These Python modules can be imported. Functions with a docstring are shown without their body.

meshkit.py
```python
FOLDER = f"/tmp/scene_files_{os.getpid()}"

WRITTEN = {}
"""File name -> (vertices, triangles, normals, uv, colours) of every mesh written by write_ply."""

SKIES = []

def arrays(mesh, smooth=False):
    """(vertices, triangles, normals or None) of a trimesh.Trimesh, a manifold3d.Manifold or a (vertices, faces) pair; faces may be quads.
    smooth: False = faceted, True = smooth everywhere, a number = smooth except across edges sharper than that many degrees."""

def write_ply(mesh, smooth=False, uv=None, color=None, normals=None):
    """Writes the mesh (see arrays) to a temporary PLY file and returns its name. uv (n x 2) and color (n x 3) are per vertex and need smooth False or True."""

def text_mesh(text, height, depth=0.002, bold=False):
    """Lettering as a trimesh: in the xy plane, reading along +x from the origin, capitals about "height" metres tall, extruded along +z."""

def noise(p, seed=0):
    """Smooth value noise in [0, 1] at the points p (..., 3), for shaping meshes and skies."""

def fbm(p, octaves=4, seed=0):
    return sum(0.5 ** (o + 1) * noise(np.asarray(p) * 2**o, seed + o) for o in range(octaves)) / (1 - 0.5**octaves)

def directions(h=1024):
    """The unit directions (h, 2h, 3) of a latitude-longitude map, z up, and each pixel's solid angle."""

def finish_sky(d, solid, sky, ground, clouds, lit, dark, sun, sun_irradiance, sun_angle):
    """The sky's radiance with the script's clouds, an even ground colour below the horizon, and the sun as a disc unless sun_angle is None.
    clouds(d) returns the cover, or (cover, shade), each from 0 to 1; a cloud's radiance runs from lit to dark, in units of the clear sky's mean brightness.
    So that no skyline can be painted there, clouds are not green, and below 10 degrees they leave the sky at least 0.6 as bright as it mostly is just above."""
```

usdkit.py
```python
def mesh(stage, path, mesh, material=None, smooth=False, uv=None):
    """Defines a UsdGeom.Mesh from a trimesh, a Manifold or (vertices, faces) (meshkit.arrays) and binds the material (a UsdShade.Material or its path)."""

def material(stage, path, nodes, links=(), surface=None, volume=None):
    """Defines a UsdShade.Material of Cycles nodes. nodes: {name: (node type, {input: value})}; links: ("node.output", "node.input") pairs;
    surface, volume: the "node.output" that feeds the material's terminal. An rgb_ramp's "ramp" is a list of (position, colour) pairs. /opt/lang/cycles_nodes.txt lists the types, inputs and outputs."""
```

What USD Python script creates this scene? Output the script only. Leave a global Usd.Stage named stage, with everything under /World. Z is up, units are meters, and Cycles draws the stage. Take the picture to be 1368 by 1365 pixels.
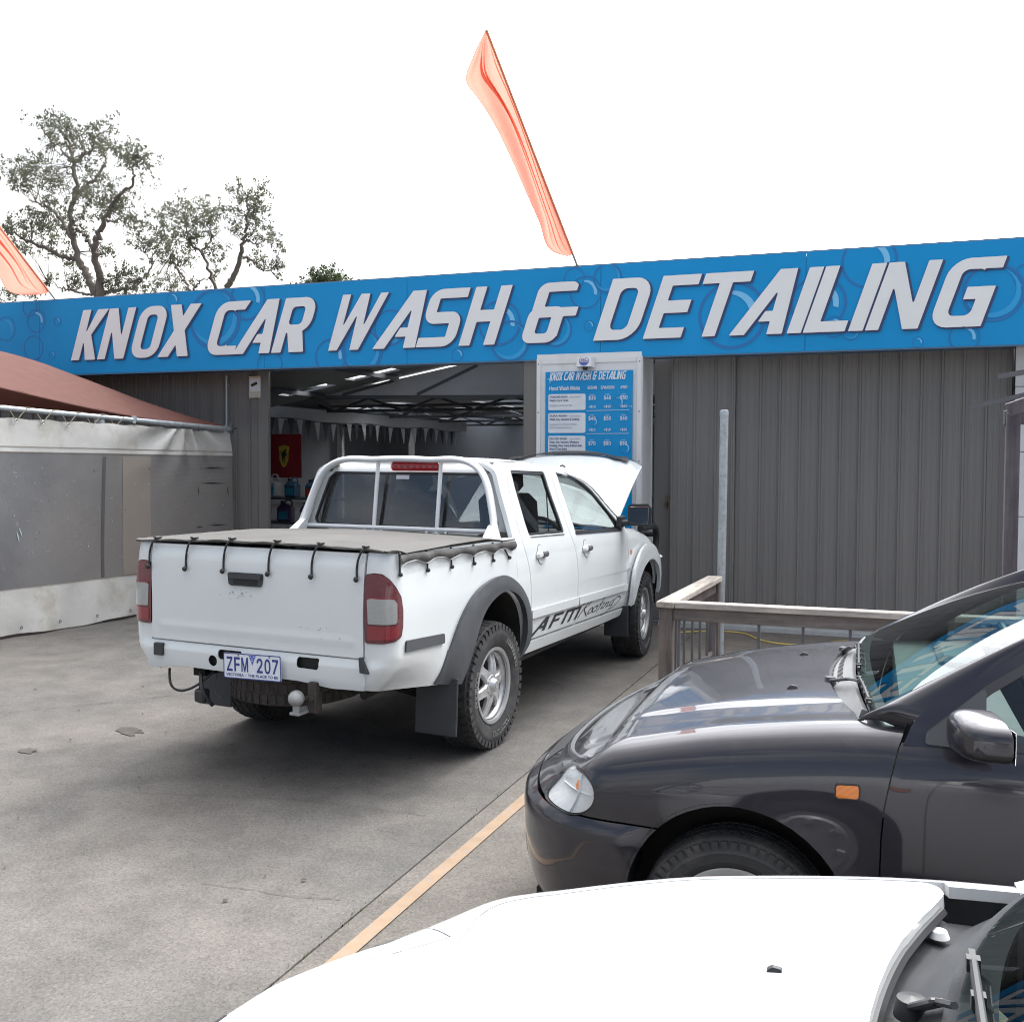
import math, random, numpy as np, trimesh, shapely, usdkit, meshkit
import manifold3d as m3
from shapely.geometry import Polygon, LineString, Point, MultiPolygon, box as sbox
from shapely import affinity
from shapely.ops import unary_union
from scipy.spatial import Delaunay
from scipy.interpolate import PchipInterpolator as PCH, CubicSpline
from pxr import Usd, UsdGeom, UsdLux, UsdShade, Gf, Sdf, Vt

# ============================================================ camera, sky, sun
stage = Usd.Stage.CreateInMemory()
UsdGeom.SetStageUpAxis(stage, 'Z'); UsdGeom.SetStageMetersPerUnit(stage, 1.0)
UsdGeom.Xform.Define(stage, '/World'); UsdGeom.Scope.Define(stage, '/World/Looks')
EYE = 1.715
cam = UsdGeom.Camera.Define(stage, '/World/camera')
FW = 36.0; FL = 1330.0/1368.0*FW
_th = math.atan2(1330.0, 3686.0); _pi = math.atan2(50.0, 1330.0); _ro = 0.004
_f = np.array([-math.sin(_th), math.cos(_th), 0]); _r = np.array([math.cos(_th), math.sin(_th), 0]); _u = np.array([0, 0, 1.0])
F3 = _f*math.cos(_pi)-_u*math.sin(_pi); _u2 = _u*math.cos(_pi)+_f*math.sin(_pi)
R3 = _r*math.cos(_ro)+_u2*math.sin(_ro); U3 = _u2*math.cos(_ro)-_r*math.sin(_ro)
cam.AddTransformOp().Set(Gf.Matrix4d(*R3, 0, *U3, 0, *(-F3), 0, 0, 0, EYE, 1))
cam.CreateFocalLengthAttr(FL); cam.CreateHorizontalApertureAttr(FW); cam.CreateVerticalApertureAttr(FW*1365/1368)
cam.CreateVerticalApertureOffsetAttr((663-682.5)/1368*FW)
cam.CreateClippingRangeAttr(Gf.Vec2f(0.05, 2000))
EXPOSURE = 0.35
cam.CreateExposureAttr(EXPOSURE)
SUN_AZ = math.radians(8.0); SUN_EL = math.radians(52.0)      # azimuth from +Y towards +X
_sd = np.array([math.sin(SUN_AZ)*math.cos(SUN_EL), math.cos(SUN_AZ)*math.cos(SUN_EL), math.sin(SUN_EL)])
sun = UsdLux.DistantLight.Define(stage, '/World/sun')
sun.CreateIntensityAttr(0.34); sun.CreateAngleAttr(14.0); sun.CreateColorAttr(Gf.Vec3f(1.0, 0.955, 0.89))
sun.GetPrim().CreateAttribute('inputs:normalize', Sdf.ValueTypeNames.Bool).Set(True)
_z = _sd; _x = np.cross([0, 0, 1.0], _z); _x /= np.linalg.norm(_x); _y = np.cross(_z, _x)
sun.AddTransformOp().Set(Gf.Matrix4d(*_x, 0, *_y, 0, *_z, 0, 0, 0, 40, 1))
CLOUD = 8.0
sky = UsdLux.DomeLight.Define(stage, '/World/sky')
_m = usdkit.material(stage, '/World/Looks/sky_look', {
    's': ('sky_texture', {'sky_type': 'single_scattering', 'sun_disc': False, 'sun_elevation': SUN_EL, 'sun_rotation': SUN_AZ, 'aerosol_density': 3.0, 'altitude': 100.0}),
    'tc': ('texture_coordinate', {}), 'mp': ('mapping', {'scale': (1.2, 1.2, 3.2), 'location': (0.7, 0.2, 0.4)}),
    'n': ('noise_texture', {'scale': 1.6, 'detail': 7.0, 'roughness': 0.56, 'distortion': 0.4}),
    'n2': ('noise_texture', {'scale': 3.0, 'detail': 6.0, 'roughness': 0.6}),
    'cov': ('rgb_ramp', {'ramp': [(0.48, (0.05, 0.05, 0.05)), (0.66, (1, 1, 1))]}),
    'sh': ('rgb_ramp', {'ramp': [(0.34, (CLOUD*0.62, CLOUD*0.65, CLOUD*0.70)), (0.64, (CLOUD, CLOUD*0.995, CLOUD*0.98))]}),
    'cf': ('map_range', {'range_type': 'smoothstep', 'from_min': 0.0, 'from_max': .45, 'to_min': 0.0, 'to_max': 1.0}), 'cm': ('mix_color', {'blend_type': 'lighten', 'fac': 1.0}), 'mx': ('mix_color', {'use_clamp': False}), 'dt': ('vector_math', {'math_type': 'dot_product', 'vector2': tuple(_sd)}), 'gl': ('map_range', {'range_type': 'smoothstep', 'from_min': .35, 'from_max': 1.0, 'to_min': 1.0, 'to_max': 2.0}), 'gl2': ('map_range', {'range_type': 'smoothstep', 'from_min': .60, 'from_max': .98, 'to_min': 1.0, 'to_max': 2.7}), 'gx': ('math', {'math_type': 'multiply'}), 'gm': ('vector_math', {'math_type': 'scale'}), 'b': ('background_shader', {'strength': 0.13})},
    [('tc.generated', 'mp.vector'), ('mp.vector', 'n.vector'), ('mp.vector', 'n2.vector'), ('n.fac', 'cov.fac'), ('n2.fac', 'sh.fac'), ('dt.value', 'cf.value'), ('cov.color', 'cm.a'), ('cf.result', 'cm.b'),
     ('cm.result', 'mx.fac'), ('s.color', 'mx.a'), ('sh.color', 'mx.b'), ('mx.result', 'gm.vector1'), ('tc.generated', 'dt.vector1'), ('dt.value', 'gl.value'), ('dt.value', 'gl2.value'), ('gl.result', 'gx.value1'), ('gl2.result', 'gx.value2'), ('gx.value', 'gm.scale'), ('gm.vector', 'b.color')], surface='b.background')
UsdShade.MaterialBindingAPI.Apply(sky.GetPrim()).Bind(_m)
sky.GetPrim().SetCustomDataByKey('kind', 'structure')
RNG = random.Random(7); NP = np.random.default_rng(7)

# ============================================================ prims
_used = {}
def numbered(path):
    n = _used.get(path, 0); _used[path] = n+1
    return path if n == 0 else f'{path}_{n:03d}'
def tag(p, label=None, cat=None, group=None, kind=None):
    for k, v in (('label', label), ('category', cat), ('group', group), ('kind', kind)):
        if v: p.SetCustomDataByKey(k, v)
    return p
def thing(name, label, cat, loc=(0, 0, 0), rotz=0.0, group=None, kind=None):
    x = UsdGeom.Xform.Define(stage, numbered('/World/'+name))
    x.AddTranslateOp().Set(Gf.Vec3d(*map(float, loc))); x.AddRotateZOp().Set(math.degrees(rotz))
    return tag(x.GetPrim(), label, cat, group, kind)
def part(parent, name, mesh, mat, smooth=35, label=None, kind=None):
    base = parent.GetPath().pathString if parent is not None else '/World'
    p = usdkit.mesh(stage, numbered(base+'/'+name), mesh, LOOK[mat], smooth).GetPrim()
    return tag(p, label, None, None, kind)
def top(name, mesh, mat, label, cat=None, smooth=35, group=None, kind=None):
    p = usdkit.mesh(stage, numbered('/World/'+name), mesh, LOOK[mat], smooth).GetPrim()
    return tag(p, label, cat, group, kind)
def copy_of(root, loc, rotz, label, group=None, scale=None):
    was = root.GetCustomData()
    x = UsdGeom.Xform.Define(stage, numbered('/World/'+root.GetName().rstrip('_0123456789')))
    x.GetPrim().GetReferences().AddInternalReference(root.GetPath()); x.GetPrim().SetInstanceable(True)
    x.ClearXformOpOrder()
    x.GetPrim().GetAttribute('xformOp:translate').Set(Gf.Vec3d(*map(float, loc)))
    x.GetPrim().GetAttribute('xformOp:rotateZ').Set(math.degrees(rotz))
    ops = [x.GetPrim().GetAttribute('xformOp:translate'), x.GetPrim().GetAttribute('xformOp:rotateZ')]
    x.SetXformOpOrder([UsdGeom.XformOp(a) for a in ops])
    return tag(x.GetPrim(), label, was.get('category'), group)

# ============================================================ mesh helpers
def cat(*ms):
    ms = [m for m in (list(ms[0]) if len(ms) == 1 and isinstance(ms[0], (list, tuple)) else ms) if m is not None and len(m.faces)]
    return trimesh.util.concatenate(ms)
def bx(x0, y0, z0, x1, y1, z1, ch=0.0):
    lo, hi = np.minimum((x0, y0, z0), (x1, y1, z1)).astype(float), np.maximum((x0, y0, z0), (x1, y1, z1)).astype(float)
    if ch <= 0:
        m = trimesh.creation.box(hi-lo); m.apply_translation((lo+hi)/2); return m
    ch = min(ch, *(0.49*(hi-lo)))
    P = []
    for s in np.ndindex(2, 2, 2):
        c = np.where(s, hi, lo); d = np.where(s, -ch, ch)
        for k in range(3):
            q = c+d; q[k] = c[k]; P.append(q)
    return trimesh.convex.convex_hull(np.array(P))
def obx(p, q, w, h, ch=0.0, up=(0, 0, 1)):
    """bar from p to q, w wide, h high (centred)"""
    p, q = np.asarray(p, float), np.asarray(q, float); L = np.linalg.norm(q-p); d = (q-p)/L
    s = np.cross(d, up); s /= np.linalg.norm(s); u = np.cross(s, d)
    m = bx(0, -w/2, -h/2, L, w/2, h/2, ch); M = np.eye(4); M[:3, 0] = d; M[:3, 1] = -s; M[:3, 2] = u; M[:3, 3] = p
    m.apply_transform(M); return m
def tube(path, r, n=10, closed=False, caps=True):
    P = np.asarray(path, float); N = len(P); r = np.broadcast_to(np.asarray(r, float), N)
    if closed: T = np.roll(P, -1, 0)-np.roll(P, 1, 0)
    else: T = np.gradient(P, axis=0)
    T /= np.maximum(np.linalg.norm(T, axis=1), 1e-9)[:, None]
    a = np.array([0, 0, 1.0]) if abs(T[0][2]) < .9 else np.array([1.0, 0, 0])
    u = np.cross(T[0], a); u /= np.linalg.norm(u); V = []
    an = np.arange(n)/n*2*np.pi
    for i in range(N):
        u = u-T[i]*(u@T[i]); u /= np.linalg.norm(u); w = np.cross(T[i], u)
        V.append(P[i]+r[i]*(np.cos(an)[:, None]*u+np.sin(an)[:, None]*w))
    V = np.vstack(V); Fc = []
    for i in range(N if closed else N-1):
        j = (i+1) % N; k = np.arange(n); k2 = (k+1) % n
        Fc += [np.c_[i*n+k, i*n+k2, j*n+k2], np.c_[i*n+k, j*n+k2, j*n+k]]
    if caps and not closed:
        c0, c1 = len(V), len(V)+1; V = np.vstack([V, P[0], P[-1]]); k = np.arange(n); k2 = (k+1) % n
        Fc += [np.c_[k2, k, np.full(n, c0)], np.c_[(N-1)*n+k, (N-1)*n+k2, np.full(n, c1)]]
    m = trimesh.Trimesh(V, np.vstack(Fc), process=False); return m
def smoothpath(P, n=40, closed=False):
    P = np.asarray(P, float)
    if closed: P = np.vstack([P, P[:1]])
    t = np.r_[0, np.cumsum(np.linalg.norm(np.diff(P, axis=0), axis=1))]
    cs = CubicSpline(t, P, bc_type='periodic' if closed else 'natural')
    return cs(np.linspace(0, t[-1], n, endpoint=not closed))
def lathe(prof, n=40, axis='y', a0=0, a1=2*np.pi):
    """profile of (radius, along) turned about an axis through the origin"""
    pr = np.asarray(prof, float); full = abs(a1-a0-2*np.pi) < 1e-6
    an = np.linspace(a0, a1, n, endpoint=not full); k = len(pr)
    r, h = pr[:, 0], pr[:, 1]; C, S = np.cos(an), np.sin(an)
    A = np.outer(C, r); B = np.outer(S, r); Hh = np.broadcast_to(h, A.shape)
    V = {'y': np.stack([A, Hh, B], -1), 'z': np.stack([A, B, Hh], -1), 'x': np.stack([Hh, A, B], -1)}[axis].reshape(-1, 3)
    Fc = []
    for i in range(n if full else n-1):
        j = (i+1) % n; q = np.arange(k-1)
        Fc += [np.c_[i*k+q, j*k+q, j*k+q+1], np.c_[i*k+q, j*k+q+1, i*k+q+1]]
    m = trimesh.Trimesh(V, np.vstack(Fc), process=False)
    if axis == 'z': pass
    else: m.invert()
    return m
def sphere(c, r, s=2):
    m = trimesh.creation.icosphere(subdivisions=s); m.apply_scale(r); m.apply_translation(c); return m
def polys(p): return [g for g in getattr(p, 'geoms', [p]) if g.geom_type == 'Polygon' and g.area > 1e-9]
def prism(poly, h, M=None):
    """extrude a shapely polygon by h along +z of the frame M (4x4)"""
    m = cat([trimesh.creation.extrude_polygon(g, h, engine='earcut') for g in polys(poly)])
    if M is not None: m.apply_transform(M)
    return m
def frame(o, x, y, z=None):
    M = np.eye(4); M[:3, 0] = x; M[:3, 1] = y; M[:3, 2] = np.cross(x, y) if z is None else z; M[:3, 3] = o; return M
WALLF = lambda x, y, z: frame((x, y, z), (1, 0, 0), (0, 0, 1))     # text plane on a wall seen from -y: u=+x, v=+z, out=-y
def rot(m, axis, a, c=(0, 0, 0)):
    m = m.copy(); m.apply_transform(trimesh.transformations.rotation_matrix(a, axis, c)); return m
def mv(m, *d): m = m.copy(); m.apply_translation(d); return m
def mirrory(m):
    m = m.copy(); m.vertices[:, 1] *= -1; m.invert(); return m
def rpoly(x0, y0, x1, y1, r=0.02, n=6):
    r = min(r, .499*abs(x1-x0), .499*abs(y1-y0)); return sbox(min(x0, x1)+r, min(y0, y1)+r, max(x0, x1)-r, max(y0, y1)-r).buffer(r, quad_segs=n)
def rnd(p, r): return p.buffer(-r).buffer(2*r).buffer(-r)
def curvepoly(pts, n=8):
    """closed smooth polygon through points"""
    return Polygon(smoothpath(pts, len(pts)*n, True)).buffer(0)
def _tri(poly, res):
    V, Bd = [], []
    for ring in [poly.exterior, *poly.interiors]:
        c = np.asarray(shapely.segmentize(ring, res).coords)[:-1]
        keep = np.r_[True, np.linalg.norm(np.diff(c, axis=0), axis=1) > 1e-6]; c = c[keep]
        Bd.append(np.arange(len(c))+sum(map(len, V))); V.append(c)
    b = np.vstack(V); x0, y0, x1, y1 = poly.bounds
    gx, gy = np.meshgrid(np.arange(x0, x1, res), np.arange(y0, y1, res*.87)); gx = gx+(np.arange(gx.shape[0]) % 2)[:, None]*res/2
    g = np.c_[gx.ravel(), gy.ravel()]
    inn = poly.buffer(-res*.55)
    if not inn.is_empty and len(g):
        g = g[shapely.contains_xy(inn, g[:, 0], g[:, 1])]
    else: g = np.zeros((0, 2))
    P = np.vstack([b, g]); J = P+1e-7*np.random.default_rng(1).standard_normal(P.shape)
    T = Delaunay(J).simplices; c = P[T].mean(1)
    T = T[shapely.contains_xy(poly, c[:, 0], c[:, 1])]
    e1 = P[T[:, 1]]-P[T[:, 0]]; e2 = P[T[:, 2]]-P[T[:, 0]]; a = e1[:, 0]*e2[:, 1]-e1[:, 1]*e2[:, 0]; T = T[np.abs(a) > 1e-10]; a = a[np.abs(a) > 1e-10]
    T[a < 0] = T[a < 0][:, ::-1]
    return P, T, Bd
def drape(poly, fn, res=.03, skirt=.015, lift=0.0, out=None, sc=(1, 1), back=False):
    """a panel: the plane polygon triangulated, laid on the surface fn(u,v), edges turned in by skirt; out: a point inside the body"""
    ms = []
    for g in polys(poly):
        g = affinity.scale(g, sc[0], sc[1], origin=(0, 0)); g2 = g.simplify(res*.03); g = g2 if g2.geom_type == 'Polygon' and not g2.is_empty else g
        P, T, Bd = _tri(g, res)
        X = fn(P[:, 0]/sc[0], P[:, 1]/sc[1])
        m = trimesh.Trimesh(X, T, process=False)
        N = meshkit.arrays(m, True)[2]; e = res*.15
        du = fn((P[:, 0]+e)/sc[0], P[:, 1]/sc[1])-fn((P[:, 0]-e)/sc[0], P[:, 1]/sc[1]); dv = fn(P[:, 0]/sc[0], (P[:, 1]+e)/sc[1])-fn(P[:, 0]/sc[0], (P[:, 1]-e)/sc[1]); n2 = np.cross(du, dv); l2 = np.linalg.norm(n2, axis=1)
        ok_ = l2 > 1e-9; N = np.where(ok_[:, None], n2/np.maximum(l2, 1e-12)[:, None], N)
        if (N*meshkit.arrays(m, True)[2]).sum() < 0: N = -N
        cen = np.asarray(out if out is not None else (0, 0, 0), float)
        if ((X-cen)*N).sum(1).mean() < 0: T = T[:, ::-1]; N = -N
        X = X+N*lift
        ms.append(trimesh.Trimesh(X, T, process=False))
        if skirt:
            for b in Bd:
                n = len(b); j = np.roll(np.arange(n), -1); A = X[b]; B = A-N[b]*skirt
                V = np.vstack([A, B]); k = np.arange(n); Fq = np.vstack([np.c_[k, k+n, j+n], np.c_[k, j+n, j]])
                mm = trimesh.Trimesh(V, Fq, process=False); ms.append(mm)
        if back:
            ms.append(trimesh.Trimesh(X-N*skirt, T[:, ::-1], process=False))
    return cat(ms)
def sheet(fn, nu, nv, u=(0, 1), v=(0, 1)):
    U, V = np.meshgrid(np.linspace(*u, nu), np.linspace(*v, nv), indexing='ij'); X = fn(U.ravel(), V.ravel())
    i, j = np.meshgrid(np.arange(nu-1), np.arange(nv-1), indexing='ij'); a = (i*nv+j).ravel()
    return trimesh.Trimesh(X, np.vstack([np.c_[a, a+nv, a+nv+1], np.c_[a, a+nv+1, a+1]]), process=False)
def text(s, h, w=None, depth=.001, bold=True, shear=0.0):
    m = meshkit.text_mesh(s, h, depth, bold); b = m.bounds; m.apply_translation((-b[0][0], 0, 0))
    if w: m.apply_scale((w/(b[1][0]-b[0][0]), 1, 1))
    if shear: m.vertices[:, 0] += shear*m.vertices[:, 1]
    return m
def textw(s, h, w, M, bold=True, shear=0.0, depth=.001, center=False):
    m = text(s, h, w, depth, bold, shear)
    if center: m.apply_translation((-m.bounds[1][0]/2, 0, 0))
    m.apply_transform(M); return m

# ============================================================ materials
LOOK = {}
def mat(name, color, rough=.5, var=.08, scale=6.0, metal=0.0, coat=0.0, bump=0.0, bscale=60.0, spec=.5, coords='object', stretch=(1, 1, 1), dirt=None, extra=None, rvar=0.0):
    """a plain surface whose tone, gloss and relief vary a little"""
    c = np.array(color, float); lo, hi = np.clip(c*(1-var), 0, 1), np.clip(c*(1+var), 0, 1)
    N = {'tc': ('texture_coordinate', {}), 'mp': ('mapping', {'scale': stretch}), 'n': ('noise_texture', {'scale': scale, 'detail': 6.0, 'roughness': .6}),
         'r': ('rgb_ramp', {'ramp': [(.3, tuple(lo)), (.7, tuple(hi))]}),
         'p': ('principled_bsdf', {'roughness': rough, 'metallic': metal, 'coat_weight': coat, 'coat_roughness': .04, 'specular_ior_level': spec})}
    L = [('tc.'+coords, 'mp.vector'), ('mp.vector', 'n.vector'), ('n.fac', 'r.fac')]
    last = 'r.color'
    if dirt:
        dc, ds, d0, d1 = dirt
        N['dn'] = ('noise_texture', {'scale': ds, 'detail': 8.0, 'roughness': .65, 'distortion': .3}); N['dr'] = ('rgb_ramp', {'ramp': [(d0, (0, 0, 0)), (d1, (1, 1, 1))]})
        N['dm'] = ('mix_color', {'b': dc}); L += [('mp.vector', 'dn.vector'), ('dn.fac', 'dr.fac'), ('dr.color', 'dm.fac'), (last, 'dm.a')]; last = 'dm.result'
    L.append((last, 'p.base_color'))
    if rvar:
        N['rr'] = ('map_range', {'from_min': .3, 'from_max': .7, 'to_min': max(0.02, rough-rvar), 'to_max': min(1, rough+rvar)}); L += [('n.fac', 'rr.value'), ('rr.result', 'p.roughness')]
    if bump:
        N['bn'] = ('noise_texture', {'scale': bscale, 'detail': 4.0, 'roughness': .6}); N['b'] = ('bump', {'strength': 1.0, 'distance': bump})
        L += [('mp.vector', 'bn.vector'), ('bn.fac', 'b.height'), ('b.normal', 'p.normal')]
    if extra: extra(N, L)
    LOOK[name] = usdkit.material(stage, '/World/Looks/'+name, N, L, surface='p.BSDF'); return LOOK[name]
def glass(name, tint, refl=.9, rough=.0, f0=.04):
    """thin pane, alike from both sides: Schlick reflectance from the facing angle"""
    LOOK[name] = usdkit.material(stage, '/World/Looks/'+name, {'t': ('transparent_bsdf', {'color': tint}), 'g': ('glossy_bsdf', {'color': (refl,)*3, 'roughness': rough}),
        'lw': ('layer_weight', {'blend': .5}), 'pw': ('math', {'math_type': 'power', 'value2': 5.0}), 'ma': ('math', {'math_type': 'multiply_add', 'value2': 1-f0, 'value3': f0}), 'm': ('mix_closure', {})},
        [('lw.facing', 'pw.value1'), ('pw.value', 'ma.value1'), ('ma.value', 'm.fac'), ('t.BSDF', 'm.closure1'), ('g.BSDF', 'm.closure2')], surface='m.closure')
def cloth_thin(name, color, trans, tmix=.4, rough=.8, clear=0.0):
    LOOK[name] = usdkit.material(stage, '/World/Looks/'+name, {
        'tc': ('texture_coordinate', {}), 'n': ('noise_texture', {'scale': 9.0, 'detail': 5.0}), 'r': ('rgb_ramp', {'ramp': [(.3, tuple(np.array(color)*.9)), (.7, tuple(np.minimum(1, np.array(color)*1.08)))]}),
        'w': ('wave_texture', {'scale': 260.0}), 'b': ('bump', {'distance': .0006, 'strength': .4}),
        'd': ('principled_bsdf', {'roughness': rough, 'specular_ior_level': .2}), 't': ('translucent_bsdf', {'color': trans}), 'm': ('mix_closure', {'fac': tmix}), 'cl': ('transparent_bsdf', {}), 'm2': ('mix_closure', {'fac': clear})},
        [('tc.object', 'n.vector'), ('n.fac', 'r.fac'), ('r.color', 'd.base_color'), ('tc.object', 'w.vector'), ('w.fac', 'b.height'), ('b.normal', 'd.normal'), ('d.BSDF', 'm.closure1'), ('t.BSDF', 'm.closure2'), ('m.closure', 'm2.closure1'), ('cl.BSDF', 'm2.closure2')], surface='m2.closure')
def concrete(name, base, stain, seed, warm):
    N = {'g': ('geometry', {}), 'mp': ('mapping', {'location': (seed, seed*.7, 0)}),
         'big': ('noise_texture', {'scale': .55, 'detail': 6.0, 'roughness': .62, 'distortion': .5}), 'bigr': ('rgb_ramp', {'ramp': [(.36, (0, 0, 0)), (.66, (1, 1, 1))]}),
         'mid': ('noise_texture', {'scale': 3.2, 'detail': 7.0, 'roughness': .68}), 'midr': ('rgb_ramp', {'ramp': [(.34, (.78, .78, .78)), (.66, (1.12, 1.12, 1.12))]}),
         'ag': ('voronoi_texture', {'scale': 150.0, 'randomness': 1.0}), 'agr': ('rgb_ramp', {'ramp': [(0.0, (.62, .62, .62)), (.3, (.88, .88, .88)), (.7, (1.09, 1.085, 1.07)), (1.0, (1.30, 1.28, 1.25))]}),
         'agb': ('rgb_to_bw', {}), 'fn': ('noise_texture', {'scale': 70.0, 'detail': 5.0, 'roughness': .7}), 'fnr': ('rgb_ramp', {'ramp': [(.3, (.78, .78, .78)), (.7, (1.20, 1.20, 1.20))]}),
         'sp': ('noise_texture', {'scale': .9, 'detail': 8.0, 'roughness': .6, 'distortion': .8}), 'spr': ('rgb_ramp', {'ramp': [(.60, (0, 0, 0)), (.72, (.55, .55, .55))]}),
         'c': ('mix_color', {'a': base, 'b': warm}), 'm1': ('mix_color', {'blend_type': 'multiply', 'fac': 1.0, 'use_clamp_result': False}), 'm2': ('mix_color', {'blend_type': 'multiply', 'fac': .9, 'use_clamp_result': False}),
         'm3': ('mix_color', {'blend_type': 'multiply', 'fac': .8, 'use_clamp_result': False}), 'm4': ('mix_color', {'b': stain}),
         'bm': ('bump', {'distance': .003, 'strength': .7}), 'ad': ('math', {'math_type': 'multiply_add', 'value2': .6}), 'p': ('principled_bsdf', {'roughness': .86, 'specular_ior_level': .3})}
    L = [('g.position', 'mp.vector')]+[('mp.vector', k+'.vector') for k in ('big', 'mid', 'ag', 'fn', 'sp')]
    L += [('big.fac', 'bigr.fac'), ('mid.fac', 'midr.fac'), ('ag.color', 'agb.color'), ('agb.val', 'agr.fac'), ('fn.fac', 'fnr.fac'), ('sp.fac', 'spr.fac'), ('bigr.color', 'c.fac'),
          ('c.result', 'm1.a'), ('midr.color', 'm1.b'), ('m1.result', 'm2.a'), ('agr.color', 'm2.b'), ('m2.result', 'm3.a'), ('fnr.color', 'm3.b'), ('spr.color', 'm4.fac'), ('m3.result', 'm4.a'), ('m4.result', 'p.base_color'),
          ('fn.fac', 'ad.value1'), ('agb.val', 'ad.value3'), ('ad.value', 'bm.height'), ('bm.normal', 'p.normal')]
    LOOK[name] = usdkit.material(stage, '/World/Looks/'+name, N, L, surface='p.BSDF')
concrete('yard_concrete', (.132, .127, .122), (.068, .064, .060), 3.0, (.190, .173, .158))
concrete('bay_concrete', (.158, .144, .131), (.092, .081, .072), 11.0, (.195, .177, .160))
mat('far_ground', (.16, .155, .15), .9, .2, .3, coords='object')
mat('kerb_concrete', (.42, .43, .44), .85, .15, 9, bump=.002)
mat('crack', (.085, .08, .074), .95)
mat('joint_dirt', (.06, .058, .045), .95, .4, 25)
mat('moss', (.07, .085, .025), .95, .4, 30)
mat('yellow_paint', (.33, .225, .145), .75, .12, 9, dirt=((.27, .235, .20), 28, .50, .66), bump=.002, bscale=150)
mat('oil_patch', (.075, .066, .058), .8, .25, 20)
# building
mat('grey_sheet', (.222, .209, .200), .48, .07, 1.2, stretch=(6, 6, .5), dirt=((.20, .19, .18), 1.6, .56, .8), rvar=.08)
mat('grey_sheet_b', (.214, .202, .194), .48, .07, 1.2, stretch=(6, 6, .5), dirt=((.19, .18, .17), 1.3, .55, .8), rvar=.08)
mat('brown_sheet', (.175, .164, .155), .5, .08, 1.2, stretch=(6, 6, .5))
mat('dark_gap', (.02, .02, .02), .8)
mat('white_panel', (.74, .74, .75), .35, .03, 2, dirt=((.55, .53, .50), 2.5, .55, .85))
mat('white_wall', (.72, .71, .72), .55, .04, 2, dirt=((.52, .50, .48), 2.5, .58, .85))
mat('steel_frame', (.22, .22, .22), .5, .1, 8)
mat('dark_steel', (.10, .105, .11), .5, .15, 8)
mat('roof_steel', (.17, .17, .17), .5, .1, 3)
mat('lining', (.74, .71, .68), .8, .08, 2)
mat('inside_wall', (.26, .265, .28), .8, .1, 1.5)
mat('inside_floor', (.16, .16, .162), .6, .2, 2)
mat('beam_white', (.66, .67, .69), .6, .06, 3)
mat('sign_blue', (.0, .275, .62), .38, .05, .5, spec=.35)
mat('sign_deep', (.012, .165, .45), .35, .03, 3)
mat('sign_pale', (.20, .54, .84), .35, .03, 3)
mat('sign_light', (.02, .33, .69), .35, .03, 3)
mat('sign_white', (.82, .815, .815), .35, .03, 1.5)
mat('sign_navy', (.035, .055, .16), .4, .03, 3)
mat('fold_metal', (.10, .20, .34), .4, .05, 3)
mat('menu_blue', (.0, .265, .60), .38, .03, 3, spec=.35)
mat('menu_white', (.72, .75, .80), .35, .02, 3)
mat('menu_ink', (.08, .10, .22), .5)
mat('menu_faint', (.38, .42, .50), .5)
mat('cream', (.62, .57, .40), .5)
mat('black_ink', (.02, .02, .022), .5)
mat('red_ink', (.55, .06, .05), .5)
mat('shield_blue', (.10, .13, .45), .4)
mat('white_plastic', (.74, .74, .74), .4, .03, 5)
mat('brass', (.18, .14, .10), .5, .2, 30, metal=.6)
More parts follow.
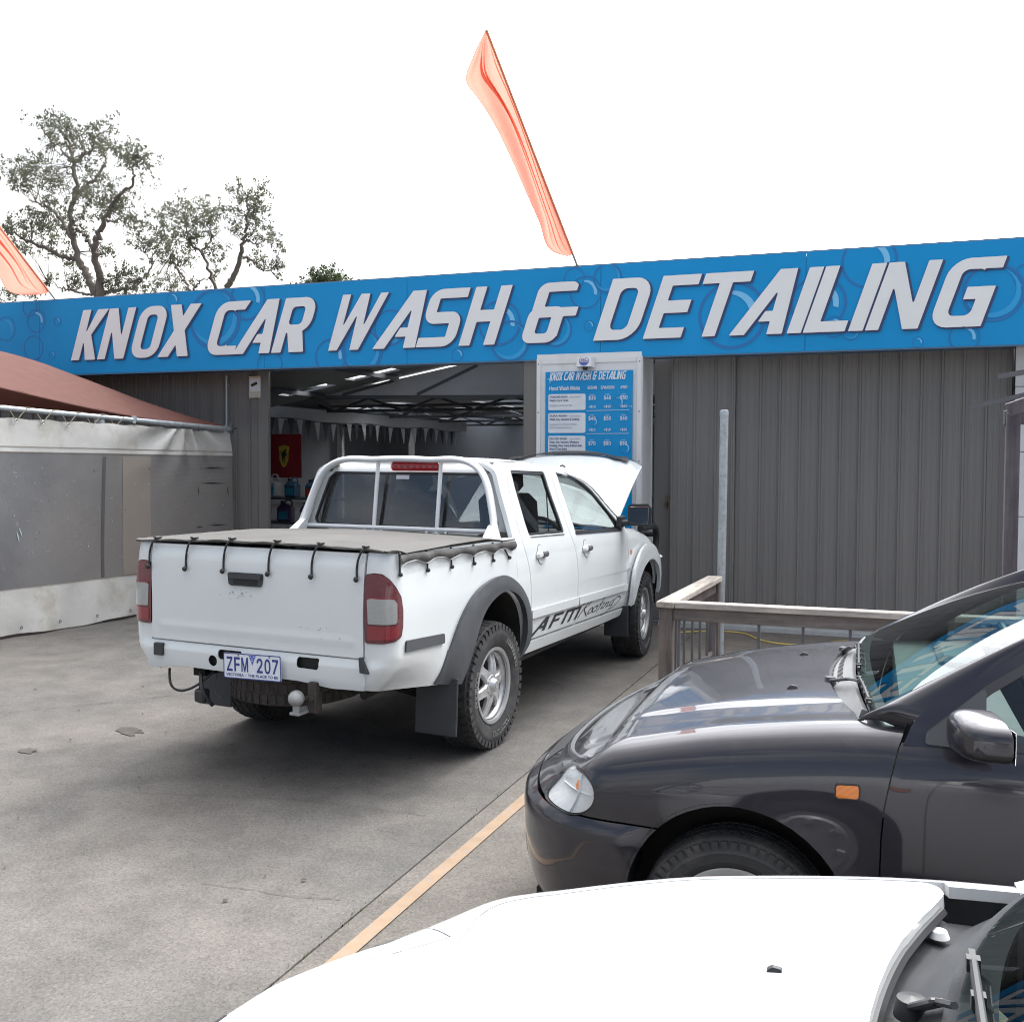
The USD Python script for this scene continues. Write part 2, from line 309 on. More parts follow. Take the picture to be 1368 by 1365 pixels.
mat('banner_red', (.30, .018, .024), .7, .08, 5)
mat('banner_yellow', (.62, .44, .06), .7)
mat('bunting_silver', (.62, .64, .68), .35, .15, 20)
mat('bunting_dark', (.05, .05, .06), .5)
mat('jug_white', (.34, .35, .36), .45); mat('jug_blue', (.035, .10, .17), .4); mat('jug_purple', (.10, .06, .13), .4); mat('jug_yellow', (.28, .25, .12), .4)
mat('label_teal', (.03, .25, .36), .5)
mat('shelf_steel', (.09, .09, .095), .5)
mat('rope_yellow', (.62, .42, .10), .8, .15, 60)
mat('hose_yellow', (.55, .42, .12), .6, .12, 40)
mat('cone_orange', (.80, .16, .05), .55, .06, 8)
# left awning
cloth_thin('sail_cloth', (.155, .068, .055), (.19, .066, .05), .2)
mat('galv', (.42, .45, .47), .45, .15, 22, metal=.55, dirt=((.30, .32, .33), 30, .5, .7), rvar=.12)
mat('curtain_white', (.50, .49, .465), .55, .07, 2.2, dirt=((.36, .33, .28), 2.6, .52, .72), bump=.003, bscale=14)
mat('cord', (.25, .22, .16), .8); mat('cord_black', (.02, .02, .022), .7, .2, 40)
def _mesh(N, L):
    N['sx'] = ('geometry', {}); N['mm'] = ('mapping', {'scale': (.6, .6, .6)})
    N['bn2'] = ('noise_texture', {'scale': 1.3, 'detail': 4.0}); N['br'] = ('rgb_ramp', {'ramp': [(.42, (0, 0, 0)), (.62, (1, 1, 1))]}); N['bx'] = ('mix_color', {'b': (.185, .173, .166)})
    N['wv'] = ('wave_texture', {'scale': 34.0, 'bands_direction': 'z', 'distortion': .6, 'detail': 2.0}); N['wr'] = ('rgb_ramp', {'ramp': [(0, (.88, .88, .88)), (1, (1.12, 1.12, 1.12))]}); N['wm'] = ('mix_color', {'blend_type': 'multiply', 'fac': 1.0, 'use_clamp_result': False})
    L[:] = [l for l in L if l[1] != 'p.base_color']
    L += [('sx.position', 'mm.vector'), ('mm.vector', 'bn2.vector'), ('bn2.fac', 'br.fac'), ('br.color', 'bx.fac'), ('dm.result', 'bx.a'), ('sx.position', 'wv.vector'), ('wv.fac', 'wr.fac'), ('bx.result', 'wm.a'), ('wr.color', 'wm.b'), ('wm.result', 'p.base_color')]
mat('curtain_mesh', (.150, .148, .154), .45, .16, 1.4, dirt=((.30, .29, .28), 13, .62, .74), bump=.002, bscale=40, extra=_mesh)
mat('curtain_patch', (.235, .205, .178), .5, .08, 2)
mat('hem_dark', (.085, .083, .088), .6)
mat('scuff', (.36, .45, .45), .7); mat('scuff_dark', (.03, .03, .03), .7)
# flags
cloth_thin('flag_cloth', (.82, .25, .13), (.64, .26, .205), .64, .7, .0)
mat('flag_hem', (.74, .26, .14), .7)
mat('flag_pole', (.30, .30, .32), .4)
# timber
def _grain(N, L):
    N['wv'] = ('noise_texture', {'scale': 22.0, 'detail': 5.0, 'roughness': .65}); N['gm'] = ('mapping', {'scale': (1, 1, .06)}); N['gr'] = ('rgb_ramp', {'ramp': [(.35, (.6, .6, .6)), (.65, (1.25, 1.25, 1.25))]})
    N['gx'] = ('mix_color', {'blend_type': 'multiply', 'fac': 1.0, 'use_clamp_result': False}); L[:] = [l for l in L if l[1] != 'p.base_color']
    L += [('tc.object', 'gm.vector'), ('gm.vector', 'wv.vector'), ('wv.fac', 'gr.fac'), ('r.color', 'gx.a'), ('gr.color', 'gx.b'), ('gx.result', 'p.base_color')]
mat('timber', (.165, .137, .125), .8, .15, 7, extra=_grain, bump=.002, bscale=90)
def _grainx(N, L):
    _grain(N, L); N['gm'] = ('mapping', {'scale': (.06, 1, 1)})
mat('timber_rail', (.20, .17, .155), .8, .15, 7, extra=_grainx, bump=.002, bscale=90)
def _grainy(N, L):
    _grain(N, L); N['gm'] = ('mapping', {'scale': (1, .06, 1)})
mat('timber_cap', (.46, .41, .36), .8, .15, 7, extra=_grainy, bump=.002, bscale=90)
mat('timber_capx', (.47, .425, .39), .8, .15, 7, extra=_grainx, bump=.002, bscale=90)
mat('purple_steel', (.12, .118, .13), .5, .12, 9)
mat('purple_timber', (.115, .10, .112), .7, .15, 9, extra=_grain)
# vehicles
def _flake(N, L): pass
mat('ute_white', (.64, .66, .665), .28, .02, 1.5, coat=.6, dirt=((.60, .58, .55), 3.5, .62, .95))
mat('car_white', (.50, .505, .51), .22, .015, 1.5, coat=.8)
mat('car_grey', (.0215, .020, .0262), .36, .06, 2.0, coat=1.0, metal=.72, dirt=((.050, .046, .047), 6.0, .60, .9), rvar=.06)
mat('black_plastic', (.035, .037, .042), .55, .15, 12, bump=.0006, bscale=300)
mat('grey_plastic', (.060, .063, .070), .6, .12, 12, bump=.0006, bscale=300)
mat('cowl_grey', (.24, .24, .245), .55, .08, 9)
mat('black_trim', (.018, .018, .020), .4, .1, 12)
mat('rubber', (.028, .028, .030), .75, .2, 14, dirt=((.075, .07, .065), 10, .5, .75), bump=.0008, bscale=180)
mat('tyre_letter', (.17, .17, .165), .8, .3, 40)
mat('alloy', (.60, .60, .61), .32, .06, 14, metal=.75, rvar=.08)
mat('alloy_dull', (.38, .385, .39), .4, .1, 14, metal=.6)
mat('chrome', (.80, .80, .82), .12, .03, 9, metal=1.0)
mat('bar_paint', (.70, .71, .73), .3, .04, 6, coat=.4)
mat('under', (.018, .017, .016), .9, .3, 8)
mat('rust_steel', (.052, .044, .038), .85, .35, 18, bump=.002, bscale=40)
mat('ball_steel', (.33, .33, .33), .5, .2, 20, metal=.5)
mat('seat_cloth', (.045, .045, .05), .9, .15, 30)
mat('cabin_trim', (.075, .075, .08), .7, .12, 20)
mat('dash_grey', (.16, .16, .165), .6, .08, 20)
mat('tonneau', (.090, .084, .078), .75, .12, 2.5, dirt=((.058, .054, .050), 3.2, .5, .75), bump=.004, bscale=7)
mat('tonneau_edge', (.055, .052, .05), .65, .2, 7, bump=.006, bscale=16)
mat('plate_white', (.72, .74, .80), .45, .02, 9); mat('plate_blue', (.03, .05, .22), .5)
mat('decal', (.03, .03, .035), .5)
def lens(name, c, rough, dark):
    LOOK[name] = usdkit.material(stage, '/World/Looks/'+name, {'tc': ('texture_coordinate', {}), 'w': ('wave_texture', {'scale': 95.0, 'bands_direction': 'z'}), 'r': ('rgb_ramp', {'ramp': [(0, dark), (1, c)]}),
        'b': ('bump', {'distance': .002, 'strength': .5}), 'p': ('principled_bsdf', {'roughness': rough, 'coat_weight': 1.0, 'coat_roughness': .03})},
        [('tc.object', 'w.vector'), ('w.fac', 'r.fac'), ('r.color', 'p.base_color'), ('w.fac', 'b.height'), ('b.normal', 'p.normal')], surface='p.BSDF')
lens('lens_red', (.115, .004, .011), .25, (.075, .003, .008)); lens('lens_clear', (.42, .42, .41), .2, (.26, .26, .255)); lens('lens_high', (.50, .010, .022), .25, (.34, .006, .014)); lens('lens_amber', (.75, .22, .01), .25, (.55, .13, .005)); lens('lens_brake', (.24, .006, .014), .25, (.16, .004, .010))
mat('reflector', (.72, .73, .74), .28, .05, 30, metal=.55)
glass('glass_clear', (.78, .83, .82), .9, f0=.07); glass('glass_dark', (.45, .50, .49), .8, f0=.025); glass('glass_green', (.56, .70, .66), .95, f0=.08); glass('glass_tint', (.50, .54, .54), .9, f0=.07); glass('glass_rear', (.30, .31, .32), .95, f0=.10); glass('lamp_glass', (.88, .89, .90), .95)
mat('mirror_face', (.75, .77, .78), .03, .01, 3, metal=1.0)
# plants
mat('bark', (.125, .105, .09), .9, .3, 5, bump=.02, bscale=12, stretch=(1, 1, .3))
def leafmat(name, c, t):
    LOOK[name] = usdkit.material(stage, '/World/Looks/'+name, {'g': ('geometry', {}), 'r': ('rgb_ramp', {'ramp': [(0, tuple(np.array(c)*.55)), (.5, c), (1, tuple(np.array(c)*1.55))]}), 'd': ('principled_bsdf', {'roughness': .55, 'specular_ior_level': .3}),
        't': ('translucent_bsdf', {'color': t}), 'm': ('mix_closure', {'fac': .3})}, [('g.random_per_island', 'r.fac'), ('r.color', 'd.base_color'), ('d.BSDF', 'm.closure1'), ('t.BSDF', 'm.closure2')], surface='m.closure')
leafmat('gum_leaf', (.11, .113, .088), (.155, .165, .105)); leafmat('gum_leaf_b', (.118, .12, .095), (.165, .175, .11)); leafmat('bush_leaf', (.05, .062, .035), (.06, .08, .03))

# ============================================================ ground
yard = thing('yard', None, None, kind='structure')
def slab(pts, mat_, z=0.0, t=.12, name='slab'):
    return part(yard, name, prism(Polygon(pts), t, frame((0, 0, z-t), (1, 0, 0), (0, 1, 0))), mat_, False)
def jx(y): return -1.885+.0275*y      # the open joint between driveway and parking bays
JW = .007
slab([(-14, -8), (jx(-8)-JW, -8), (jx(10.2)-JW, 10.2), (-14, 10.2)], 'yard_concrete')
slab([(jx(-8)+JW, -8), (9, -8), (9, 10.2), (jx(10.2)+JW, 10.2)], 'bay_concrete', z=.004)
part(yard, 'joint_filling', bx(-.012, -8, -.12, .012, 10.2, -.014).apply_transform(trimesh.transformations.rotation_matrix(-math.atan(.0275), (0, 0, 1))).apply_translation((-1.885, 0, 0)), 'joint_dirt', False)
ms = []
for k in range(420):
    y = RNG.uniform(1.5, 8.5); d = meshkit.noise(np.array([[0, y*2.2, 0.0]]))[0]
    if d < .45: continue
    x = jx(y)+RNG.gauss(0, .011); r = RNG.uniform(.006, .016)
    a = RNG.uniform(0, 6.28); c = np.array([x, y, -.012])
    for q in range(3):
        b = a+q*2.1; ms.append(trimesh.Trimesh([c+[r*.3*math.cos(b+1.5), r*.3*math.sin(b+1.5), 0], c+[-r*.3*math.cos(b+1.5), -r*.3*math.sin(b+1.5), 0], c+[r*math.cos(b), r*math.sin(b), RNG.uniform(.012, .024)]], [[0, 1, 2]], process=False))
part(yard, 'moss', cat(ms), 'moss', False, kind='stuff')
def crack(pts, w, seed):
    r = np.random.default_rng(seed); P = np.array(pts, float); t = np.r_[0, np.cumsum(np.linalg.norm(np.diff(P, axis=0), axis=1))]
    s = np.arange(0, t[-1], .035); Q = np.c_[np.interp(s, t, P[:, 0]), np.interp(s, t, P[:, 1])]; n = len(Q)
    j = np.cumsum(r.normal(0, .006, (n, 2)), 0); j -= np.linspace(0, 1, n)[:, None]*j[-1]; Q += j
    T = np.gradient(Q, axis=0); N = np.c_[-T[:, 1], T[:, 0]]; N /= np.linalg.norm(N, axis=1)[:, None]
    ww = .6*w*r.uniform(.25, 1.0, n); A = Q+N*ww[:, None]/2; B = Q-N*ww[:, None]/2
    V = np.vstack([np.c_[A, np.full(n, .0035)], np.c_[B, np.full(n, .0035)]]); i = np.arange(n-1)
    part(yard, 'crack', trimesh.Trimesh(V, np.vstack([np.c_[i+n, i+n+1, i+1], np.c_[i+n, i+1, i]]), process=False), 'crack', False)
crack([(-6.2, 4.4), (-5.2, 5.35), (-4.55, 6.1), (-4.3, 6.9), (-4.15, 7.6)], .012, 1)
crack([(-7.2, 7.2), (-5.6, 7.35), (-4.2, 7.45), (-2.0, 7.5)], .010, 2)
crack([(-3.5, 4.1), (-2.7, 4.25), (-1.95, 4.3)], .007, 3)
crack([(-2.5, 3.3), (-2.1, 3.32), (-1.9, 3.36)], .007, 5)
crack([(-1.0, 7.1), (.6, 7.5)], .006, 6)
def patch(x, y, rx, ry, seed, mat_='oil_patch'):
    r = np.random.default_rng(seed); a = np.linspace(0, 2*np.pi, 26)[:-1]; k = 1+.25*np.sin(2*a+r.uniform(0, 6))+.2*r.normal(0, 1, 25)
    P = Polygon(np.c_[x+rx*k*np.cos(a), y+ry*k*np.sin(a)]).buffer(0)
    part(yard, 'stain', prism(P, .001, frame((0, 0, .003), (1, 0, 0), (0, 1, 0))), mat_, False)
patch(-4.35, 5.0, .10, .07, 1); patch(-6.1, 7.75, .35, .10, 3); patch(-5.55, 7.55, .16, .07, 4); patch(-5.0, 6.7, .12, .07, 5); patch(-4.6, 4.45, .06, .04, 6)
leafm = []
for k in range(46):
    x, y = RNG.uniform(-6, -1), RNG.uniform(2.6, 8); a = RNG.uniform(0, 6.28); s = RNG.uniform(.006, .018)
    leafm.append(trimesh.Trimesh([(x+s*math.cos(a), y+s*math.sin(a), .006), (x-s*.5*math.sin(a), y+s*.5*math.cos(a), .012), (x-s*math.cos(a), y-s*math.sin(a), .006), (x+s*.5*math.sin(a), y-s*.5*math.cos(a), .009)], [[0, 1, 2], [0, 2, 3]], process=False))
top('ground_litter', cat(leafm), 'oil_patch', 'small dark leaf scraps scattered over the concrete', None, False, kind='stuff')
pl = Polygon([(-1.85, .2), (-1.775, .2), (-1.775+.032*9.3, 9.5), (-1.85+.032*9.3, 9.5)])
part(yard, 'painted_line', prism(Polygon([(-1.785, 1.0), (-1.727, 1.0), (-1.510, 6.6), (-1.572, 6.6)]), .002, frame((0, 0, .0075), (1, 0, 0), (0, 1, 0))), 'yellow_paint', False)
gr = bx(-400, -400, -.5, 400, 400, -.16); top('ground', gr, 'far_ground', None, None, False, kind='structure')
kerb = top('kerb', cat(bx(-2.05, 10.12, -.1, 1.25, 10.40, .055, .01), bx(1.25, 10.12, -.1, 5, 10.40, .055, .01)), 'kerb_concrete', None, None, 20, kind='structure')

# ============================================================ building
WY = 10.40; SY = 9.90
bld = thing('car_wash_building', 'long low grey steel sided car wash building behind the white ute', 'building')
fw = part(bld, 'front_wall', bx(-1.98, WY+.03, .02, 1.12, WY+.12, 2.95), 'dark_gap', False)
fw2 = part(bld, 'front_wall', bx(-14, WY+.03, 0, -6.93, WY+.09, 2.95), 'dark_gap', False)
def ribsheet(x0, x1, z0, z1, y, minor=3):
    """one tray of steel wall cladding: flat pan, minor flutes, a raised rib at its right edge"""
    w = x1-x0; pts = [(x0, y)]
    for k in range(minor):
        c = x0+w*(k+.7)/(minor+.7); pts += [(c-.010, y), (c-.006, y-.0035), (c+.006, y-.0035), (c+.010, y)]
    pts += [(x1-.032, y), (x1-.024, y-.017), (x1-.010, y-.017), (x1, y)]
    P = np.array(pts); n = len(P)
    A = np.c_[P, np.full(n, z0)]; B = np.c_[P, np.full(n, z1)]; C = np.c_[P+[0, .02], np.full(n, z0)]
    i = np.arange(n-1); V = np.vstack([A, B, C])
    return trimesh.Trimesh(V, np.vstack([np.c_[i, i+1, i+1+n], np.c_[i, i+1+n, i+n], np.c_[i+1, i, i+2*n], np.c_[i+1, i+2*n, i+1+2*n]]), process=False)
ribs = [-1.315, -1.053, -.862, -.666, -.472, -.281, -.10, .086, .27, .458, .644, .833, 1.027, 1.235]
for k in range(len(ribs)-1): part(fw, 'wall_sheet', ribsheet(ribs[k], ribs[k+1], .06, 2.95, WY), ('grey_sheet', 'grey_sheet_b')[k % 2], False)
lx = np.arange(-13.8, -6.95, .19)
for k in range(len(lx)-1): part(fw2, 'wall_sheet', ribsheet(lx[k], lx[k+1], .05, 2.95, WY), 'brown_sheet', False)
part(bld, 'corner_flashing', cat(bx(-7.02, WY-.045, .03, -6.885, WY+.02, 2.95, .006), bx(-7.03, WY-.03, .03, -7.02, WY, 2.95)), 'brown_sheet', False)
part(bld, 'corner_flashing', bx(-3.46, 9.93, .0, -3.305, 10.6, 2.9, .006), 'brown_sheet', False)
dr = part(bld, 'side_door', bx(-2.17, WY+.05, .06, -1.962, WY+.09, 2.95), 'grey_sheet', False)
part(dr, 'door_latch', cat(bx(-2.03, WY-.01, 1.28, -1.975, WY+.05, 1.33, .004), bx(-2.00, WY-.03, 1.20, -1.955, WY+.05, 1.30, .005), bx(-2.05, WY+.02, 1.22, -2.02, WY+.05, 1.26)), 'brass', 20)
for a, b in ((-1.955, -1.712), (-1.712, -1.497), (-1.497, -1.33)): part(dr, 'wall_sheet', ribsheet(a, b, .10, 2.95, WY-.045, 2), 'grey_sheet', False)
part(dr, 'door_edge', cat(bx(-1.972, WY-.06, .09, -1.955, WY+.03, 2.95), bx(-1.335, WY-.06, .09, -1.318, WY, 2.95)), 'grey_sheet_b', False)
part(bld, 'sliding_rail', bx(-2.15, WY-.09, .03, 1.22, WY-.015, .058), 'dark_steel', False)
# white pillar with the price board
pil = part(bld, 'pillar', cat(bx(-3.30, 9.895, .0, -2.19, 10.46, 2.80, .004)), 'white_panel', 20)
part(pil, 'pillar_trim', cat(bx(-3.30, 9.885, .02, -3.255, 9.894, 2.755, .002), bx(-2.235, 9.885, .02, -2.188, 9.894, 2.755, .002), bx(-3.25, 9.888, 2.70, -2.24, 9.894, 2.753, .002), bx(-2.189, 9.895, .02, -2.180, 9.95, 2.755, .002), bx(-2.189, 10.36, .02, -2.176, 10.40, 2.755, .002)), 'white_panel', False)
for xx, zz in ((-3.28, 2.70), (-2.21, 2.70), (-2.21, 2.2), (-3.28, 2.2), (-2.21, 1.7), (-2.21, 1.1)): part(pil, 'screw', lathe([(0, -.004), (.007, -.003), (.008, 0)], 8, 'y').apply_translation((xx, 9.885, zz)), 'steel_frame')
# white wall at the right end
ew = part(bld, 'end_wall', bx(1.24, WY-.12, 0, 4.5, WY+.2, 2.95), 'dark_gap', False)
for k, z in enumerate(np.arange(0, 2.9, .60)):
    for j, x in enumerate((1.235, 2.435, 3.635)): part(ew, 'wall_panel', bx(x+.002, WY-.15, z+.003, x+1.196, WY-.121, min(z+.597, 2.95), .002), 'white_wall', False)
# roof, trusses, inside
BY1 = 27.0
part(bld, 'side_wall', bx(-14.2, WY+.13, 0, -14.0, BY1, 3.4), 'inside_wall', False)
part(bld, 'inner_wall', bx(-10.0, WY+.13, 0, -9.9, 17.0, 2.9), 'inside_wall', False)
part(bld, 'side_wall', bx(3.2, WY+.13, 0, 3.4, BY1, 3.4), 'inside_wall', False)
part(bld, 'back_wall', bx(-14.2, BY1, 0, 3.4, BY1+.2, 3.6), 'inside_wall', False)
part(bld, 'floor', bx(-14.0, 10.2, -.12, 3.2, BY1, .002), 'inside_floor', False)
rs = []
RIDGE = -3.6
def rz(x): return 3.62-.185*abs(x-RIDGE)
def roofpatch(x0, x1, y0, y1):
    V = [(x0, y0, rz(x0)), (x1, y0, rz(x1)), (x1, y1, rz(x1)), (x0, y1, rz(x0))]; V += [(a, b, c+.03) for a, b, c in V]
    return trimesh.convex.convex_hull(np.array(V))
holes = [(-10.9, -10.0, 18.3, 20.6), (-9.2, -8.75, 17.9, 18.5), (-11.2, -10.0, 23.0, 25.6), (-8.7, -8.1, 20.2, 21.0), (-7.5, -6.5, 18.3, 19.8), (-9.4, -8.2, 24.6, 26.0), (-6.2, -5.0, 17.0, 18.0), (-3.0, -1.5, 17.0, 19.0), (-5.5, -4.2, 21.0, 23.0), (-2.0, -0.5, 22.0, 24.0), (-8.55, -7.7, 13.1, 13.45), (-7.4, -6.6, 13.1, 13.45), (-6.4, -5.5, 13.1, 13.45), (-7.5, -6.9, 11.2, 11.5), (-4.6, -4.1, 11.4, 11.8), (.5, 2.0, 12.0, 13.0)]
foot = sbox(-14.0, 10.56, 3.4, BY1)
hp = unary_union([sbox(a, c, b, d+(.75*(d-c) if c > 16 else 0)) for a, b, c, d in holes])
for xs_, ya, yb_, hh in ((-13.9, 0, 14.0, 3.52), (RIDGE, 0, 14.0, 3.52), (-14.0, 14.02, 60, 3.05)):
    reg = foot.intersection(sbox(xs_, ya, xs_+(10.3 if hh > 3.2 and xs_ < -9 else 7.0 if hh > 3.2 else 17.4), yb_)).difference(hp)
    fn = (lambda u, v: np.stack([u, v, 3.62-.185*np.abs(u-RIDGE)], -1)) if hh > 3.2 else (lambda u, v: np.stack([u, v, 2.93-.012*np.abs(u-RIDGE)], -1))
    part(bld, 'roof_sheet', cat(drape(reg, fn, 1.2, .03, 0, (0, 15, 0)), drape(reg, lambda u, v: fn(u, v)-np.array([0, 0, .035]), 1.2, 0, 0, (0, 15, 9))), 'roof_steel', False)
def truss(y, x0, x1, zb):
    ms = [obx((x0, y, zb), (x1, y, zb), .05, .05)]; rz = lambda x: 2.95
    xm = np.linspace(x0, x1, 13)
    for a, b in zip(xm[:-1], xm[1:]):
        ms.append(obx((a, y, rz(a)-.10), (b, y, rz(b)-.10), .06, .07)); m = (a+b)/2
        ms.append(obx((a, y, zb), (m, y, rz(m)-.12), .04, .04)); ms.append(obx((m, y, rz(m)-.12), (b, y, zb), .04, .04))
    return cat(ms)
for y in (16.6, 19.2, 21.8, 24.4): part(bld, 'roof_truss', truss(y, -13.8, 3.2, 2.60), 'dark_steel', False)
for x in np.arange(-9.5, 3, 1.3): part(bld, 'purlin', bx(x-.03, 10.6, rz(x)-.10, x+.03, 13.9, rz(x)-.04), 'dark_steel', False)
for y in (15.4, 17.9, 20.5, 23.1, 25.7): part(bld, 'purlin', bx(-13.9, y-.03, 2.74, 3.1, y+.03, 2.79), 'dark_steel', False)
# clad bulkhead over the first bay, with its framing showing through
bk = Polygon([(-9.6, 2.48), (-9.1, 2.56), (-8.8, 2.700), (-2.0, 2.60), (-2.0, 3.28), (-3.6, 3.55), (-9.6, 2.46)]).buffer(0)
blk = part(bld, 'bulkhead', prism(bk, .02, WALLF(0, 14.0, 0)), 'lining', False)
for a, za, b, zb_ in ((-8.9, 2.70, -2.0, 2.595), (-7.9, 2.72, -7.0, 2.92), (-6.6, 2.70, -5.6, 3.12), (-5.1, 2.68, -5.1, 3.25), (-4.9, 3.22, -3.6, 2.66), (-3.5, 2.65, -3.5, 3.36), (-3.2, 3.3, -2.2, 2.62), (-7.0, 2.70, -7.0, 2.92)): part(blk, 'bulkhead_frame', obx((a, 13.965, za), (b, 13.965, zb_), .012, .045), 'roof_steel', False)
part(bld, 'wall_beam', prism(Polygon([(14.1, 2.40), (23.5, 2.40), (23.5, 2.62), (14.1, 2.62)]), .14, frame((-9.86, 0, 0), (0, 1, 0), (0, 0, 1))), 'beam_white', False)
for yy in (14.6, 17.2, 20.4): part(bld, 'inner_post', bx(-9.85, yy, 0, -9.75, yy+.1, 2.43), 'lining', False)
part(bld, 'inner_panel', bx(-9.88, 14.6, .9, -9.86, 16.8, 2.05), 'inside_wall', False)
part(bld, 'conduit', cat(tube([(-7.46, WY-.06, 1.2), (-7.46, WY-.06, 2.72)], .014, 8), *[bx(-7.485, WY-.05, z, -7.435, WY-.03, z+.02) for z in (1.6, 2.2, 2.6)]), 'galv')
# gutter / capping above the sign so that the roof edge is closed
part(bld, 'fascia_back', cat(bx(-14, 9.98, 2.80, 4.5, 10.02, 3.66), bx(-14, 9.93, 2.765, 4.5, 10.40, 2.795)), 'fold_metal', False)

# ============================================================ fascia sign
sg = thing('fascia_sign', 'long blue fascia sign with white slanted KNOX CAR WASH & DETAILING lettering and bubbles', 'sign')
SZ0, SZ1 = 2.75, 3.685
xs = [-14, -10.85, -8.42, -6.0, -3.55, -1.12, 1.32, 3.75, 4.5]; seams = [(-14, -9.95), (-9.95, -6.62), (-6.62, -4.80), (-4.80, -2.62), (-2.62, -.615), (-.615, 1.85), (1.85, 4.5)]
for a, b in seams: part(sg, 'sign_panel', bx(a+.0015, SY, SZ0, b-.0015, SY+.025, SZ1, .0015), 'sign_blue', False)
part(sg, 'edge_trim', cat(bx(-14, SY+.002, SZ1, 4.5, SY+.06, SZ1+.012), bx(-14, SY+.003, SZ0-.012, 4.5, SY+.06, SZ0)), 'fold_metal', False)
def up(*pp): return unary_union(list(pp))
TV, TH = .205, .165
def ring(w, tv=TV, th=TH, R=.26, y0=0, y1=1, ri=None):
    o = rpoly(0, y0, w, y1, R); i = rpoly(tv, y0+th, w-tv, y1-th, R*.35 if ri is None else ri); return o.difference(i)
def bar(x0, y0, x1, y1, t):   # slanted stroke, horizontal thickness t
    return Polygon([(x0, y0), (x0+t, y0), (x1+t, y1), (x1, y1)])
def glyph(c, w):
    B = sbox
    if c == 'K': g = up(B(0, 0, TV, 1), Polygon([(TV-.02, .46), (w-.24, 1), (w+.03, 1), (TV+.15, .50), (w+.0, 0), (w-.26, 0), (TV-.02, .44)]))
    elif c == 'N': g = up(B(0, 0, TV*.92, 1), B(w-TV*.92, 0, w, 1), Polygon([(0, 1), (TV*1.05, 1), (w, 0), (w-TV*1.05, 0)]))
    elif c == 'O': g = ring(w)
    elif c == 'X': g = up(bar(0, 0, w-.25, 1, .25), bar(w-.25, 0, 0, 1, .25))
    elif c == 'C': g = ring(w).difference(up(B(w-TV-.02, TH, w+.1, 1-TH))).union(B(w*.6, 0, w, TH)).union(Polygon([(w*.5, 1-TH), (w-.02, 1-TH), (w+.06, 1), (w*.5, 1)]))
    elif c == 'A': g = up(Polygon([(0, 0), (.235, 0), (w-.20, .86), (w-.10, 1), (w-.36, 1)]), Polygon([(w-.36, 1), (w-.10, 1), (w, 0), (w-.235, 0), (w-.29, .80)]), Polygon([(.38, .20), (.44, .36), (w-.1, .36), (w-.1, .20)]))
    elif c == 'R': g = up(B(0, 0, TV, 1), rpoly(.0, .36, w, 1, .26).union(B(0, .36, .4, 1)).difference(rpoly(TV, .36+TH*.9, w-TV, 1-TH, .07)), Polygon([(w-.48, .42), (w-.16, .42), (w+.0, 0), (w-.31, 0)]))
    elif c == 'W': g = up(bar(.0, 0, -.02, 1, .165), bar(.02, 0, w*.5-.10, 1, .155), bar(w*.5-.02, 0, w*.5-.09, 1, .165), bar(w*.5+.0, 0, w-.165, 1, .155))
    elif c == 'S': g = up(rpoly(0, .40, w*.62, 1, .22).difference(B(TV, .60, w, 1-TH)), B(w*.35, 1-TH, w, 1), rpoly(w*.30, 0, w, .60, .22).difference(B(0, TH, w-TV, .40)), B(0, 0, w*.62, TH), B(.2, .40, w-.2, .60))
    elif c == 'H': g = up(B(0, 0, TV, 1), B(w-TV, 0, w, 1), B(0, .40, w, .60))
    elif c == '&': g = up(rpoly(0, 0, w*.74, .60, .17).difference(rpoly(TV, .155, w*.74-.20, .45, .05)).difference(B(TV, .30, w*.45, .47)), rpoly(.04, .42, w*.9, 1, .16).difference(B(.04+TV, .58, w, .845)).difference(B(w*.86, .4, w, .99)), B(w*.50, .43, w, .58), B(w*.74-.20, .1, w*.74, .5), B(TV*.6, .43, w*.4, .58))
    elif c == 'D': g = up(B(0, 0, TV, 1), rpoly(0, 0, w, 1, .30).union(B(0, 0, .35, 1)).difference(rpoly(TV, TH, w-TV, 1-TH, .10)))
    elif c == 'E': g = up(B(0, 0, TV, 1), B(0, 0, w, TH), B(0, 1-TH, w, 1), B(0, .40, w*.95, .60))
    elif c == 'T': g = up(B(w/2-TV/2, 0, w/2+TV/2, 1), B(0, 1-TH, w, 1))
    elif c == 'I': g = B(0, 0, w, 1)
    elif c == 'L': g = up(B(0, 0, TV, 1), B(0, 0, w, TH))
    elif c == 'G': g = ring(w).difference(B(w-TV-.02, .52, w+.1, 1-TH)).union(B(w*.55, 1-TH, w, 1)).union(B(w*.48, .40, w, .58)).union(B(w-TV, 0, w, .5)).difference(B(w+.001, -.1, w+.3, 1.1))
    return g.buffer(.012).buffer(-.024).buffer(.012)
CAPH, BASE, SLANT = .615, 2.922, .335
LET = [('K', -9.44, -9.06), ('N', -9.03, -8.63), ('O', -8.545, -8.14), ('X', -8.12, -7.68), ('C', -7.44, -7.03), ('A', -7.05, -6.55), ('R', -6.525, -6.10), ('W', -5.775, -5.21), ('A', -5.22, -4.70), ('S', -4.69, -4.25), ('H', -4.185, -3.775),
       ('&', -3.49, -2.97), ('D', -2.695, -2.26), ('E', -2.18, -1.80), ('T', -1.76, -1.30), ('A', -1.33, -.83), ('I', -.785, -.655), ('L', -.637, -.26), ('I', -.229, -.10), ('N', -.080, .375), ('G', .455, .90)]
def sheared(g, x, z, h, s): return affinity.affine_transform(g, [h, s*h, 0, h, x, z])
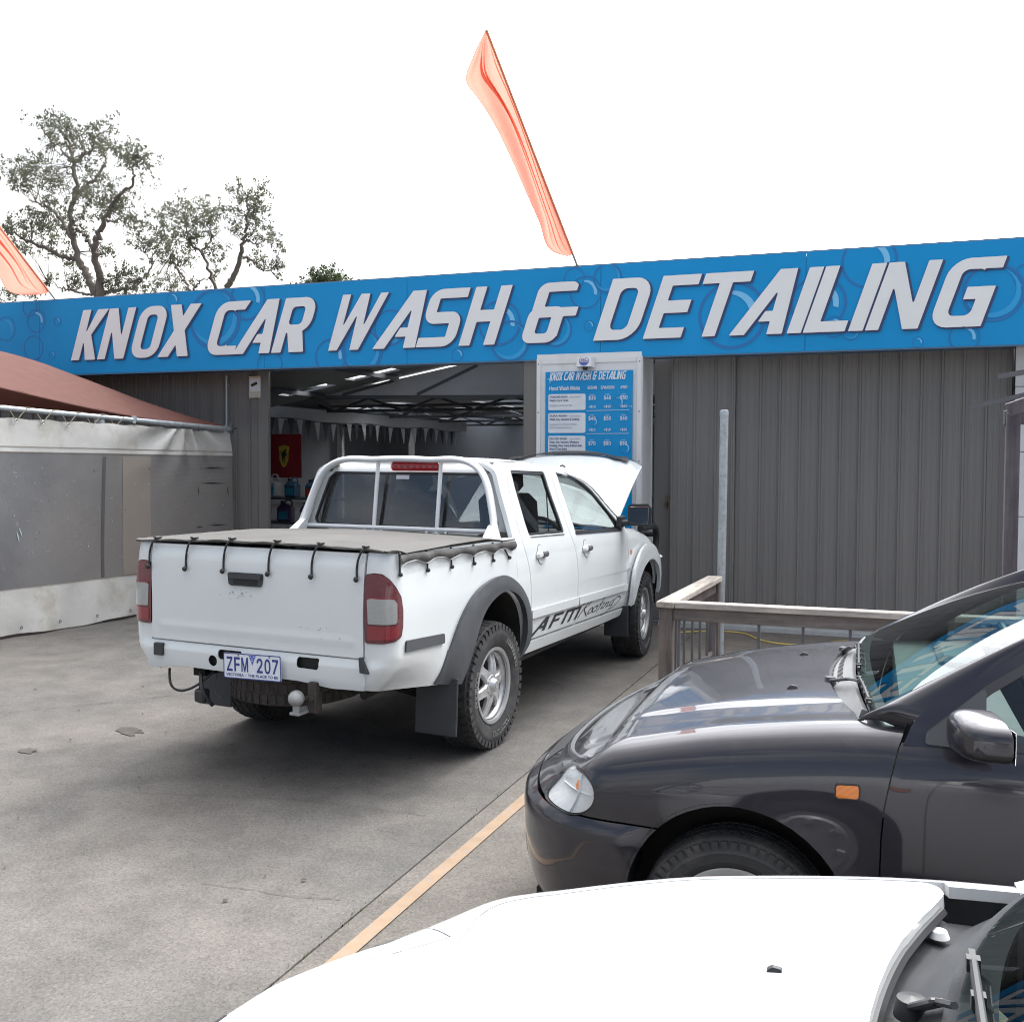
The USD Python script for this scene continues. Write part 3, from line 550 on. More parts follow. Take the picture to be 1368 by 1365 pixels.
for li, (c, a, b) in enumerate(LET):
    w = (b-a)/CAPH; g = glyph(c, w); s_ = sheared(g, a, BASE, CAPH, SLANT)
    L = part(sg, 'letter', prism(s_, .003, WALLF(0, SY-.010-.0016*(li % 2), 0)), 'sign_white', False)
    part(L, 'letter_shadow', prism(affinity.translate(s_.buffer(.006, join_style=2), .016, -.011), .0012, WALLF(0, SY-.006-.0016*(li % 2), 0)), 'sign_navy', False)
BUB = [(-10.5, 3.36, .16, 0), (-10.0, 3.44, .15, 1), (-10.1, 3.62, .12, 2), (-9.66, 3.42, .055, 1), (-10.05, 3.10, .16, 2), (-9.75, 3.0, .05, 1), (-7.3, 3.35, .36, 3), (-6.85, 3.55, .24, 1), (-7.9, 3.60, .09, 1), (-6.55, 2.79, .17, 2), (-5.75, 2.86, .20, 1), (-5.35, 2.90, .25, 3), (-5.0, 3.15, .2, 3),
       (-4.2, 2.83, .07, 1), (-3.72, 3.15, .24, 1), (-3.6, 2.95, .22, 3), (-3.1, 3.05, .18, 3), (-2.78, 3.42, .17, 1), (-2.74, 3.08, .055, 1), (-2.55, 3.55, .15, 3), (-2.9, 3.57, .11, 2), (-1.30, 3.12, .33, 1), (-.50, 3.2, .26, 1), (-.35, 2.97, .10, 1), (-.05, 3.56, .25, 1), (.15, 3.40, .15, 3), (1.0, 3.22, .26, 3), (.77, 2.83, .13, 1), (.38, 2.80, .05, 1), (1.28, 3.35, .12, 3), (-.2, 2.92, .08, 3), (1.7, 3.1, .3, 3), (2.3, 3.4, .2, 1), (3.0, 3.0, .26, 3), (-11.3, 3.2, .25, 3)]
clipr = sbox(-14, SZ0+.002, 4.5, SZ1-.002)
for i, (x, z, r, k) in enumerate(BUB):
    c = Point(x, z); o = .0012*(i % 4)
    rg = c.buffer(r, quad_segs=14).difference(c.buffer(r*.90, quad_segs=14)).intersection(clipr)
    bl = part(sg, 'bubble', prism(rg, .0008, WALLF(0, SY-.0006-o*.6, 0)), 'sign_deep' if k != 1 else 'sign_deep', False)
    if k != 2:
        cr = c.buffer(r*.72).difference(Point(x-r*.16, z-r*.05).buffer(r*.68)).intersection(Polygon([(x-r*.2, z+r), (x+r, z+r), (x+r, z-r*.3), (x+.1*r, z)])).intersection(clipr)
        if k == 3: cr = c.buffer(r*.86).difference(Point(x-r*.09, z+r*.10).buffer(r*.80)).intersection(clipr)
        if polys(cr): part(bl, 'bubble_shine', prism(cr, .0008, WALLF(0, SY-.0010-o*.6, 0)), 'sign_pale' if k == 1 else 'sign_light', False)

# ============================================================ price board, alarm box, camera notice
PYB = 9.883
mb = thing('price_board', 'blue hand wash price board fixed to the white pillar', 'price board')
part(mb, 'board', bx(-3.20, PYB-.010, .62, -2.275, PYB, 2.615, .002), 'menu_blue', False)
def wt(s, x, z, h, w, m, name='lettering', c=False, shear=0.0, d=PYB-.012, b=True): part(mb, name, textw(s, h, w, WALLF(x, d, z), b, shear, center=c), m, False)
ms = []; tot = 9.44+.90; sc = .80/tot
for c, a, b in LET: ms.append(prism(affinity.scale(sheared(glyph(c, (b-a)/CAPH), (a+9.44)*sc, 0, CAPH*sc, SLANT), 1, 1.75, origin=(0, 0)), .001, WALLF(-3.155, PYB-.012, 2.525)))
part(mb, 'lettering', cat(ms), 'menu_white', False)
wt('Hand Wash Menu', -3.155, 2.425, .040, .33, 'menu_white')
for s, x, w in (('SEDAN', -2.695, .10), ('S/WAGON', -2.535, .14), ('4WD', -2.365, .07)): wt(s, x, 2.430, .030, w, 'menu_white', c=True)
rows = [(2.385, .165, 'STANDARD WASH', 'from 30mins', ['Wash, Dry & Tyres'], ['Upgrade to Premium Wax'], ('$35', '$40', '$50'), '+$10'), (2.190, .205, 'SUPA WASH', 'from 60mins', ['Wash, Dry, Vacuum & Dusting'], ['Upgrade to Interior Detail', 'Cloth Cleaned & Dried'], ('$45', '$50', '$60'), '+$10'),
        (1.955, .26, 'DELUXE WASH', 'from 90mins', ['Wash, Dry, Vacuum, Windows,', 'Dusting, Door Jams & Boot Jam,', 'Wax & Tyre Shine'], ['Upgrade to Superior Pack'], ('$70', '$80', '$90'), '+$50')]
for z, h, t1, t2, l1, l2, pr_, pl_ in rows:
    part(mb, 'text_panel', prism(rpoly(-3.165, z-h, -2.765, z, .018), .002, WALLF(0, PYB-.0105, 0)), 'menu_white', False)
    d = PYB-.0135; zz = z-.038
    wt(t1, -3.150, zz, .020, .19, 'menu_ink', d=d); wt(t2, -2.935, zz, .018, .12, 'menu_faint', d=d, b=False)
    for q in l1: zz -= .036; wt(q, -3.150, zz, .021, .0118*len(q), 'menu_ink', d=d)
    zz -= .016
    for q in l2: zz -= .034; wt(q, -3.150, zz, .019, .0112*len(q), 'menu_faint', d=d, b=False)
    for q, (p, x) in enumerate(zip(pr_, (-2.695, -2.535, -2.365))):
        zp_ = z-.062-(h-.165)*.35; wt(p, x, zp_, .036, .075, 'menu_white', c=True); wt('from', x, zp_+.044, .014, .04, 'menu_white', c=True, b=False); wt(pl_, x, z-h+.020, .024, .07, 'menu_white', c=True)
    part(mb, 'divider', bx(-2.755, PYB-.0125, z-h-.010, -2.31, PYB-.0105, z-h-.006), 'menu_white', False)
for x, z, r in ((-2.42, 2.30, .06), (-2.68, 2.10, .05), (-2.35, 1.83, .06), (-3.17, 2.52, .04), (-2.30, 2.22, .05), (-2.9, 2.03, .06), (-2.6, 1.4, .1), (-2.9, 1.2, .08)):
    c = Point(x, z); part(mb, 'bubble', prism(c.buffer(r).difference(c.buffer(r*.9)).intersection(sbox(-3.19, .63, -2.28, 2.61)), .0008, WALLF(0, PYB-.0106, 0)), 'sign_deep', False)
    part(mb, 'bubble_shine', prism(c.buffer(r*.75).difference(Point(x-r*.2, z-r*.1).buffer(r*.72)).intersection(sbox(-3.19, .63, -2.28, 2.61)), .0008, WALLF(0, PYB-.0108, 0)), 'sign_pale', False)
al = thing('alarm_box', 'small white alarm box with blue shield badge above the price board', 'alarm box', (-2.76, 9.885, 2.70))
part(al, 'box', trimesh.convex.convex_hull(np.array([(sx*.088*k, -y, z) for sx in (-1, 1) for k, y, z in ((1, 0, .055), (1, 0, -.055), (.86, .10, .05), (.86, .11, -.045))])), 'white_plastic', 15)
sh = Polygon([(-.05, .028), (-.032, .04), (0, .034), (.032, .04), (.05, .028), (.05, -.004), (.03, -.03), (0, -.042), (-.03, -.03), (-.05, -.004)])
part(al, 'badge', prism(sh, .002, WALLF(0, -.108, 0)), 'shield_blue', False)
part(al, 'badge_band', cat(prism(sh.buffer(-.005).intersection(sbox(-.06, .010, .06, .05)), .001, WALLF(0, -.1105, 0)), prism(sbox(-.045, -.002, .045, .003), .001, WALLF(0, -.1105, 0))), 'plate_white', False)
part(al, 'badge_lettering', prism(unary_union([sbox(-.03+.02*k, .015, -.018+.02*k, .026) for k in range(3)]), .001, WALLF(0, -.1118, 0)), 'red_ink', False)
part(al, 'sensor', lathe([(0, -.03), (.022, -.028), (.028, -.012), (.03, 0)], 14, 'z').apply_translation((0, -.055, -.050)), 'black_trim')
cs = thing('camera_notice', 'small surveillance camera warning notice on the grey corner beside the doorway', 'notice', (-7.055, 10.353, 2.57))
part(cs, 'notice_plate', bx(-.085, -.004, -.125, .075, 0, .135, .001), 'plate_white', False)
part(cs, 'notice_band', cat(bx(-.085, -.006, -.125, .075, -.0045, -.045), bx(-.085, -.006, .105, .075, -.0045, .135)), 'cream', False)
part(cs, 'camera_symbol', cat(prism(affinity.rotate(rpoly(-.06, .02, .03, .055, .008), 22), .001, WALLF(0, -.005, 0))), 'black_ink', False)
part(cs, 'notice_lettering', cat(*[bx(-.07+.03*q, -.0075, z, -.047+.03*q+.004*((q+int(z*1000))%3), -.0065, z+.010) for z in (-.07, -.095, -.118) for q in range(4)]), 'menu_faint', False)

# ============================================================ things inside the open bay
bn = thing('wall_banner', 'dark red banner with yellow shield emblem hung on the inner left wall', 'banner', (-8.95, 13.85, 0), math.radians(-2))
part(bn, 'banner_cloth', sheet(lambda u, v: np.stack([-.34+.72*u, .012*np.sin(u*9+v*2), 1.40+.70*v], -1), 14, 10), 'banner_red', True)
shp = curvepoly([(0, 1.56), (-.055, 1.62), (-.085, 1.70), (-.09, 1.82), (-.095, 1.90), (-.05, 1.91), (0, 1.925), (.05, 1.91), (.095, 1.90), (.09, 1.82), (.085, 1.70), (.055, 1.62)], 4)
part(bn, 'shield', prism(shp, .002, WALLF(.06, -.022, 0)), 'banner_yellow', False)
hz = unary_union([curvepoly(q, 4) for q in ([(-.02, 1.70), (-.03, 1.76), (-.012, 1.82), (.01, 1.84), (.028, 1.80), (.018, 1.74), (.0, 1.70)], [(.01, 1.82), (.03, 1.85), (.02, 1.875), (.045, 1.855), (.05, 1.84), (.03, 1.815)])]+[LineString(q).buffer(.007) for q in ([(-.015, 1.71), (-.03, 1.68), (-.015, 1.645)], [(.005, 1.71), (.018, 1.68), (.008, 1.64)], [(.022, 1.79), (.048, 1.795), (.05, 1.77)], [(.02, 1.77), (.045, 1.765), (.042, 1.745)], [(-.028, 1.76), (-.05, 1.79), (-.045, 1.83)])])
part(bn, 'emblem', prism(hz, .002, WALLF(.06, -.026, 0)), 'black_ink', False)
bt = thing('bunting', 'string of silver pennants hanging under the white beam inside the bay', 'bunting')
part(bt, 'string', tube([(-9.70, y, 2.42-.05*math.sin((y-12.4)*1.1)**2) for y in np.linspace(12.4, 23, 40)], .006, 5), 'cord_black')
for k, y in enumerate(np.arange(12.6, 22.8, .30)):
    z = 2.415-.05*math.sin((y-12.4)*1.1)**2; t = RNG.uniform(-.03, .03)
    part(bt, 'pennant', trimesh.Trimesh([(-9.70, y-.10, z), (-9.70, y+.10, z), (-9.70+t, y, z-.34), (-9.694, y-.10, z), (-9.694, y+.10, z), (-9.694+t, y, z-.34)], [[0, 1, 2], [3, 5, 4]], process=False), ('bunting_silver', 'bunting_dark')[k % 2], False)
shf = thing('storage_shelf', 'dark two tier shelf loaded with chemical jugs under the red banner', 'shelf', (-8.75, 13.55, 0))
for z in (.72, 1.10): part(shf, 'shelf_board', bx(-.75, -.25, z-.03, 1.35, .18, z), 'shelf_steel', False)
for x in (-.73, 1.33):
    for y in (-.23, .16): part(shf, 'leg', bx(x-.02, y-.02, 0, x+.02, y+.02, 1.12), 'shelf_steel', False)
def jug(x, y, z, s, m, lm, label):
    t = thing('chemical_jug', label, 'jug', (x, y, z), RNG.uniform(-.2, .2))
    b = bx(-.11*s, -.08*s, 0, .11*s, .08*s, .22*s, .025*s)
    part(t, 'body', cat(b, trimesh.convex.convex_hull(np.vstack([b.vertices[b.vertices[:, 2] > .2*s], [(-.03*s+dx, dy, .255*s) for dx in (-.03*s, .03*s) for dy in (-.03*s, .03*s)]]))), m, 20)
    part(t, 'cap', lathe([(0, .30*s), (.028*s, .298*s), (.03*s, .25*s)], 12, 'z').apply_translation((-.05*s, 0, 0)), 'black_trim')
    part(t, 'handle', tube(smoothpath([(-.01*s, 0, .25*s), (.02*s, 0, .31*s), (.08*s, 0, .30*s), (.095*s, 0, .21*s)], 12), .012*s, 6), m)
    part(t, 'paper_label', bx(-.07*s, -.083*s, .04*s, .07*s, -.0805*s, .15*s), lm, False)
for a in ((-9.22, 13.42, 1.10, 1.0, 'jug_yellow', 'menu_white', 'yellowish jug nearest the doorway corner on the upper shelf'), (-8.83, 13.40, 1.10, 1.15, 'jug_white', 'label_teal', 'large white jug with teal label on the upper shelf'), (-8.48, 13.42, 1.10, 1.0, 'jug_blue', 'label_teal', 'blue jug beside the white jug on the upper shelf'), (-8.12, 13.42, 1.10, .95, 'jug_blue', 'red_ink', 'blue jug with red label at the right of the upper shelf'),
          (-9.1, 13.42, .72, 1.05, 'jug_blue', 'menu_white', 'blue jug with white label on the lower shelf'), (-8.6, 13.42, .72, 1.1, 'jug_purple', 'label_teal', 'purple jug in the middle of the lower shelf'), (-8.2, 13.42, .72, 1.05, 'jug_purple', 'menu_white', 'purple jug with white label at the right of the lower shelf')): jug(*a)
top('barrier_rope', tube(smoothpath([(-7.05, 11.6, .95), (-6.6, 11.75, .82), (-6.1, 11.9, .76), (-5.6, 12.1, .80)], 20), .014, 7), 'rope_yellow', 'slack yellow rope across the left side of the open bay', 'rope')
cn = thing('traffic_cone', 'orange traffic cone standing against the grey wall left of the doorway', 'cone', (-7.08, 10.12, 0))
part(cn, 'base', bx(-.17, -.17, 0, .17, .17, .035, .012), 'cone_orange', 20)
part(cn, 'cone', lathe([(.14, .03), (.125, .06), (.038, .79), (.033, .805), (.024, .79)], 24, 'z'), 'cone_orange')

# ============================================================ awning on the left
CA, CB = np.array([-7.653, 7.092]), np.array([-7.171, 10.028])
cd = (CB-CA)/np.linalg.norm(CB-CA); CL = np.linalg.norm(CB-CA); cnrm = np.array([cd[1], -cd[0]])      # towards the yard
def cpt(s, z, off=0.0): return np.array([*(CB-cd*s+cnrm*off), z])
def pipez(s): return 2.055+.040*s
awn = thing('awning_frame', 'galvanised pipe frame carrying the awning and its plastic curtain', 'awning frame')
part(awn, 'top_pipe', tube([cpt(s, pipez(s), -.01) for s in np.linspace(-.02, 7.5, 12)], .027, 12), 'galv')
part(awn, 'post', tube([cpt(.03, 0, -.06), cpt(.03, 2.10, -.06)], .025, 12), 'galv'); part(awn, 'post', tube([cpt(1.82, 0, -.07), cpt(1.82, 2.12, -.07)], .03, 12), 'galv')
part(awn, 'clamp', tube([cpt(1.80, pipez(1.8)-.10, -.03), cpt(1.80, pipez(1.8)+.035, -.03)], .036, 12), 'galv'); part(awn, 'clamp', tube([cpt(1.42, pipez(1.42)-.035, -.01), cpt(1.40, pipez(1.4)+.04, -.01)], .030, 10), 'galv')
part(awn, 'rear_pipe', tube([(-9.9, 10.15, 2.05), (-11.4, 3.0, 2.3)], .027, 10), 'galv'); part(awn, 'post', tube([(-9.9, 10.1, 0), (-9.9, 10.1, 2.1)], .03, 10), 'galv')
part(awn, 'corner_fitting', cat(tube([cpt(-.03, 2.0, -.03), cpt(-.03, 2.13, -.03)], .022, 8), bx(-.03, -.03, 0, .03, .03, .07).apply_translation(cpt(.0, 2.03, -.01))), 'dark_steel')
def folds(s, z):
    o = .018*np.sin(s*2.3+.5)*np.sin(z*2.1)+.010*np.sin(s*6.1+z*1.3)+.012*(meshkit.fbm(np.stack([s*3, z*3, z*0], -1), 3, 2)-.5)
    top_ = np.clip((z-1.45)/.6, 0, 1); d = s-.72
    ang = np.arctan2(d, 2.15-z+.05); o += top_*.055*np.sin(ang*11)*np.exp(-(d/.75)**2)+top_*.012*np.sin(s*14+z*5)*np.exp(-((s-2.2)/1.3)**2)
    bot = np.clip((.5-z)/.5, 0, 1); o += bot*.022*np.sin(s*7.3+1)+bot*.015*np.sin(s*13+z*4)
    return o
def curt(s, z):
    p = CB[None]-cd[None]*s[:, None]+cnrm[None]*(folds(s, z)[:, None]); return np.c_[p, z]
cur = thing('plastic_curtain', 'dirty clear plastic curtain with white top and bottom bands on the awning side', 'curtain')
LS = 7.4
def zt(s): return pipez(s)-.045-.035*np.clip(s-1.2, 0, 9)/1.5-.012*np.sin(s*9)**2
def band(z0, z1): return sheet(lambda u, v: curt(u*LS, (z0(u*LS) if callable(z0) else z0+0*u)*(1-v)+(z1(u*LS) if callable(z1) else z1+0*u)*v), 260, 22)
Z1, Z2 = (lambda s: .455+.004*s), (lambda s: 1.735+.010*s)
part(cur, 'top_band', band(Z2, zt), 'curtain_white', True); part(cur, 'bottom_band', band(lambda s: .02+.012*np.sin(s*5), Z1), 'curtain_white', True); part(cur, 'window', band(Z1, Z2), 'curtain_mesh', True)
for nm, zf in (('seam', Z1), ('seam', Z2), ('seam', lambda s: Z2(s)+.05)): part(cur, nm, sheet(lambda u, v: (lambda P: P+np.c_[np.tile(cnrm*.004, (len(P), 1)), np.zeros(len(P))])(curt(u*LS, zf(u*LS)+(v-.5)*.008)), 200, 2), 'scuff_dark' if nm == 'x' else 'curtain_patch', True)
part(cur, 'patch_strip', sheet(lambda u, v: (lambda P: P+np.c_[np.tile(cnrm*.003, (len(P), 1)), np.zeros(len(P))])(curt(1.21+u*.35, .47+v*1.25)), 12, 30), 'curtain_patch', True)
part(cur, 'hem_strip', sheet(lambda u, v: (lambda P: P+np.c_[np.tile(cnrm*.003, (len(P), 1)), np.zeros(len(P))])(curt(1.79+u*.04, .47+v*1.25)), 4, 30), 'hem_dark', True)
r_ = np.random.default_rng(5); sc1, sc2 = [], []
for k in range(70):
    s, z = r_.uniform(.1, 3.0), r_.uniform(.55, 1.65); a = r_.uniform(0, 3.1); l = r_.uniform(.003, .013)*(1 if k % 9 else 2); w = r_.uniform(.002, .006)
    P = [(s+l*math.cos(a), z+l*math.sin(a)), (s-w*math.sin(a), z+w*math.cos(a)), (s-l*math.cos(a), z-l*math.sin(a)), (s+w*math.sin(a), z-w*math.cos(a))]
    Q = curt(np.array([p[0] for p in P]), np.array([p[1] for p in P]))+np.r_[cnrm*.004, 0]; (sc1 if k % 3 else sc2).append(trimesh.Trimesh(Q, [[0, 1, 2], [0, 2, 3]], process=False))
for s, z, l, a in ((.30, 1.60, .20, 0), (.30, 1.42, .20, .04), (.52, 1.33, .06, 1.5), (.08, 1.32, .07, 1.4), (.25, .93, .16, .03), (.52, .92, .05, 0), (2.75, 1.0, .05, 1.2), (2.78, .96, .06, 1.3)):
    Q = curt(np.array([s+l*math.cos(a), s-.006, s-l*math.cos(a), s+.006]), np.array([z+l*math.sin(a), z+.008, z-l*math.sin(a), z-.008]))+np.r_[cnrm*.004, 0]; (sc2 if z > .9 and s < 2 else sc1).append(trimesh.Trimesh(Q, [[0, 1, 2], [0, 2, 3]], process=False))
part(cur, 'scuff', cat(sc1), 'scuff', False, kind='stuff'); part(cur, 'scuff', cat(sc2), 'scuff_dark', False, kind='stuff')
P = []
for k in range(10):
    s = 1.55+k*.28; P += [cpt(s, pipez(s)+.025, .01), cpt(s+.12, float(zt(s+.12))-.03, .02), cpt(s+.2, pipez(s+.2)+.027, -.005)]
part(cur, 'lacing', tube(P, .006, 5), 'cord')
for k in range(10): part(cur, 'eyelet', lathe([(.012, 0), (.016, .003), (.02, 0)], 10, 'x').apply_translation(cpt(1.67+k*.28, float(zt(1.67+k*.28))-.03, .022)), 'galv')
for k in range(9): part(cur, 'eyelet', lathe([(.008, 0), (.014, .003), (.018, 0)], 10, 'x').apply_translation(cpt(.25+k*.42, .09, .03+float(folds(np.array([.25+k*.42]), np.array([.09]))[0]))), 'dark_steel')
c0 = np.array([-7.15, 10.10, 2.07])
near = CubicSpline([0, .25, .5, .75, 1, 1.9], [c0, (-7.36, 9.1, 2.12), (-7.52, 8.2, 2.21), (-7.66, 7.4, 2.33), (-7.78, 6.7, 2.44), (-8.1, 4.0, 2.75)])
ridge = CubicSpline([0, .25, .5, .75, 1, 1.9], [c0, (-7.95, 9.85, 2.28), (-8.75, 9.55, 2.58), (-9.5, 9.2, 2.86), (-10.2, 8.8, 3.05), (-11.6, 6.6, 3.40)])
far = CubicSpline([0, .5, 1, 1.9], [c0, (-9.2, 10.05, 2.2), (-11.0, 10.0, 2.35), (-14, 9.0, 2.6)])
def sail(u, v):
    a, b = near(u), ridge(u); w = v[:, None]; P = a*(1-w)+b*w; P[:, 2] += .16*np.sin(v*np.pi)*np.clip(u*1.5, 0, 1)-.008*np.sin(u*23)*(1-v)*np.clip(u*3, 0, 1); return P
def sail2(u, v):
    a, b = ridge(u), far(u); w = v[:, None]; return a*(1-w)+b*w
sl = thing('shade_sail', 'faded brown red shade sail awning sloping up over the plastic curtain', 'awning')
part(sl, 'cloth', sheet(sail, 90, 30, (0, 1.9)), 'sail_cloth', True); part(sl, 'cloth', sheet(sail2, 40, 12, (0, 1.9)), 'sail_cloth', True)
part(sl, 'edge_cord', tube(near(np.linspace(0, 1.9, 60))-[0, 0, .004], .010, 6), 'sail_cloth')
part(sl, 'corner_tie', tube([c0, cpt(-.04, 2.06, -.02)], .012, 6), 'dark_steel')

# ============================================================ feather flags on the sign
FD = np.array([-.1574, -.6579, .7364])
def flag(base, label, L, lean=FD, tw=0.0, wide=1.0):
    t = thing('feather_flag', label, 'flag', base, 0, None)
    d = lean/np.linalg.norm(lean); side = np.cross(d, [0, 1, .3]); side /= np.linalg.norm(side)
    if side[0] > 0: side = -side
    nrm = np.cross(d, side)
    part(t, 'pole', tube([d*k for k in np.linspace(-.12, L, 14)], np.linspace(.012, .005, 14), 8), 'flag_pole')
    W = PCH([0, .04, .08, .2, .4, .6, .75, .84, .93, 1.0], np.array([.06, .20, .235, .205, .215, .25, .31, .36, .19, .0])*wide)
    f0 = .06
    def cloth(u, v):
        w = W(u); a = (f0+(1-f0)*u)*L-.02*(1-u)*v
        fold = .115*np.sin(v*4.4+u*5.2+tw)*np.sin(np.clip(v, 0, 1)*np.pi*.98)*(1-.4*u)+.025*np.sin(v*11+u*9)*v
        return d[None]*a[:, None]+side[None]*(w*v)[:, None]+nrm[None]*(fold*np.clip(w/.25, 0, 1))[:, None]
    part(t, 'cloth', sheet(cloth, 110, 40), 'flag_cloth', True)
    part(t, 'sleeve', tube(np.array([d*((f0+(1-f0)*k)*L) for k in np.linspace(0, 1, 20)]), .012, 8), 'flag_hem')
    e = cloth(np.linspace(0, 1, 60), np.ones(60)); part(t, 'hem', tube(e, .0022, 5), 'flag_hem')
    for c0_, c1_, w_ in ((.34, .52, .10), (.66, .40, .05), (.16, .12, .05)): part(t, 'fold', sheet(lambda u, v, c0_=c0_, c1_=c1_, w_=w_: cloth(.02+.96*u, np.clip(c0_+(c1_-c0_)*u+w_*np.sin(u*np.pi)**.5*(v-.5)+.05*np.sin(u*7), 0, 1))+nrm*.006, 90, 4), 'flag_cloth', True)
    part(t, 'bracket', bx(-.03, -.03, -.10, .03, .05, .0, .004), 'dark_steel', 20)
flag((-2.879, 9.93, 3.70), 'translucent orange feather flag leaning out above the middle of the sign', 2.44)
flag((-9.70, 9.93, 3.68), 'orange feather flag leaning out above the left end of the sign', 2.44, FD, 1.2, 2.5)

# ============================================================ timber rail, pole, pergola post, hose
fn_ = thing('timber_rail_fence', 'low weathered timber handrail with thin steel balusters beside the grey wall', 'fence')
A_, B_, C_ = np.array([-1.29, 6.68]), np.array([-1.195, 8.20]), np.array([3.2, 6.78])
FZ = .74
def fpost(x, y, lab=None): part(fn_, 'post', bx(x-.046, y-.046, 0, x+.046, y+.046, FZ-.022, .004), 'timber', 20)
fpost(*A_); fpost(*B_); fpost(.75, 6.72); fpost(3.1, 6.78)
part(fn_, 'cap_rail', obx((*(A_+[0, -.07]), FZ), (*(B_+[0, .05]), FZ), .12, .042, .005), 'timber_cap', 20)
part(fn_, 'cap_rail', obx((A_[0]+.061, A_[1]-.012, FZ), (*C_, FZ), .10, .042, .005), 'timber_capx', 20)
part(fn_, 'rail', obx((A_[0]+.047, A_[1]-.01, FZ-.065), (*C_, FZ-.065), .045, .085, .004), 'timber_rail', 20)
part(fn_, 'rail', obx((A_[0], A_[1]+.047, FZ-.065), (B_[0], B_[1]-.047, FZ-.065), .045, .085, .004), 'timber', 20)
part(fn_, 'bottom_rail', obx((A_[0]+.047, A_[1]-.01, .12), (*C_, .12), .045, .07, .004), 'timber_rail', 20); part(fn_, 'bottom_rail', obx((A_[0], A_[1]+.047, .12), (B_[0], B_[1]-.047, .12), .045, .07, .004), 'timber', 20)
for x in (-1.205, -.97, -.68, -.40, -.11, .18, .46): y = A_[1]-.01+(C_[1]-A_[1])*(x-A_[0])/(C_[0]-A_[0]); part(fn_, 'baluster', bx(x-.009, y-.009, .15, x+.009, y+.009, FZ-.10), 'purple_steel', False)
for k in range(1, 6): p = A_+(B_-A_)*(k/6); part(fn_, 'baluster', bx(p[0]-.009, p[1]-.009, .15, p[0]+.009, p[1]+.009, FZ-.10), 'purple_steel', False)
gp = thing('galvanised_pole', 'plain galvanised steel pole standing behind the corner of the timber rail', 'pole', (-1.17, 8.36, 0))
part(gp, 'tube', tube([(0, 0, 0), (.012, 0, 1.06), (.018, 0, 2.10)], .034, 18), 'galv'); part(gp, 'cap', lathe([(0, .02), (.03, .016), (.037, .0), (.037, -.03)], 18, 'z').apply_translation((.018, 0, 2.11)), 'galv')
hs = [(-1.9, 9.6, .012), (-1.55, 9.9, .012), (-1.2, 9.95, .012), (-.9, 9.55, .012), (-.55, 9.5, .012), (-.2, 9.85, .012), (.3, 9.75, .012), (.9, 9.9, .012), (1.6, 9.8, .012)]
top('yellow_hose', tube(smoothpath(hs, 70), .008, 7), 'hose_yellow', 'yellow hose lying along the foot of the grey wall behind the rail', 'hose')
pg = thing('pergola_post', 'purple grey post with slanted rafters and thin battens at the right edge', 'pergola', (.835, 7.0, 0))
part(pg, 'post', bx(-.04, -.04, 0, .04, .04, 2.02, .004), 'purple_timber', 20)
part(pg, 'beam', obx((-.04, -.10, 2.03), (.40, .0, 2.20), .05, .085, .004), 'purple_timber', 20); part(pg, 'beam', obx((-.05, .02, 1.99), (.8, .10, 1.99), .05, .09, .004), 'purple_steel', 20)
part(pg, 'beam', obx((.30, -.6, 2.24), (.30, .6, 2.08), .05, .09, .004), 'purple_timber', 20)
part(pg, 'batten', obx((-.10, -.10, 2.24), (.8, -.30, 2.38), .035, .03), 'purple_steel', False); part(pg, 'batten', obx((-.24, .10, 2.06), (.30, .10, 2.19), .035, .03), 'purple_steel', False)

# ============================================================ trees behind
def gum(name, label, base, limbs, clumps, nleaf, leaf, lm, seed, depth=1.0):
    r = np.random.default_rng(seed); t = thing(name, label, 'tree', base)
    tr = []; tips = []
    for L in limbs:
        pts, r0, r1 = L; P = np.array([(x, dy, z) for x, dy, z in pts], float); Q = smoothpath(P, 8*len(P)); n = len(Q)
        Q[1:-1] += r.normal(0, .04, (n-2, 3)); tr.append(tube(Q, np.linspace(r0*.52, r1*.40, n), 9)); tips += list(Q[n//2:])
    wood = cat(tr); tips = np.array(tips); tw = []
    C = []
    for x, dy, z, R in clumps: C.append((np.array([x, dy, z]), R))
    F, V = [], []; off = 0
    for c, R in C:
        near_ = tips[np.argmin(np.linalg.norm(tips-c, axis=1))]
        k = 4+int(R*3)
        for q in range(k):
            e = c+r.normal(0, .42, 3)*R*[1, 1, .75]; mid = (near_+e)/2+r.normal(0, .26, 3)*R
            tw.append(tube(smoothpath([near_, mid, e], 7), np.linspace(.015, .005, 7), 5, caps=False))
            # leaf sprays round each twig end
            m = int(nleaf*R*R/k); 
            sub = e+r.normal(0, 1, (max(3, m//12), 3))*R*.40*[1, 1, .85]
            pc = sub[r.integers(0, len(sub), m)]+r.normal(0, .075, (m, 3))*R**.5
            d = r.normal(0, 1, (m, 3)); d[:, 2] -= .7; d /= np.linalg.norm(d, axis=1)[:, None]; s = np.cross(d, r.normal(0, 1, (m, 3))); s /= np.linalg.norm(s, axis=1)[:, None]
            ll = leaf*r.uniform(.6, 1.3, m)[:, None]; ww = ll*.26
            V.append(np.stack([pc-d*ll/2, pc+s*ww, pc+d*ll/2, pc-s*ww], 1).reshape(-1, 3)); i = np.arange(m)*4+off
            F += [np.c_[i, i+1, i+2], np.c_[i, i+2, i+3]]; off += 4*m
    part(t, 'trunk', wood, 'bark', 50); part(t, 'branches', cat(tw), 'bark', True, kind='stuff')
    part(t, 'crown', trimesh.Trimesh(np.vstack(V), np.vstack(F), process=False), lm, False, kind='stuff')
    return t
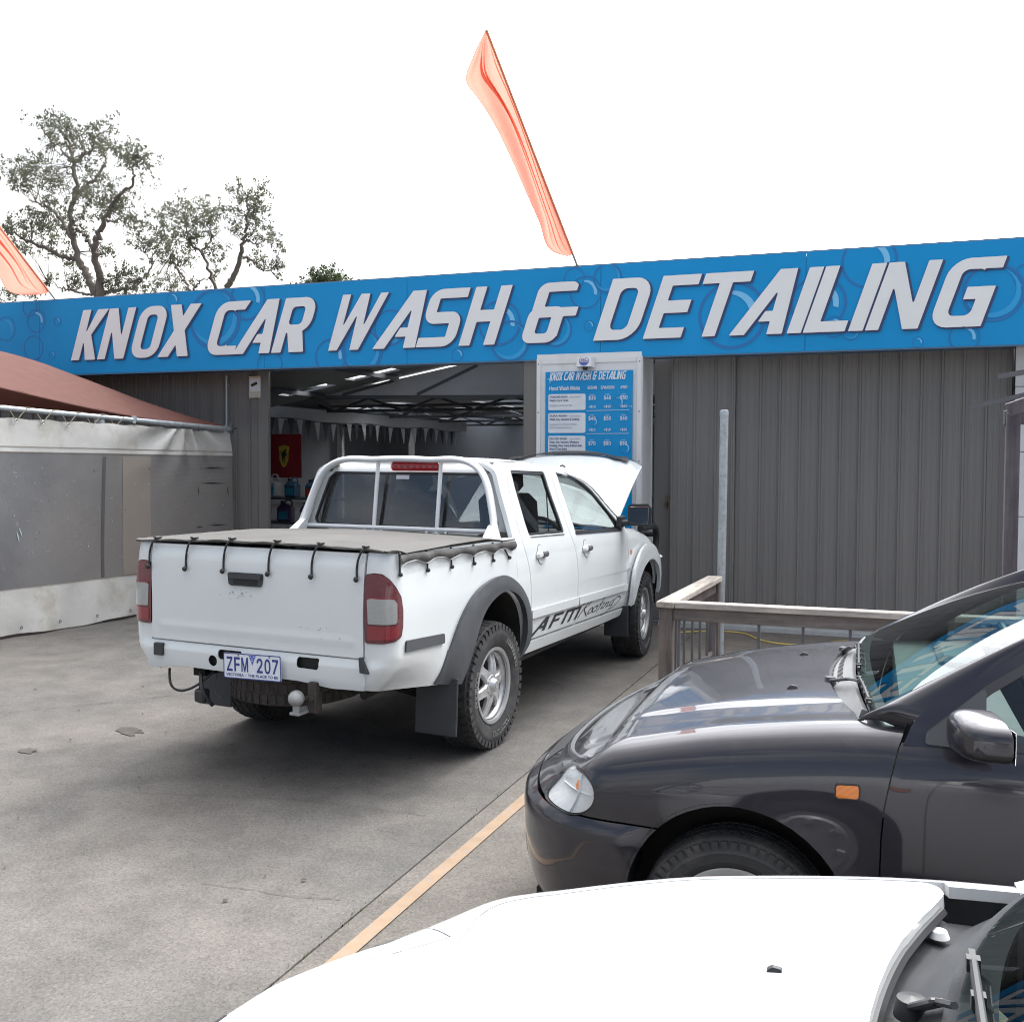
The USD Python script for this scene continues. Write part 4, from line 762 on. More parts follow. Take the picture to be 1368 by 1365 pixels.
G1L = [([[0.17,0.0,5.33],[0.04,0.0,6.89],[-0.1,0.0,7.79],[-0.7,0.0,8.72],[-1.15,0.0,9.9],[-1.24,-0.0,10.97],[-1.02,0.0,11.77],[-1.06,0.0,12.67],[-1.26,0.0,13.34],[-1.77,0.0,14.05]],0.46,0.1),([[0.0,-0.0,7.54],[0.32,-0.33,8.52],[0.44,-0.67,9.41],[1.25,-1.0,10.23],[2.14,-1.33,10.93],[3.09,-1.67,11.29],[3.29,-2.0,11.63]],0.3,0.07),([[-1.15,0.0,9.9],[-2.36,0.67,10.88],[-3.78,1.33,11.66],[-5.35,2.0,12.21]],0.16,0.05),([[-1.11,0.0,9.16],[-1.48,-0.38,9.28],[-1.94,-0.75,9.56],[-2.4,-1.12,9.76],[-2.94,-1.5,10.12]],0.18,0.05),([[-1.02,0.0,11.61],[-0.91,0.5,12.05],[-0.63,1.0,12.74],[-1.07,1.5,13.59]],0.16,0.05),([[-1.06,0.0,12.67],[-0.33,-0.33,12.91],[0.29,-0.67,12.83],[0.9,-1.0,13.22]],0.14,0.04),([[-1.11,0.0,12.76],[-2.26,0.6,13.53],[-3.7,1.2,14.54]],0.1,0.04),([[-0.07,0.0,9.42],[-1.2,0.67,10.12],[-2.25,1.33,10.76],[-3.43,2.0,11.26]],0.14,0.04),([[0.11,-0.0,7.78],[0.54,0.2,7.95],[0.87,0.4,7.97],[1.42,0.6,8.38],[1.76,0.8,8.88],[1.29,1.0,9.44]],0.13,0.04),([[-0.3,0.0,7.8],[-1.55,0.67,8.05],[-2.94,1.33,8.41],[-4.37,2.0,8.86]],0.1,0.03),([[0.35,-0.0,10.52],[0.52,0.5,10.62],[0.7,1.0,10.88]],0.1,0.04)]
G1C = [(-3.61,1.0,14.89,0.45),(-1.87,0.0,14.22,0.58),(-0.09,-1.0,13.56,0.58),(0.8,-1.0,13.47,0.66),(-0.82,1.0,13.67,0.66),(-1.15,0.0,13.41,0.5),(-3.18,1.0,14.17,0.5),(0.19,-1.0,12.28,0.5),(-4.42,1.0,13.26,0.58),(-3.01,-1.0,12.42,0.5),(-3.2,1.0,13.15,0.58),(-1.8,0.0,12.08,0.66),(-4.1,1.0,12.46,0.66),(-3.95,0.0,12.19,0.5),(-3.22,1.0,11.87,0.5),(-0.34,-1.0,11.06,0.45),(3.3,-2.0,12.08,0.66),(3.66,-2.0,11.6,0.5),(1.96,-1.0,12.57,0.5),(3.94,-2.0,12.09,0.29),(-0.95,1.0,12.27,0.66),(1.56,-1.0,11.29,0.5),(-0.25,0.0,11.38,0.5),(2.03,-1.0,10.71,0.74),(1.56,0.0,10.59,0.5),(-0.44,1.0,11.31,0.58),(-1.78,-1.0,10.38,0.66),(-3.24,1.0,10.51,0.66),(-2.11,-1.5,10.06,0.58),(-2.73,-1.5,10.18,0.5),(-4.25,1.0,10.06,0.5),(-4.1,0.0,10.11,0.41),(-2.47,1.0,10.96,0.5),(-0.47,-0.0,10.75,0.41),(-1.95,0.0,9.71,0.5),(-0.79,0.0,10.2,0.33),(1.1,1.0,10.2,0.5),(1.3,1.0,9.61,0.41),(-0.36,1.0,9.63,0.5),(0.83,0.0,8.55,0.58),(0.88,1.0,8.72,0.5),(1.12,0.0,7.89,0.5),(0.32,0.0,8.18,0.41),(-4.37,2.0,9.03,0.37),(-2.18,1.0,8.48,0.41),(-1.64,1.0,8.62,0.41),(1.61,1.0,9.99,0.41),(2.2,1.0,9.46,0.5),(1.07,1.0,8.13,0.5),(-5.19,2.0,8.46,0.5),(-6.24,2.0,8.42,0.5),(-6.72,2.0,8.17,0.33),(-2.17,1.0,9.24,0.41)]
G2L = [([[0.3,0.0,6.52],[0.06,0.0,8.38],[-0.31,0.0,9.37],[-0.62,0.0,10.0],[-1.26,0.0,10.58],[-1.36,0.0,11.38]],0.32,0.07),([[0.21,0.0,7.75],[0.78,-0.2,8.57],[1.44,-0.4,9.36],[1.79,-0.6,10.24],[2.14,-0.8,11.1],[2.18,-1.0,11.89]],0.28,0.06),([[1.37,0.0,9.7],[1.75,0.33,9.48],[1.94,0.67,9.26],[2.24,1.0,9.39]],0.1,0.03),([[1.37,0.0,10.39],[2.12,-0.5,10.15],[2.86,-1.0,9.75]],0.08,0.03),([[-1.18,0.0,7.46],[-1.64,0.33,8.88],[-2.44,0.67,9.71],[-2.93,1.0,10.44]],0.14,0.04),([[-1.17,0.0,8.44],[-0.9,0.5,9.04],[-0.62,1.0,9.2]],0.09,0.03),([[-0.62,0.0,10.0],[-0.56,0.5,10.72],[-1.14,1.0,11.59]],0.1,0.04)]
G2C = [(-3.36,1.0,11.76,0.56),(-1.89,0.0,11.78,0.66),(-0.37,-1.0,11.25,0.75),(-1.14,1.0,11.95,0.56),(-1.47,0.0,10.95,0.66),(-0.61,0.0,10.79,0.56),(-0.93,1.0,11.48,0.47),(-3.26,1.0,11.2,0.47),(-1.04,0.0,10.47,0.47),(1.27,-1.0,11.29,0.56),(1.38,0.0,11.95,0.56),(2.68,-1.0,11.85,0.51),(2.97,-1.0,11.32,0.56),(1.48,0.0,11.16,0.47),(2.87,-1.0,10.83,0.42),(1.08,0.0,12.41,0.37),(2.6,0.0,10.39,0.47),(2.09,0.0,10.43,0.37),(0.86,0.0,10.78,0.37),(1.93,1.0,9.76,0.47),(1.3,1.0,9.89,0.37),(2.44,1.0,9.47,0.33),(-2.82,1.0,10.25,0.56),(-3.38,1.0,10.29,0.42),(-2.15,1.0,10.02,0.42),(-0.72,1.0,9.75,0.42),(-0.19,0.0,10.06,0.37),(2.24,1.0,10.18,0.33),(2.34,1.0,8.99,0.19),(-3.51,2.0,9.16,0.56),(-4.21,2.0,9.01,0.56),(-4.67,2.0,9.32,0.47),(-2.6,2.0,9.11,0.42),(-0.5,1.0,10.37,0.37)]
def rooted(L): return [([(P[0][0]+.1, 0, 0)]+P if k == 0 else P, a*(1.1 if k == 0 else 1), b) for k, (P, a, b) in enumerate(L)]
gum('gum_tree', 'tall open crowned gum tree with forked trunk at the far left behind the sign', (-27.29, 30, 0), rooted(G1L), G1C, 1600, .10, 'gum_leaf', 11)
gum('gum_tree', 'smaller gum tree with two leaning stems right of the tall gum tree', (-25.06, 34, 0), rooted(G2L), G2C, 1450, .105, 'gum_leaf_b', 12)
bc = [(x, y, z, R) for x, y, z, R in [(a*.62, b, 4.2+c*.49, d*.60) for a, b, c, d in [(-1.6, 0, 9.0, .9), (-.9, .5, 9.5, 1.0), (0, 0, 9.8, 1.1), (.8, -.4, 9.6, 1.0), (1.6, .2, 9.0, .9), (-1.0, 0, 8.6, 1.0), (.4, .3, 8.8, 1.1), (1.2, 0, 8.3, .9), (-1.9, .3, 8.2, .8), (2.1, 0, 8.2, .8), (0, -.3, 7.8, 1.2), (-.2, .2, 6.8, 1.3), (1.3, .3, 7.0, 1.1), (-1.4, 0, 7.0, 1.1)]]]
gum('round_tree', 'low rounded dark tree top just showing above the middle of the sign', (-21.1, 36, 0), [([(0, 0, 0), (.1, 0, 4), (0, 0, 7), (0, 0, 8.4)], .3, .08), ([(0, 0, 5), (.5, 0, 7), (.8, 0, 8.2)], .14, .04), ([(0, 0, 5), (-.5, 0, 7), (-.8, 0, 8.2)], .14, .04)], bc, 2200, .13, 'bush_leaf', 13)

# ============================================================ wheels
def wheel_parts(t, name, c, R, W, rr, side, spokes=6, tread='block', lettered=False, cover=False, steer=0.0):
    """wheel > tyre, rim, hub_cap, spoke: centre c, tyre radius R, width W, rim radius rr; side = +1 outer face towards +y, -1 towards -y"""
    def pl(m):
        if side < 0: m = mirrory(m)
        if steer: m = rot(m, (0, 0, 1), steer)
        return mv(m, *c)
    h = W/2; sw = R-rr
    prof = [(rr-.02, -h*.72), (rr+.012, -h*.80), (rr+.3*sw, -h*.98), (rr+.55*sw, -h), (R-.028, -h*.93), (R-.010, -h*.84), (R, -h*.70), (R+.002, 0), (R, h*.70), (R-.010, h*.84), (R-.028, h*.93), (rr+.62*sw, h), (rr+.57*sw, h+.002), (rr+.52*sw, h), (rr+.3*sw, h*.98), (rr+.012, h*.82), (rr-.004, h*.74), (rr-.02, h*.70)]
    N = 120; ms = [lathe(prof, N, 'y')]
    # tread blocks standing on the carcass
    nb = 46 if tread == 'block' else 60; bl = []
    for k in range(nb):
        a = 2*np.pi*k/nb
        rows = ((-.62, .30), (-.2, .24), (.2, .24), (.62, .30))
        for q, (yc, wf) in enumerate(rows):
            st = (.5 if q % 2 else 0)*2*np.pi/nb; L = 2*np.pi*R/nb*(.36 if tread == 'block' else .43)
            b = bx(-L, (yc-wf*.55)*h, R-.004, L, (yc+wf*.55)*h, R+(.0060 if tread == 'block' else .0035)); 
            if abs(yc) > .5: b.vertices[np.abs(b.vertices[:, 1]) > .66*h, 2] -= .006
            b.vertices[:, 0] += b.vertices[:, 1]*.25*(1 if yc > 0 else -1); bl.append(rot(b, (0, 1, 0), a+st))
        for sg_ in (-1, 1):
            b = bx(-.30*2*np.pi*R/nb, sg_*h*.84, R-.045, .30*2*np.pi*R/nb, sg_*h*.985, R-.010); bl.append(rot(b, (0, 1, 0), a+(.0 if sg_ > 0 else .05)))
    ms += bl; w = part(t, name, pl(cat(ms[:1])), 'rubber', 30)
    part(w, 'tread', pl(cat(bl)), 'rubber', False, kind='stuff')
    if lettered:
        lt = []
        for a0, n in ((.55, 8), (2.55, 8), (4.5, 7)):
            for k in range(n):
                a = a0+k*.105; rb = rr+.42*sw
                for dz, dx, ww, hh in (((0, -.010, .004, .030), (0, .010, .004, .030), (.013, 0, .018, .004), (-.013 if k % 3 else .002, 0, .018, .004)))[:4 if k % 4 else 3]:
                    lt.append(rot(bx(dx-ww/2, h-.003, rb+dz-hh/2, dx+ww/2, h+.0022, rb+dz+hh/2), (0, 1, 0), a))
        part(w, 'raised_letters', pl(cat(lt)), 'tyre_letter', False, kind='stuff')
    f = h*.62
    barrel = lathe([(rr-.004, h*.74), (rr+.008, h*.80), (rr+.010, h*.86), (rr+.002, h*.88), (rr-.012, h*.84), (rr-.020, h*.55), (rr-.045, 0), (rr-.04, -h*.7)], 64, 'y')
    rim = part(w, 'rim', pl(barrel), 'alloy_dull', 35)
    if cover:
        part(w, 'wheel_cover', pl(cat(lathe([(0, f+.03), (.06, f+.03), (.10, f+.022), (rr-.03, f+.03), (rr-.006, f+.012), (rr+.004, f)], 64, 'y'), *[rot(bx(-.018, f+.016, .11, .018, f+.036, rr-.035, .006), (0, 1, 0), 2*np.pi*k/7) for k in range(7)])), 'alloy', 30); return w
    part(w, 'brake_disc', pl(cat(lathe([(0, -.01), (.15, -.01), (.15, .01), (0, .01)], 40, 'y'), lathe([(rr-.02, -.03), (0, -.03)], 30, 'y'))), 'under')
    for k in range(spokes):
        a = 2*np.pi*k/spokes+.26
        prof2 = [(.052, f+.012), (.085, f+.020), (.13, f+.010), (rr-.03, f-.012), (rr-.012, f-.010)]
        ws = [.040, .036, .030, .034, .052]
        V = []
        for (r_, y_), w_ in zip(prof2, ws):
            for x_, dy in ((-w_, -.028), (-w_, -.010), (-w_*.72, 0), (-w_*.25, -.004), (w_*.25, -.004), (w_*.72, 0), (w_, -.010), (w_, -.028)): V.append((x_, y_+dy, r_))
        Fq = []
        for i in range(4):
            for j in range(8): a_, b_ = i*8+j, i*8+(j+1) % 8; Fq += [(a_, b_, b_+8), (a_, b_+8, a_+8)]
        m = trimesh.Trimesh(V, Fq, process=False); m.invert(); part(w, 'spoke', pl(rot(m, (0, 1, 0), a)), 'alloy', 40)
    part(w, 'outer_ring', pl(lathe([(rr-.030, f-.020), (rr-.022, f-.004), (rr-.010, f+.006), (rr, h*.84)], 64, 'y')), 'alloy', 40)
    part(w, 'hub_cap', pl(cat(lathe([(0, f+.045), (.030, f+.044), (.038, f+.036), (.044, f+.018), (.062, f+.014), (.075, f-.010)], 36, 'y'), *[rot(lathe([(0, f+.02), (.008, f+.018), (.010, f)], 8, 'y').apply_translation((.055, 0, 0)), (0, 1, 0), 2*np.pi*(k+.5)/6) for k in range(6)])), 'alloy', 35)
    part(w, 'emblem', pl(lathe([(.016, f+.0462), (.019, f+.0475), (.022, f+.0462)], 24, 'y')), 'alloy_dull')
    return w

# ============================================================ white crew cab ute
# ---------------- ute surfaces (local: x forward from rear axle, y left, z up)
BED_W,BED_X,BED_R=.848,-1.13,.10
_bp=PCH([.40,.50,.56,.63,.72,.80,.95,1.08,1.18,1.24,1.30],[-.06,-.026,-.010,.0,.006,.008,.012,.008,-.002,-.010,-.03])
_tp=PCH([.40,.52,.60,.68,.70,.76,.95,1.15,1.22,1.30],[-.05,-.01,.012,.016,.004,.0,.0,-.004,-.012,-.05])
def bed(s,z):
    """plan path from tail centre round the right corner and along the right side; z height"""
    s=np.asarray(s,float); z=np.asarray(z,float)
    L1=BED_W-BED_R; L2=BED_R*np.pi/2
    a=np.clip((s-L1)/BED_R,0,np.pi/2)
    y=np.where(s<L1,s,L1+BED_R*np.sin(a)); x=BED_X+BED_R*(1-np.cos(a))+np.maximum(0,s-L1-L2)
    nx,ny=-np.cos(a),np.sin(a)
    off=_bp(np.clip(z,.4,1.3))*np.sin(a)**2+_tp(np.clip(z,.4,1.3))*np.cos(a)**2
    tz=np.interp(z,[.45,.50,.54,.60,.66,.72],[.15,.135,.115,.065,.022,0])*np.clip((s-.60)/.14,0,1)*np.clip(1-(s-.93)/.40,0,1)
    return np.stack([x+nx*off,-(y+ny*off-tz),z],-1)
def belt(x): return 1.222-.030*x-.004*x*x
def roofz(x):
    return 1.728-.055*np.clip((x-.85)/.55,0,9)**2*.45-.03*np.clip((.55-x)/.3,0,2)**2
def cabsec(x):
    zb,zr=belt(x),roofz(x)
    z=[zr,zr-.004,zr-.014,zr-.034,zr-.062,zr-.10]; y=[0,.25,.45,.58,.645,.682]
    h=zr-.10-zb
    for f,yy in ((.75,.718),(.5,.757),(.25,.796),(.04,.826)): z.append(zb+h*f); y.append(yy)
    for d,yy in ((-.03,.840),(-.10,.853),(-.20,.860),(-.32,.860)): z.append(zb+d); y.append(yy)
    for zz in (.80,.72,.64,.56,.48,.42): z.append(zz); y.append(.850+float(_bp(max(.4,zz))))
    return np.array(y),np.array(z)
NV=20
def cab(x,v):
    """v: index along the section from roof centre to sill"""
    x=np.asarray(x,float); v=np.asarray(v,float); sh=np.broadcast(x,v).shape
    x=np.broadcast_to(x,sh).ravel(); v=np.broadcast_to(v,sh).ravel()
    out=np.zeros((x.size,3)); out[:,0]=x
    ks=np.arange(NV)
    # sections are affine in zb, zr: precompute by interpolation over x table
    xs=np.linspace(-.3,4.0,87); tab=getattr(cab,'t',None)
    if tab is None:
        tab=cab.t=[np.stack(cabsec(q),-1) for q in xs]
    i=np.clip(np.searchsorted(xs,x)-1,0,len(xs)-2); f=(x-xs[i])/(xs[i+1]-xs[i])
    T=np.array(tab)
    C=T[i]*(1-f)[:,None,None]+T[i+1]*f[:,None,None]
    k=np.clip(np.floor(v).astype(int),0,NV-2); t=(v-k)[:,None]; r=np.arange(len(x))
    p1=C[r,k];p2=C[r,k+1]
    p0=np.where((k==0)[:,None],C[r,1]*[-1,1],C[r,np.maximum(k-1,0)]); p3=np.where((k>=NV-2)[:,None],2*p2-p1,C[r,np.minimum(k+2,NV-1)])
    q=.5*((2*p1)+(-p0+p2)*t+(2*p0-5*p1+4*p2-p3)*t**2+(-p0+3*p1-3*p2+p3)*t**3)
    out[:,1]=-q[:,0]; out[:,2]=q[:,1]
    return out.reshape(sh+(3,))
def cab_v(x,z):
    """v for the side point at (x,z)"""
    x=np.atleast_1d(np.asarray(x,float)); z=np.atleast_1d(np.asarray(z,float)); o=np.zeros(len(x)); vv=np.linspace(0,NV-1,400)
    for i in range(len(x)):
        zz=cab(x[i],vv)[:,2]; o[i]=np.interp(-z[i],-zz,vv)
    return o
UTE_POS, UTE_YAW = (-2.952, 5.555), .0801
ute = thing('crew_cab_ute', 'white crew cab pickup ute with raised bonnet and grey tonneau cover facing the doorway', 'pickup', (*UTE_POS, 0), math.pi/2-UTE_YAW)
U = lambda n, m, k, s=35, **kw: part(ute, n, m, k, s, **kw)
MID = (1.2, 0, .8)
def bedl(s, z): P = bed(s, z); P[..., 1] *= -1; return P
SIDES = ((bed, -1), (bedl, 1))
SB = BED_W-BED_R+BED_R*np.pi/2            # s where the flat side begins (x = BED_X+BED_R)
def s_of_x(x): return SB+(x-BED_X-BED_R)
def railz(s): return 1.246-.024*np.clip((s-.75)/1.4, 0, 1)
arch_out = [(-.649, .505), (-.60, .60), (-.523, .728), (-.40, .873), (-.235, .978), (-.10, 1.012), (.04, 1.025), (.16, 1.0), (.28, .945), (.40, .86), (.48, .76), (.505, .65), (.498, .56), (.45, .48)]
arch_in = [(-.40, .46), (-.36, .58), (-.29, .723), (-.197, .837), (-.06, .905), (.08, .925), (.20, .905), (.32, .84), (.40, .74), (.43, .62), (.42, .52), (.40, .46)]
AO = [(s_of_x(x), z) for x, z in smoothpath(arch_out, 60)]; AI = [(s_of_x(x), z) for x, z in smoothpath(arch_in, 60)]
hole_ = Polygon(AI+[(AI[-1][0], .2), (AI[0][0], .2)]).buffer(0)
lampP = [(.697, .80), (.694, 1.00), (.698, 1.138), (.745, 1.146), (.79, 1.143), (.825, 1.118), (.858, 1.075), (.882, 1.03), (.892, .96), (.892, .88), (.884, .832), (.855, .812), (.80, .803)]
lamp = rnd(Polygon(lampP), .012)
for fn, sd in SIDES:
    top_ = [(s, float(railz(s))) for s in np.linspace(.705, s_of_x(.345), 30)]
    pb = Polygon([(.715, .555), (.70, .60), (.692, .73), (.694, 1.0), (.700, 1.10)]+top_+[(s_of_x(.345), .50), (s_of_x(.30), .455), (s_of_x(-.3), .47), (s_of_x(-.66), .500), (s_of_x(-1.0), .535), (.80, .558)]).buffer(0)
    pb = pb.difference(hole_).difference(lamp.buffer(.003))
    bs = U('bed_side', drape(pb, fn, .022, .02, 0, MID), 'ute_white', 30)
    fl = Polygon(AO+AI[::-1]).buffer(0)
    def flfn(s, z, fn=fn, sd=sd):
        P = fn(s, z); x = s-SB+BED_X+BED_R; d = np.hypot(x-.02, (z-.50)); e = np.clip((.60-d)/.16, 0, 1)
        P[..., 1] += sd*(.012+.040*np.sin(e*np.pi*.62)**.8); return P
    U('wheel_flare', drape(fl, flfn, .018, .035, 0, MID), 'grey_plastic', 50)
    U('wheel_arch', sheet(lambda u, v, fn=fn, sd=sd: (lambda q: np.stack([q[:, 0], sd*(.845-.36*v), q[:, 1]], -1))(smoothpath([(-.44, .40)]+arch_in+[(.44, .40)], 40)[np.round(u*39).astype(int)]), 40, 5), 'under', True)
    U('arch_liner', bx(-.47, sd*.46, .40, .47, sd*.49, .97), 'under', False)
    tl = U('tail_lamp', drape(lamp, fn, .014, .015, .006, MID), 'lens_red', 30)
    part(tl, 'reversing_lens', drape(rnd(Polygon([(.716, .897), (.710, 1.018), (.735, 1.024), (.845, 1.020), (.858, 1.0), (.858, .91), (.85, .898)]), .008), fn, .014, .004, .0095, MID), 'lens_clear', 30)
    part(tl, 'lens_band', drape(Polygon([(.712, 1.022), (.86, 1.024), (.86, 1.030), (.712, 1.029)]), fn, .02, .003, .0085, MID), 'lens_brake', 30)
    part(tl, 'lower_lens', drape(rnd(Polygon([(.712, .815), (.710, .885), (.872, .888), (.868, .84), (.845, .822)]), .008), fn, .014, .003, .0085, MID), 'lens_brake', 30)
    U('rub_strip', drape(rnd(Polygon([(.915, .748), (.921, .805), (1.318, .779), (1.324, .726)]), .008), lambda s, z, fn=fn: fn(s, z), .02, .010, .012, MID), 'grey_plastic', 30)
    U('mud_flap', bx(-.53, sd*.64, .20, -.515, sd*.90, .52, .005).apply_transform(trimesh.transformations.rotation_matrix(.06, (0, 1, 0), (-.52, 0, .52))), 'black_plastic', 20)
    U('bed_rail', drape(Polygon([(s_of_x(x), v) for x, v in ((-1.03, 0), (.335, 0), (.335, .09), (-1.03, .09))]), lambda s, v, sd=sd: np.stack([s-SB+BED_X+BED_R, sd*(.842-v), railz(s)-.0005+.004*np.sin(np.clip(v/.09, 0, 1)*np.pi)], -1), .03, .02, 0, (0, 0, 0)), 'ute_white', 30)
for fn, sd in SIDES: U('corner_cap', drape(Polygon([(.702, 0), (1.02, 0), (1.02, .95), (.702, .95)]), lambda s, w, fn=fn, sd=sd: (lambda P: np.stack([P[..., 0]+.075*w*np.cos(np.clip((s-.75)/.157, 0, 1)*1.57), P[..., 1]-sd*.085*w*np.sin(np.clip((s-.75)/.157, 0, 1)*1.57), P[..., 2]+.004*np.sin(np.clip(w, 0, 1)*3.1)], -1))(fn(s, railz(s)+.001)), .02, .015, 0, (0, 0, 0), sc=(1, .08)), 'ute_white', 40)
# corner filler above the lamps and tailgate
def gate(y, z): 
    off = _tp(np.clip(z, .4, 1.3)); x = BED_X-.006-off-.004*np.cos(y*2.0); 
    x = x-.006*np.exp(-((z-.80)/.012)**2)*(np.abs(y) < .63)+.010*np.clip((z-1.15)/.09, 0, 1)**2; return np.stack([x, -y, z], -1)
gt = U('tailgate', drape(rnd(Polygon([(-.687, .722), (.687, .722), (.686, .95), (.690, 1.10), (.694, 1.244), (-.694, 1.244), (-.690, 1.10), (-.686, .95)]), .012), gate, .02, .03, 0, MID), 'ute_white', 30)
U('gate_top', drape(Polygon([(-.694, 0), (.694, 0), (.694, .05), (-.694, .05)]), lambda y, v: np.stack([BED_X+.012+v, -y, 1.243+0*v], -1), .04, .02, 0, (0, 0, 0)), 'ute_white', 30)
hd = part(gt, 'handle_bezel', drape(rnd(Polygon([(-.145, 1.052), (-.152, 1.112), (.080, 1.112), (.072, 1.050), (.06, 1.042), (-.13, 1.042)]), .012), gate, .012, .008, .009, MID), 'black_plastic', 30)
part(hd, 'handle_recess', drape(rnd(Polygon([(-.115, 1.05), (-.11, 1.078), (.04, 1.078), (.045, 1.05)]), .006), gate, .012, .002, .0105, MID), 'dark_gap', 30)
part(hd, 'handle_lever', drape(rnd(Polygon([(-.142, 1.082), (-.146, 1.108), (.074, 1.108), (.070, 1.082)]), .008), gate, .012, .006, .017, MID), 'black_plastic', 30)
sc_ = []
for k in range(34):
    y, z = RNG.gauss(-.10, .05), RNG.gauss(.99, .022)
    if k > 22: y, z = RNG.uniform(.3, .62), RNG.uniform(.80, .86)
    r = RNG.uniform(.001, .0045); a = RNG.uniform(0, 3); P = [(y+r*2*math.cos(a), z+r*math.sin(a)), (y-r*math.sin(a), z+r*math.cos(a)), (y-r*2*math.cos(a), z-r*math.sin(a))]
    sc_.append(trimesh.Trimesh(gate(np.array([p[0] for p in P]), np.array([p[1] for p in P]))-[.002, 0, 0], [[0, 1, 2]], process=False))
part(gt, 'paint_chips', cat(sc_), 'under', False, kind='stuff')
# rear valance with light cut-outs, plate, stops
def val(y, z): 
    P = gate(y, z); P[..., 0] += .004; return P
cuts = unary_union([Point(.252, .632).buffer(.029), rnd(Polygon([(.215, .696), (.06, .696), (.06, .644), (.203, .644), (.215, .658)]), .012), rnd(Polygon([(-.295, .700), (-.43, .700), (-.43, .658), (-.418, .642), (-.295, .645)]), .012)])
vp = Polygon([(-.70, .714), (.70, .714), (.705, .60), (.69, .560), (.5, .553), (.30, .575), (-.30, .580), (-.5, .585), (-.60, .565), (-.72, .555), (-.715, .60)])
vp = affinity.scale(vp, 1, 1)
U('rear_valance', drape(vp.difference(affinity.scale(cuts, -1, 1, origin=(0, 0))), val, .018, .004, 0, MID), 'ute_white', 30)
U('valance_backing', bx(-1.118, -.62, .605, -1.10, .62, .712), 'dark_gap', False); U('gate_ledge', bx(-1.128, -.685, .7145, -1.09, .685, .7215), 'ute_white', False)
U('gate_bumper', cat(bx(-1.165, .592-.0, .632, -1.14, .655, .700, .004), ), 'black_plastic', 20); U('gate_bumper', trimesh.convex.convex_hull(np.array([(-1.165+dx, -y, z) for dx in (0, .02) for y, z in ((.678, .73), (.692, .73), (.731, .652), (.684, .655))])), 'black_plastic', 20)
def plate_pt(u, v): return None
pm = frame((-1.172, .155, .556), (0, -1, .026), (.0, .026, 1), (-1, 0, 0)); pm[:3, 0] /= np.linalg.norm(pm[:3, 0]); pm[:3, 1] /= np.linalg.norm(pm[:3, 1])
np_ = U('number_plate', prism(rpoly(0, 0, .372, .134, .008), .003, pm), 'plate_white', False)
def onp(m, dz=.0032): M = pm.copy(); M[:3, 3] += M[:3, 2]*dz; m = m.copy(); m.apply_transform(M); return m
part(np_, 'plate_border', onp(prism(rpoly(0, 0, .372, .134, .008).difference(rpoly(.005, .005, .367, .129, .006)), .0008)), 'plate_blue', False)
for i, (ch, x) in enumerate(zip('ZFM207', (.022, .071, .118, .218, .268, .317))):
    m = text(ch, .072, .038 if ch != 'M' else .044, .0008); part(np_, 'character', onp(mv(m, x, .040, 0)), 'plate_blue', False)
part(np_, 'slogan', onp(mv(text('VICTORIA - THE PLACE TO BE', .0135, .335, .0008), .018, .014, 0)), 'plate_blue', False)
part(np_, 'triangle_badge', onp(prism(Polygon([(.167, .127), (.213, .127), (.190, .076)]), .0008)), 'shield_blue', False)
part(np_, 'badge_stars', onp(cat([prism(Point(x, y).buffer(.0028, quad_segs=3), .0008) for x, y in ((.178, .120), (.200, .121), (.190, .110), (.186, .100), (.194, .098))]), .0042), 'plate_white', False)
for x, y in ((.10, .124), (.30, .124)): part(np_, 'screw', onp(mv(lathe([(0, .003), (.005, .002), (.006, 0)], 8, 'z'), x, y, 0)), 'steel_frame')
# tow bar, spare wheel, chassis, wiring
tb = U('tow_bar', cat(bx(-1.02, -.5, .53, -.96, .30, .58, .006), bx(-1.17, -.425, .425, -1.11, -.375, .58, .004), bx(-1.13, -.425, .52, -.98, -.38, .58), *[lathe([(0, -.01), (.012, -.01), (.012, .01), (0, .01)], 6, 'x').apply_translation((-1.175, -.405+q, .50)) for q in (0, .03)]), 'rust_steel', 20)
part(tb, 'tow_ball', cat(sphere((-1.235, -.355, .510), .041, 3), lathe([(.018, 0), (.018, .05), (.03, .055), (.03, .065)], 16, 'z').apply_translation((-1.235, -.355, .435)), bx(-1.255, -.385, .425, -1.12, -.325, .442, .004)), 'ball_steel')
sw_ = cat(lathe([(.19, -.09), (.22, -.115), (.30, -.118), (.355, -.10), (.372, -.07), (.374, 0), (.372, .07), (.355, .10), (.30, .118), (.22, .115), (.19, .09)], 60, 'z'), *[rot(bx(.367, -.015, -.088+.060*q, .3775, .015, -.038+.060*q), (0, 0, 1), k*2*np.pi/48+.03*(q % 2)) for k in range(48) for q in range(3)])
U('spare_wheel', mv(sw_, -.70, .02, .50), 'rust_steel', 30)
U('chassis', cat(bx(-1.0, -.52, .50, 3.4, -.44, .62), bx(-1.0, .44, .50, 3.4, .52, .62), bx(-.95, -.75, .62, .3, .75, .66), bx(.35, -.78, .44, 2.35, .78, .52), tube([(0, -.75, .372), (0, .75, .372)], .055, 12), sphere((0, .1, .372), .14, 2), bx(2.4, -.45, .30, 3.5, .45, .62, .03), bx(.45, -.60, .34, 1.2, -.28, .46, .03), tube([(3.05, -.75, .36), (3.05, .75, .36)], .04, 10), bx(2.85, -.6, .34, 3.25, .6, .42, .02)), 'under', 20)
U('leaf_spring', cat(tube(smoothpath([(-.62, -.48, .50), (0, -.48, .30), (.62, -.48, .47)], 14), .03, 6)), 'under')
U('exhaust_pipe', tube(smoothpath([(.4, -.55, .40), (-.4, -.60, .44), (-.85, -.62, .52), (-1.0, -.60, .50)], 16), .026, 12), 'under')
